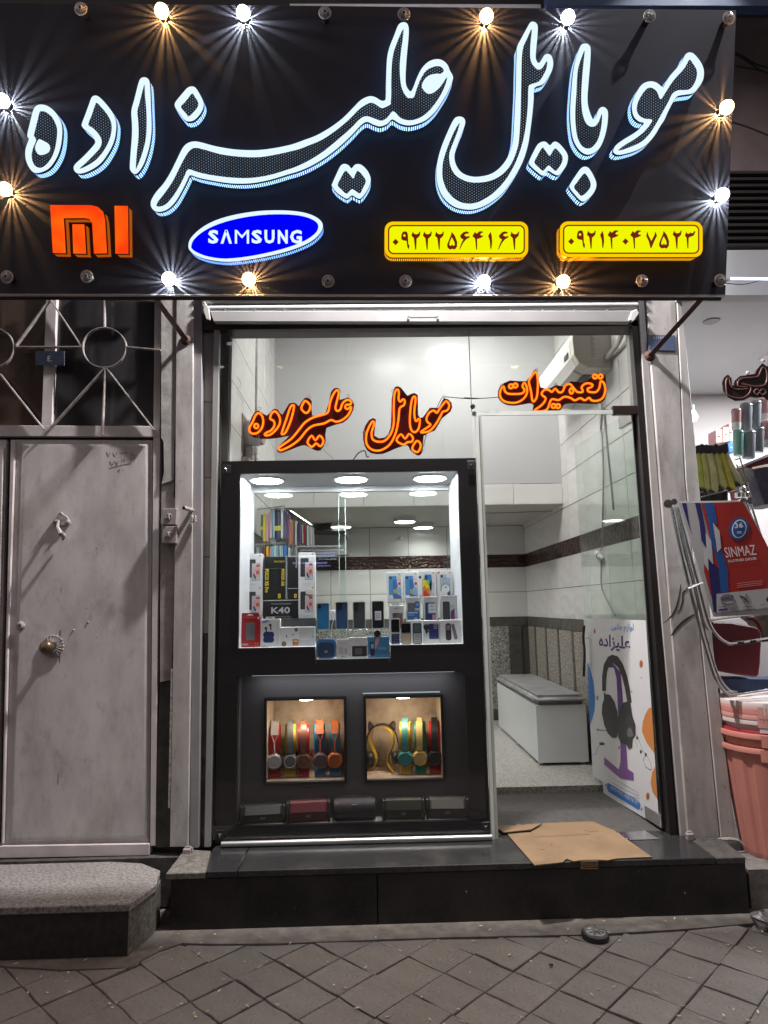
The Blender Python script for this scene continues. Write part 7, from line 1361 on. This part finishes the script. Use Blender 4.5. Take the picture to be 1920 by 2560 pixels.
o = thing('jar_rack', 'chrome wire rack with small metal lids beside the wrapped brooms', 'rack', PY(*zq(1150, 2000), .2))
for a, b_ in (((1100, 1340), (1270, 1950)), ((1000, 1400), (1110, 1370)), ((1040, 1480), (1230, 1900)), ((1200, 1480), (1260, 1800)), ((890, 2000), (1270, 1890)), ((920, 2180), (1340, 2170)), ((1270, 1950), (1320, 2110)), ((400, 2080), (880, 1960))): add('rack_wire', MB().tube([PY(*zq(*a), .2), PY(*zq(*b_), .2)], .0035, 6), chrome, o)
for x, y, wd in ((1160, 1990, 110), (1080, 2090, 150), (1230, 2090, 120)): add('metal_lid', MB().lathe(PY(*zq(x, y), .22), (0, 0, 1), [(0, .02), (.025, .02), (.03, .014)], 14), chrome, o, smooth=True)
dkb = add('dark_bundle', MB().prism([PY(*zq(*p_), .42) for p_ in ((340, 1900), (900, 1950), (900, 2200), (360, 2200))], (0, .1, 0)), ramp_mat('dark_clutter', [(.4, (.012, .01, .01)), (.65, (.07, .055, .05))], 30, .6, bump=.6), label='dark bundle of goods below the wrapped brooms', cat='goods', bevel=.01)

# ================================================================ folded clothes dryer with its advert sheet
YD = -.16
o = thing('clothes_dryer', 'folded chrome clothes dryer with red and white SINMAZ advert sheet', 'clothes dryer', PY(1760, 1740, YD))
def dt(pts, r_=.0075, Y=YD, nm='frame_tube', m_=chrome, n=4): add(nm, MB().tube(catmull([PY(*s1z(*p_), Y) for p_ in pts], n, False), r_, 8), m_, o, smooth=True)
dt([(150, 260), (230, 650), (330, 1060), (430, 1440), (540, 1820), (600, 1980), (670, 2080), (750, 2125), (900, 2110), (1300, 2050)], .008)
dt([(185, 260), (265, 650), (375, 1060), (470, 1440), (575, 1820), (640, 1975), (720, 2070), (800, 2095)], .006, YD + .02)
dt([(215, 270), (330, 700), (420, 1030), (500, 1330), (550, 1460), (620, 1550), (700, 1605), (780, 1615), (1300, 1540)], .0075, YD - .015)
dt([(205, 280), (300, 700), (395, 1060), (470, 1380), (520, 1480)], .006, YD + .01)
dt([(90, 235), (300, 222), (700, 215), (960, 205)], .006); dt([(900, 250), (990, 560), (1100, 900), (1200, 1200)], .009, YD + .02); dt([(940, 250), (1040, 560), (1150, 880), (1250, 1150)], .006, YD + .04)
dt([(535, 1385), (800, 1350), (1300, 1300)], .0045, YD - .02)
for a, b_ in (((290, 492), (330, 490)), ((330, 655), (380, 655)), ((345, 705), (395, 706)), ((385, 832), (430, 832)), ((930, 455), (985, 455)), ((990, 622), (1040, 622)), ((1045, 790), (1095, 790))): dt([a, b_], .003, YD, 'rung', chrome, 1)
for x, y, r_ in ((122, 235, .022), (180, 215, .016), (860, 215, .02), (930, 205, .02)): add('joint_cap', MB().lathe(PY(*s1z(x, y), YD - .012), (-.5, -1, 0) if x < 200 else (0, -1, 0), [(-.02, r_ * .9), (.0, r_), (.006, r_ * .9), (.0065, r_ * .3), (.003, r_ * .28), (.003, 0)], 18), chrome, o, smooth=True)
dt([(320, 1072), (380, 1050), (440, 1022), (480, 1025)], .004, YD - .02, 'tape_band', white_paint, 2)
for k in range(3): dt([(800 + k * 122, 1612 - k * 14), (860 + k * 122, 1604 - k * 14)], .0085, YD - .015, 'tube_grip', black_plastic, 1)
sheet_px = [(240, 226), (860, 216), (1300, 1290), (1300, 1330), (565, 1355), (470, 800)]
def onsheet(px, k, t=.0004): return MB().prism([PY(*s1z(x, y), YD - .03 - k * .0007) for x, y in px], (0, t, 0))
sh_ = add('advert_sheet', onsheet([(225, 228), (880, 216), (1300, 1040), (1300, 1312), (566, 1352)], 0), mat('advert_paper', (.42, .41, .42), .22, var=.06), o)
def sd(nm, px, m_, k=1): add(nm, onsheet(px, k), pr[m_] if isinstance(m_, str) else m_, sh_)
adr = mat('advert_red', (.36, .035, .03), .25, var=.06); ada = mat('advert_blue', (.03, .1, .32), .25); adn = mat('advert_navy', (.03, .03, .13), .25)
sd('red_field', [(445, 226), (860, 217), (1300, 1010), (1300, 1045), (540, 1140), (475, 900), (475, 825), (560, 900), (560, 700)], adr)
sd('navy_stripe', [(255, 228), (300, 228), (328, 430), (355, 535), (320, 440)], adn); sd('navy_stripe', [(385, 226), (440, 226), (490, 500), (500, 668), (450, 600), (430, 420)], adn, 2); sd('navy_stripe', [(515, 770), (700, 950), (720, 1110), (600, 1120), (605, 1300), (570, 1308), (530, 980)], adn, 2)
sd('blue_stripe', [(475, 225), (570, 224), (605, 440), (560, 420), (575, 560), (600, 720), (650, 690), (708, 880), (715, 1108), (640, 1115), (620, 850), (545, 620), (520, 420)], ada, 3); sd('white_stripe', [(490, 520), (545, 600), (565, 835), (515, 770), (520, 900), (478, 830), (470, 690), (500, 668)], 'silver', 3); sd('white_stripe', [(562, 420), (628, 505), (643, 672), (605, 715), (590, 600)], 'silver', 4)
sd('round_badge', ell(820, 482, 97, 116, 26, .25), ada, 4); sd('badge_ring', ell(822, 482, 72, 94, 26, .25), 'white', 5); sd('badge_core', ell(822, 482, 60, 82, 26, .25), ada, 6)
def st(t, bl_, br_, tl__, m_, k=7, bold=0): P0, P1, P2 = (PY(*s1z(*q_), YD - .031 - k * .0007) for q_ in (bl_, br_, tl__)); add('printed_text', text_mb(t, P0, P1 - P0, P2 - P0, bold=bold), pr[m_], sh_)
st('36', (778, 478), (862, 470), (772, 425), 'white', 7, .02); st('SINMAZ', (690, 768), (995, 738), (668, 668), 'white', 3, .0); st('CLOTHES DRYER', (712, 815), (998, 786), (708, 790), 'white', 3, .02)
for y in (1020, 1040, 1058): sd('small_print', [(800, y), (1050, y - 28), (1052, y - 24), (802, y + 4)], 'pink', 3)
for y in (510, 522): sd('small_print', [(800, y), (845, y - 2), (845, y + 4), (800, y + 6)], 'white', 7)
sd('white_strip', [(598, 1125), (1300, 1050), (1300, 1250), (600, 1310)], 'grey', 4); st('SINMAZ', (640, 1200), (768, 1186), (638, 1160), 'navy', 6)
add('logo_arc', MB().tube([PY(*s1z(705 + 78 * math.cos(t), 1178 + 46 * math.sin(t)), YD - .034) for t in [math.radians(a) for a in range(200, 330, 12)]], .0012, 4), pr['black'], sh_); add('logo_arc', MB().tube([PY(*s1z(705 + 78 * math.cos(t), 1178 + 46 * math.sin(t)), YD - .034) for t in [math.radians(a) for a in range(20, 150, 12)]], .0012, 4), pr['black'], sh_)
for a, b_ in (((825, 1140), (880, 1165)), ((880, 1165), (895, 1120)), ((880, 1165), (870, 1220)), ((880, 1165), (915, 1212)), ((840, 1160), (865, 1150))): add('printed_figure', MB().tube([PY(*s1z(*a), YD - .034), PY(*s1z(*b_), YD - .034)], .0018, 4), pr['black'], sh_)
for x0, x1, y in ((620, 690, 1252), (740, 805, 1265), (860, 970, 1250), (1030, 1080, 1232), (860, 980, 1275), (740, 820, 1285)): sd('small_print', [(x0, y), (x1, y - 6), (x1, y - 1), (x0, y + 5)], 'dkgrey', 6)
sd('printed_label', [(620, 1275), (708, 1266), (708, 1285), (620, 1294)], 'violet', 6); sd('printed_hexagon', [(1085, 1180), (1120, 1135), (1180, 1130), (1180, 1230), (1120, 1225)], adn, 6)
wrp = glass('clear_wrap', (.9, .9, .92), 1.4, .08); add('plastic_wrap', MB().prism([PY(*s1z(x, y), YD - .02) for x, y in ((545, 1400), (1300, 1320), (1300, 2060), (760, 2105), (640, 1960), (600, 1800))], (0, .001, 0)), wrp, o)
# red bag behind, mixed goods
rb = thing('plastic_basket', 'dark red plastic basket with raised handle behind the clothes dryer', 'basket', PY(*s1z(800, 1920), .1))
add('basket_body', MB().prism(catmull([PY(*s1z(x, y), .02) for x, y in ((560, 1400), (940, 1440), (1040, 1500), (1040, 1700), (1020, 1920), (950, 1945), (640, 1890), (600, 1840), (580, 1600))], 2), (0, .2, 0)), mat('dark_red_plastic', (.16, .02, .026), .4, var=.1), rb, bevel=.008)
add('basket_handle', MB().tube(catmull([PY(*s1z(x, y), .06) for x, y in ((900, 1365), (960, 1370), (1010, 1420), (1040, 1500))], 3, False), .012, 8), mat('dark_red_plastic', (0,) * 3), rb, smooth=True)
for pts, m_, lb, Y in (([(880, 1330), (1300, 1300), (1300, 1560), (1050, 1560), (1000, 1420)], mat('mixed_goods', (.16, .15, .1), .5, var=.5, vs=30), 'yellowish clutter of goods behind the red basket', .35), ([(610, 1950), (1300, 1960), (1300, 2060), (760, 2100), (650, 2000)], mat('blue_goods', (.03, .06, .16), .4, var=.3), 'blue packet lying under the red basket', .1), ([(580, 2050), (640, 2050), (640, 2450), (600, 2450)], mat('dark_red_goods', (.09, .01, .015), .5), 'dark red box in the gap beside the pilaster', .2)):
    add('goods_packet', MB().prism([PY(*s1z(*p_), Y) for p_ in pts], (0, .1, 0)), m_, label=lb, cat='goods', bevel=.006)

# ================================================================ stack of plastic bins
def zb2(x, y): return (1780 + x / 3.457, 1700 + y / 3.457)
YBN = -.06; cxb = PY(1928, 1900, YBN).x; rl = cxb - PY(1811, 1856, YBN).x
bin_c = dict(salmon=(.5, .2, .16), white=(.58, .5, .48), red=(.3, .02, .03), pink=(.55, .27, .24))
def plastic_bin(zt__, k, r_, h, lb, full=False):
    o = thing('plastic_bin', lb, 'bin', (cxb, YBN, zt__ - h), 'stacked plastic bins'); m_ = mat('bin_' + k, bin_c[k], .42, var=.06)
    c0 = V((cxb, YBN, zt__ - h))
    if full:
        mb = MB(); N = 72; n0 = len(mb.v); lev = ((0, .74), (.02, .76), (h * .5, .87), (h, .985))
        for hh, f in lev:
            for j in range(N):
                an = 2 * math.pi * j / N; rr = r_ * f * (1 - (.035 if (j % 6) in (0, 1) else 0)); mb.v.append((c0.x + rr * math.cos(an), c0.y + rr * math.sin(an), c0.z + hh))
        for i in range(3):
            for j in range(N): a = n0 + i * N + j; b_ = n0 + i * N + (j + 1) % N; mb.f.append((a, b_, b_ + N, a + N)); mb.m.append(0)
        add('bin_body', mb, m_, o)
    else: add('bin_body', MB().lathe(c0, (0, 0, 1), [(0, r_ * .9), (h, r_ * .985)], 48), m_, o, smooth=True)
    add('rim', MB().lathe(V((cxb, YBN, zt__ - .022)), (0, 0, 1), [(0, r_ * .99), (0, r_ * 1.03), (.018, r_ * 1.035), (.024, r_ * 1.02), (.022, r_ * .97), (.0, r_ * .97)], 56), m_, o, smooth=True)
    a0 = math.radians(-112 + rnd.uniform(-6, 6)); mb = MB(); n0 = len(mb.v)
    for j in range(7):
        an = a0 + math.radians(4.6) * (j - 3); rr = r_ * 1.045
        for z in (.004, -.048): mb.v.append((cxb + rr * math.cos(an), YBN + rr * math.sin(an), zt__ + z - .006))
    for j in range(6): mb.f.append((n0 + 2 * j, n0 + 2 * j + 1, n0 + 2 * j + 3, n0 + 2 * j + 2)); mb.m.append(0)
    add('grip_flap', mb, m_, o)
zr = [PY(*zb2(105, y), YBN).z for y in (540, 420, 345, 305, 262, 222, 190, 160)]
plastic_bin(zr[0], 'salmon', rl, zr[0] - .167, 'ribbed salmon bin at the bottom of the stack', True)
for i, (k, lb, rf) in enumerate((('salmon', 'second salmon bin nested in the ribbed one', 1.0), ('red', 'dark red bin nested in the middle of the stack', .93), ('white', 'whitish bin nested above the red one', .94), ('pink', 'pink bin nested directly on the whitish one', .95), ('salmon', 'paler salmon bin nested above the pink one', .95), ('pink', 'pink bin nested below the topmost', .955), ('white', 'whitish bin topmost of the stack', .955))):
    plastic_bin(zr[i + 1] if i != 1 else zr[1] + .012, k, rl * rf, .09, lb)

for cx, y0, y1, wd, k, Y, lb in ((1250, 150, 330, 150, 'g', .5, 'lidded grey canister on the topmost tier under the neon word'), (1420, 110, 300, 170, 'p', .52, 'pale pink tub on the topmost tier under the neon word'), (1130, 300, 440, 130, 'p', .47, 'squat pink tub on the topmost tier next to the wall')):
    pass
# ================================================================ small things on the pavement
c_ = PZ(1488, 2345, .0)
cp = thing('drain_cap', 'round ribbed metal cap with black rubber ring on the pavers', 'cap', c_)
add('rubber_ring', MB().lathe(c_, (.05, -.1, 1), [(-.005, .05), (.012, .054), (.024, .05), (.026, .043)], 28), mat('rubber', (.018, .018, .018), .6, var=.2), cp, smooth=True)
add('metal_lid', MB().lathe(c_ + V((0, 0, .026)), (.05, -.1, 1), [(0, .045), (.004, .043), (.006, .03), (.006, 0)], 28), mat('worn_lid', (.3, .3, .29), .35, metal=.7, var=.3, vs=30, bump=.6, bs=80), cp, smooth=True)
mb = MB()
for j in range(10): a = 2 * math.pi * j / 10; mb.tube([c_ + V((math.cos(a) * .012, math.sin(a) * .012, .033)), c_ + V((math.cos(a) * .036, math.sin(a) * .036, .032))], .0028, 5)
add('lid_rib', mb, mat('worn_lid', (0,) * 3), cp)
lt = MB()
for _ in range(300):
    x, y = rnd.uniform(-1.6, 1.7), rnd.uniform(-1.15, -.32)
    if _ % 3:      # most of it collects in the joints
        t = rnd.uniform(-1, 1); i_, j_ = rnd.randint(-13, 13), rnd.randint(-4, 1); sx_ = rnd.choice((-1, 1))
        x, y = .124 + .1272 * (2 * i_ + t), -.547 + .1262 * (2 * j_ + sx_ * t)
        if y > -.34: continue
    l = rnd.uniform(.004, .014); wd = rnd.uniform(.0015, .0045); a = rnd.uniform(0, 3.1); d = V((math.cos(a), math.sin(a), 0)) * l; n = V((-math.sin(a), math.cos(a), 0)) * wd; p_ = V((x, y, .005))
    lt.prism([p_ - d, p_ - n * .8, p_ + d, p_ + n], (0, 0, .0022))
for X_, Y_ in ((537, 2337), (430, 2400), (273, 2510), (1416, 2355), (1820, 2363), (280, 2520), (170, 2432), (485, 2534)):
    p_ = PZ(X_, Y_, .004); lt.lathe(p_, (rnd.uniform(-.4, .4), rnd.uniform(-.4, .4), 1), [(0, .004), (.002, .006), (.004, .003), (.0045, 0)], 7)
li = add('litter', lt, mat('dry_petal', (.55, .48, .36), .8, var=.4, vs=40), kind='stuff')
p_ = PZ(1378, 2413, .004); add('black_chip', MB().box(p_.x - .008, p_.x + .007, p_.y - .005, p_.y + .005, .003, .009), black_plastic, label='small black plastic chip on the pavers below the step', cat='litter', bevel=.0015)
c_ = PZ(1912, 2300, .03); mb = MB(); n0 = 0; N = 12; M_ = 8
for i in range(M_ + 1):
    for j in range(N):
        th, ph = math.pi * i / M_, 2 * math.pi * j / N; r_ = .05 * rnd.uniform(.65, 1.15); mb.v.append((c_.x + r_ * math.sin(th) * math.cos(ph), c_.y + r_ * math.sin(th) * math.sin(ph), max(.002, c_.z + r_ * .7 * math.cos(th))))
for i in range(M_):
    for j in range(N): a = i * N + j; b_ = i * N + (j + 1) % N; mb.f.append((a, b_, b_ + N, a + N)); mb.m.append(0)
add('crumpled_wrapper', mb, mat('foil', (.25, .24, .25), .35, metal=.4, var=.2), label='crumpled silvery plastic wrapper at the end of the black step', cat='wrapper')
cable('mortar_rope', [PY(x, y, -.07) for x, y in ((1740, 2108), (1775, 2104), (1810, 2098), (1842, 2100), (1858, 2112))], .008, ramp_mat('crumbly_mortar', [(.3, (.2, .19, .18)), (.7, (.45, .43, .41))], 60, .9, bump=.8), 'crumbly pale mortar line at the foot of the cream pilaster', 'mortar')

# flood lamp on the facade above, grazing the right part of the board
fl_ = V((2.15, -1.45, 5.35))
ft = thing('flood_lamp', 'grey flood lamp on a bracket high above the sign', 'lamp', fl_)
add('lamp_case', MB().box(fl_.x - .1, fl_.x + .1, fl_.y - .05, fl_.y + .06, fl_.z + .005, fl_.z + .07), steel_gray, ft, bevel=.006); add('bracket', MB().tube([fl_ + V((0, .05, .05)), V((fl_.x, -.05, fl_.z + .2))], .015, 6), steel_gray, ft)
sl = bpy.data.lights.new('flood_lamp_light', 'SPOT'); sl.energy = 210; sl.color = (.93, .95, 1); sl.spot_size = math.radians(34); sl.spot_blend = .3; sl.shadow_soft_size = .03
so = bpy.data.objects.new('flood_lamp_light', sl); COL.objects.link(so); so.location = fl_; so.rotation_euler = (PS(1720, 130) - fl_).to_track_quat('-Z', 'Y').to_euler()

# ================================================================ the other side of the street (seen only as reflections in the glass)
ob = thing('street_building', 'dim building across the street behind the viewer', 'building', (0, -9.2, 0))
add('facade', MB().box(-9, 9, -9.5, -9.2, 0, 7.5), ramp_mat('far_facade', [(.3, (.1, .09, .085)), (.7, (.2, .18, .17))], .8, .8), ob)
for i in range(6): add('shop_window', MB().box(-8.4 + i * 2.9, -6.3 + i * 2.9, -9.19, -9.15, .5, 2.6), mat('dark_shop_window', (.03, .03, .035), .3), ob)
lt_ = glow('led_outline', (.9, .95, 1), 3.5); lb2 = glow('blue_led_outline', (.35, .4, 1), 5)
def mir(x, y): p_ = PY(x, y, 8.9); return V((p_.x, -8.9, p_.z))
for (a, b_, m_) in (((741, 1366), (855, 1365), lt_), ((741, 1366), (741, 1420), lt_), ((716, 1391), (837, 1389), lt_), ((716, 1391), (716, 1497), lt_), ((790, 1383), (838, 1382), lb2), ((731, 1408), (818, 1407), lb2)):
    add('led_strip', MB().tube([mir(*a), mir(*b_)], .015, 5), m_, ob)
bpy.data.objects.remove(_fo)
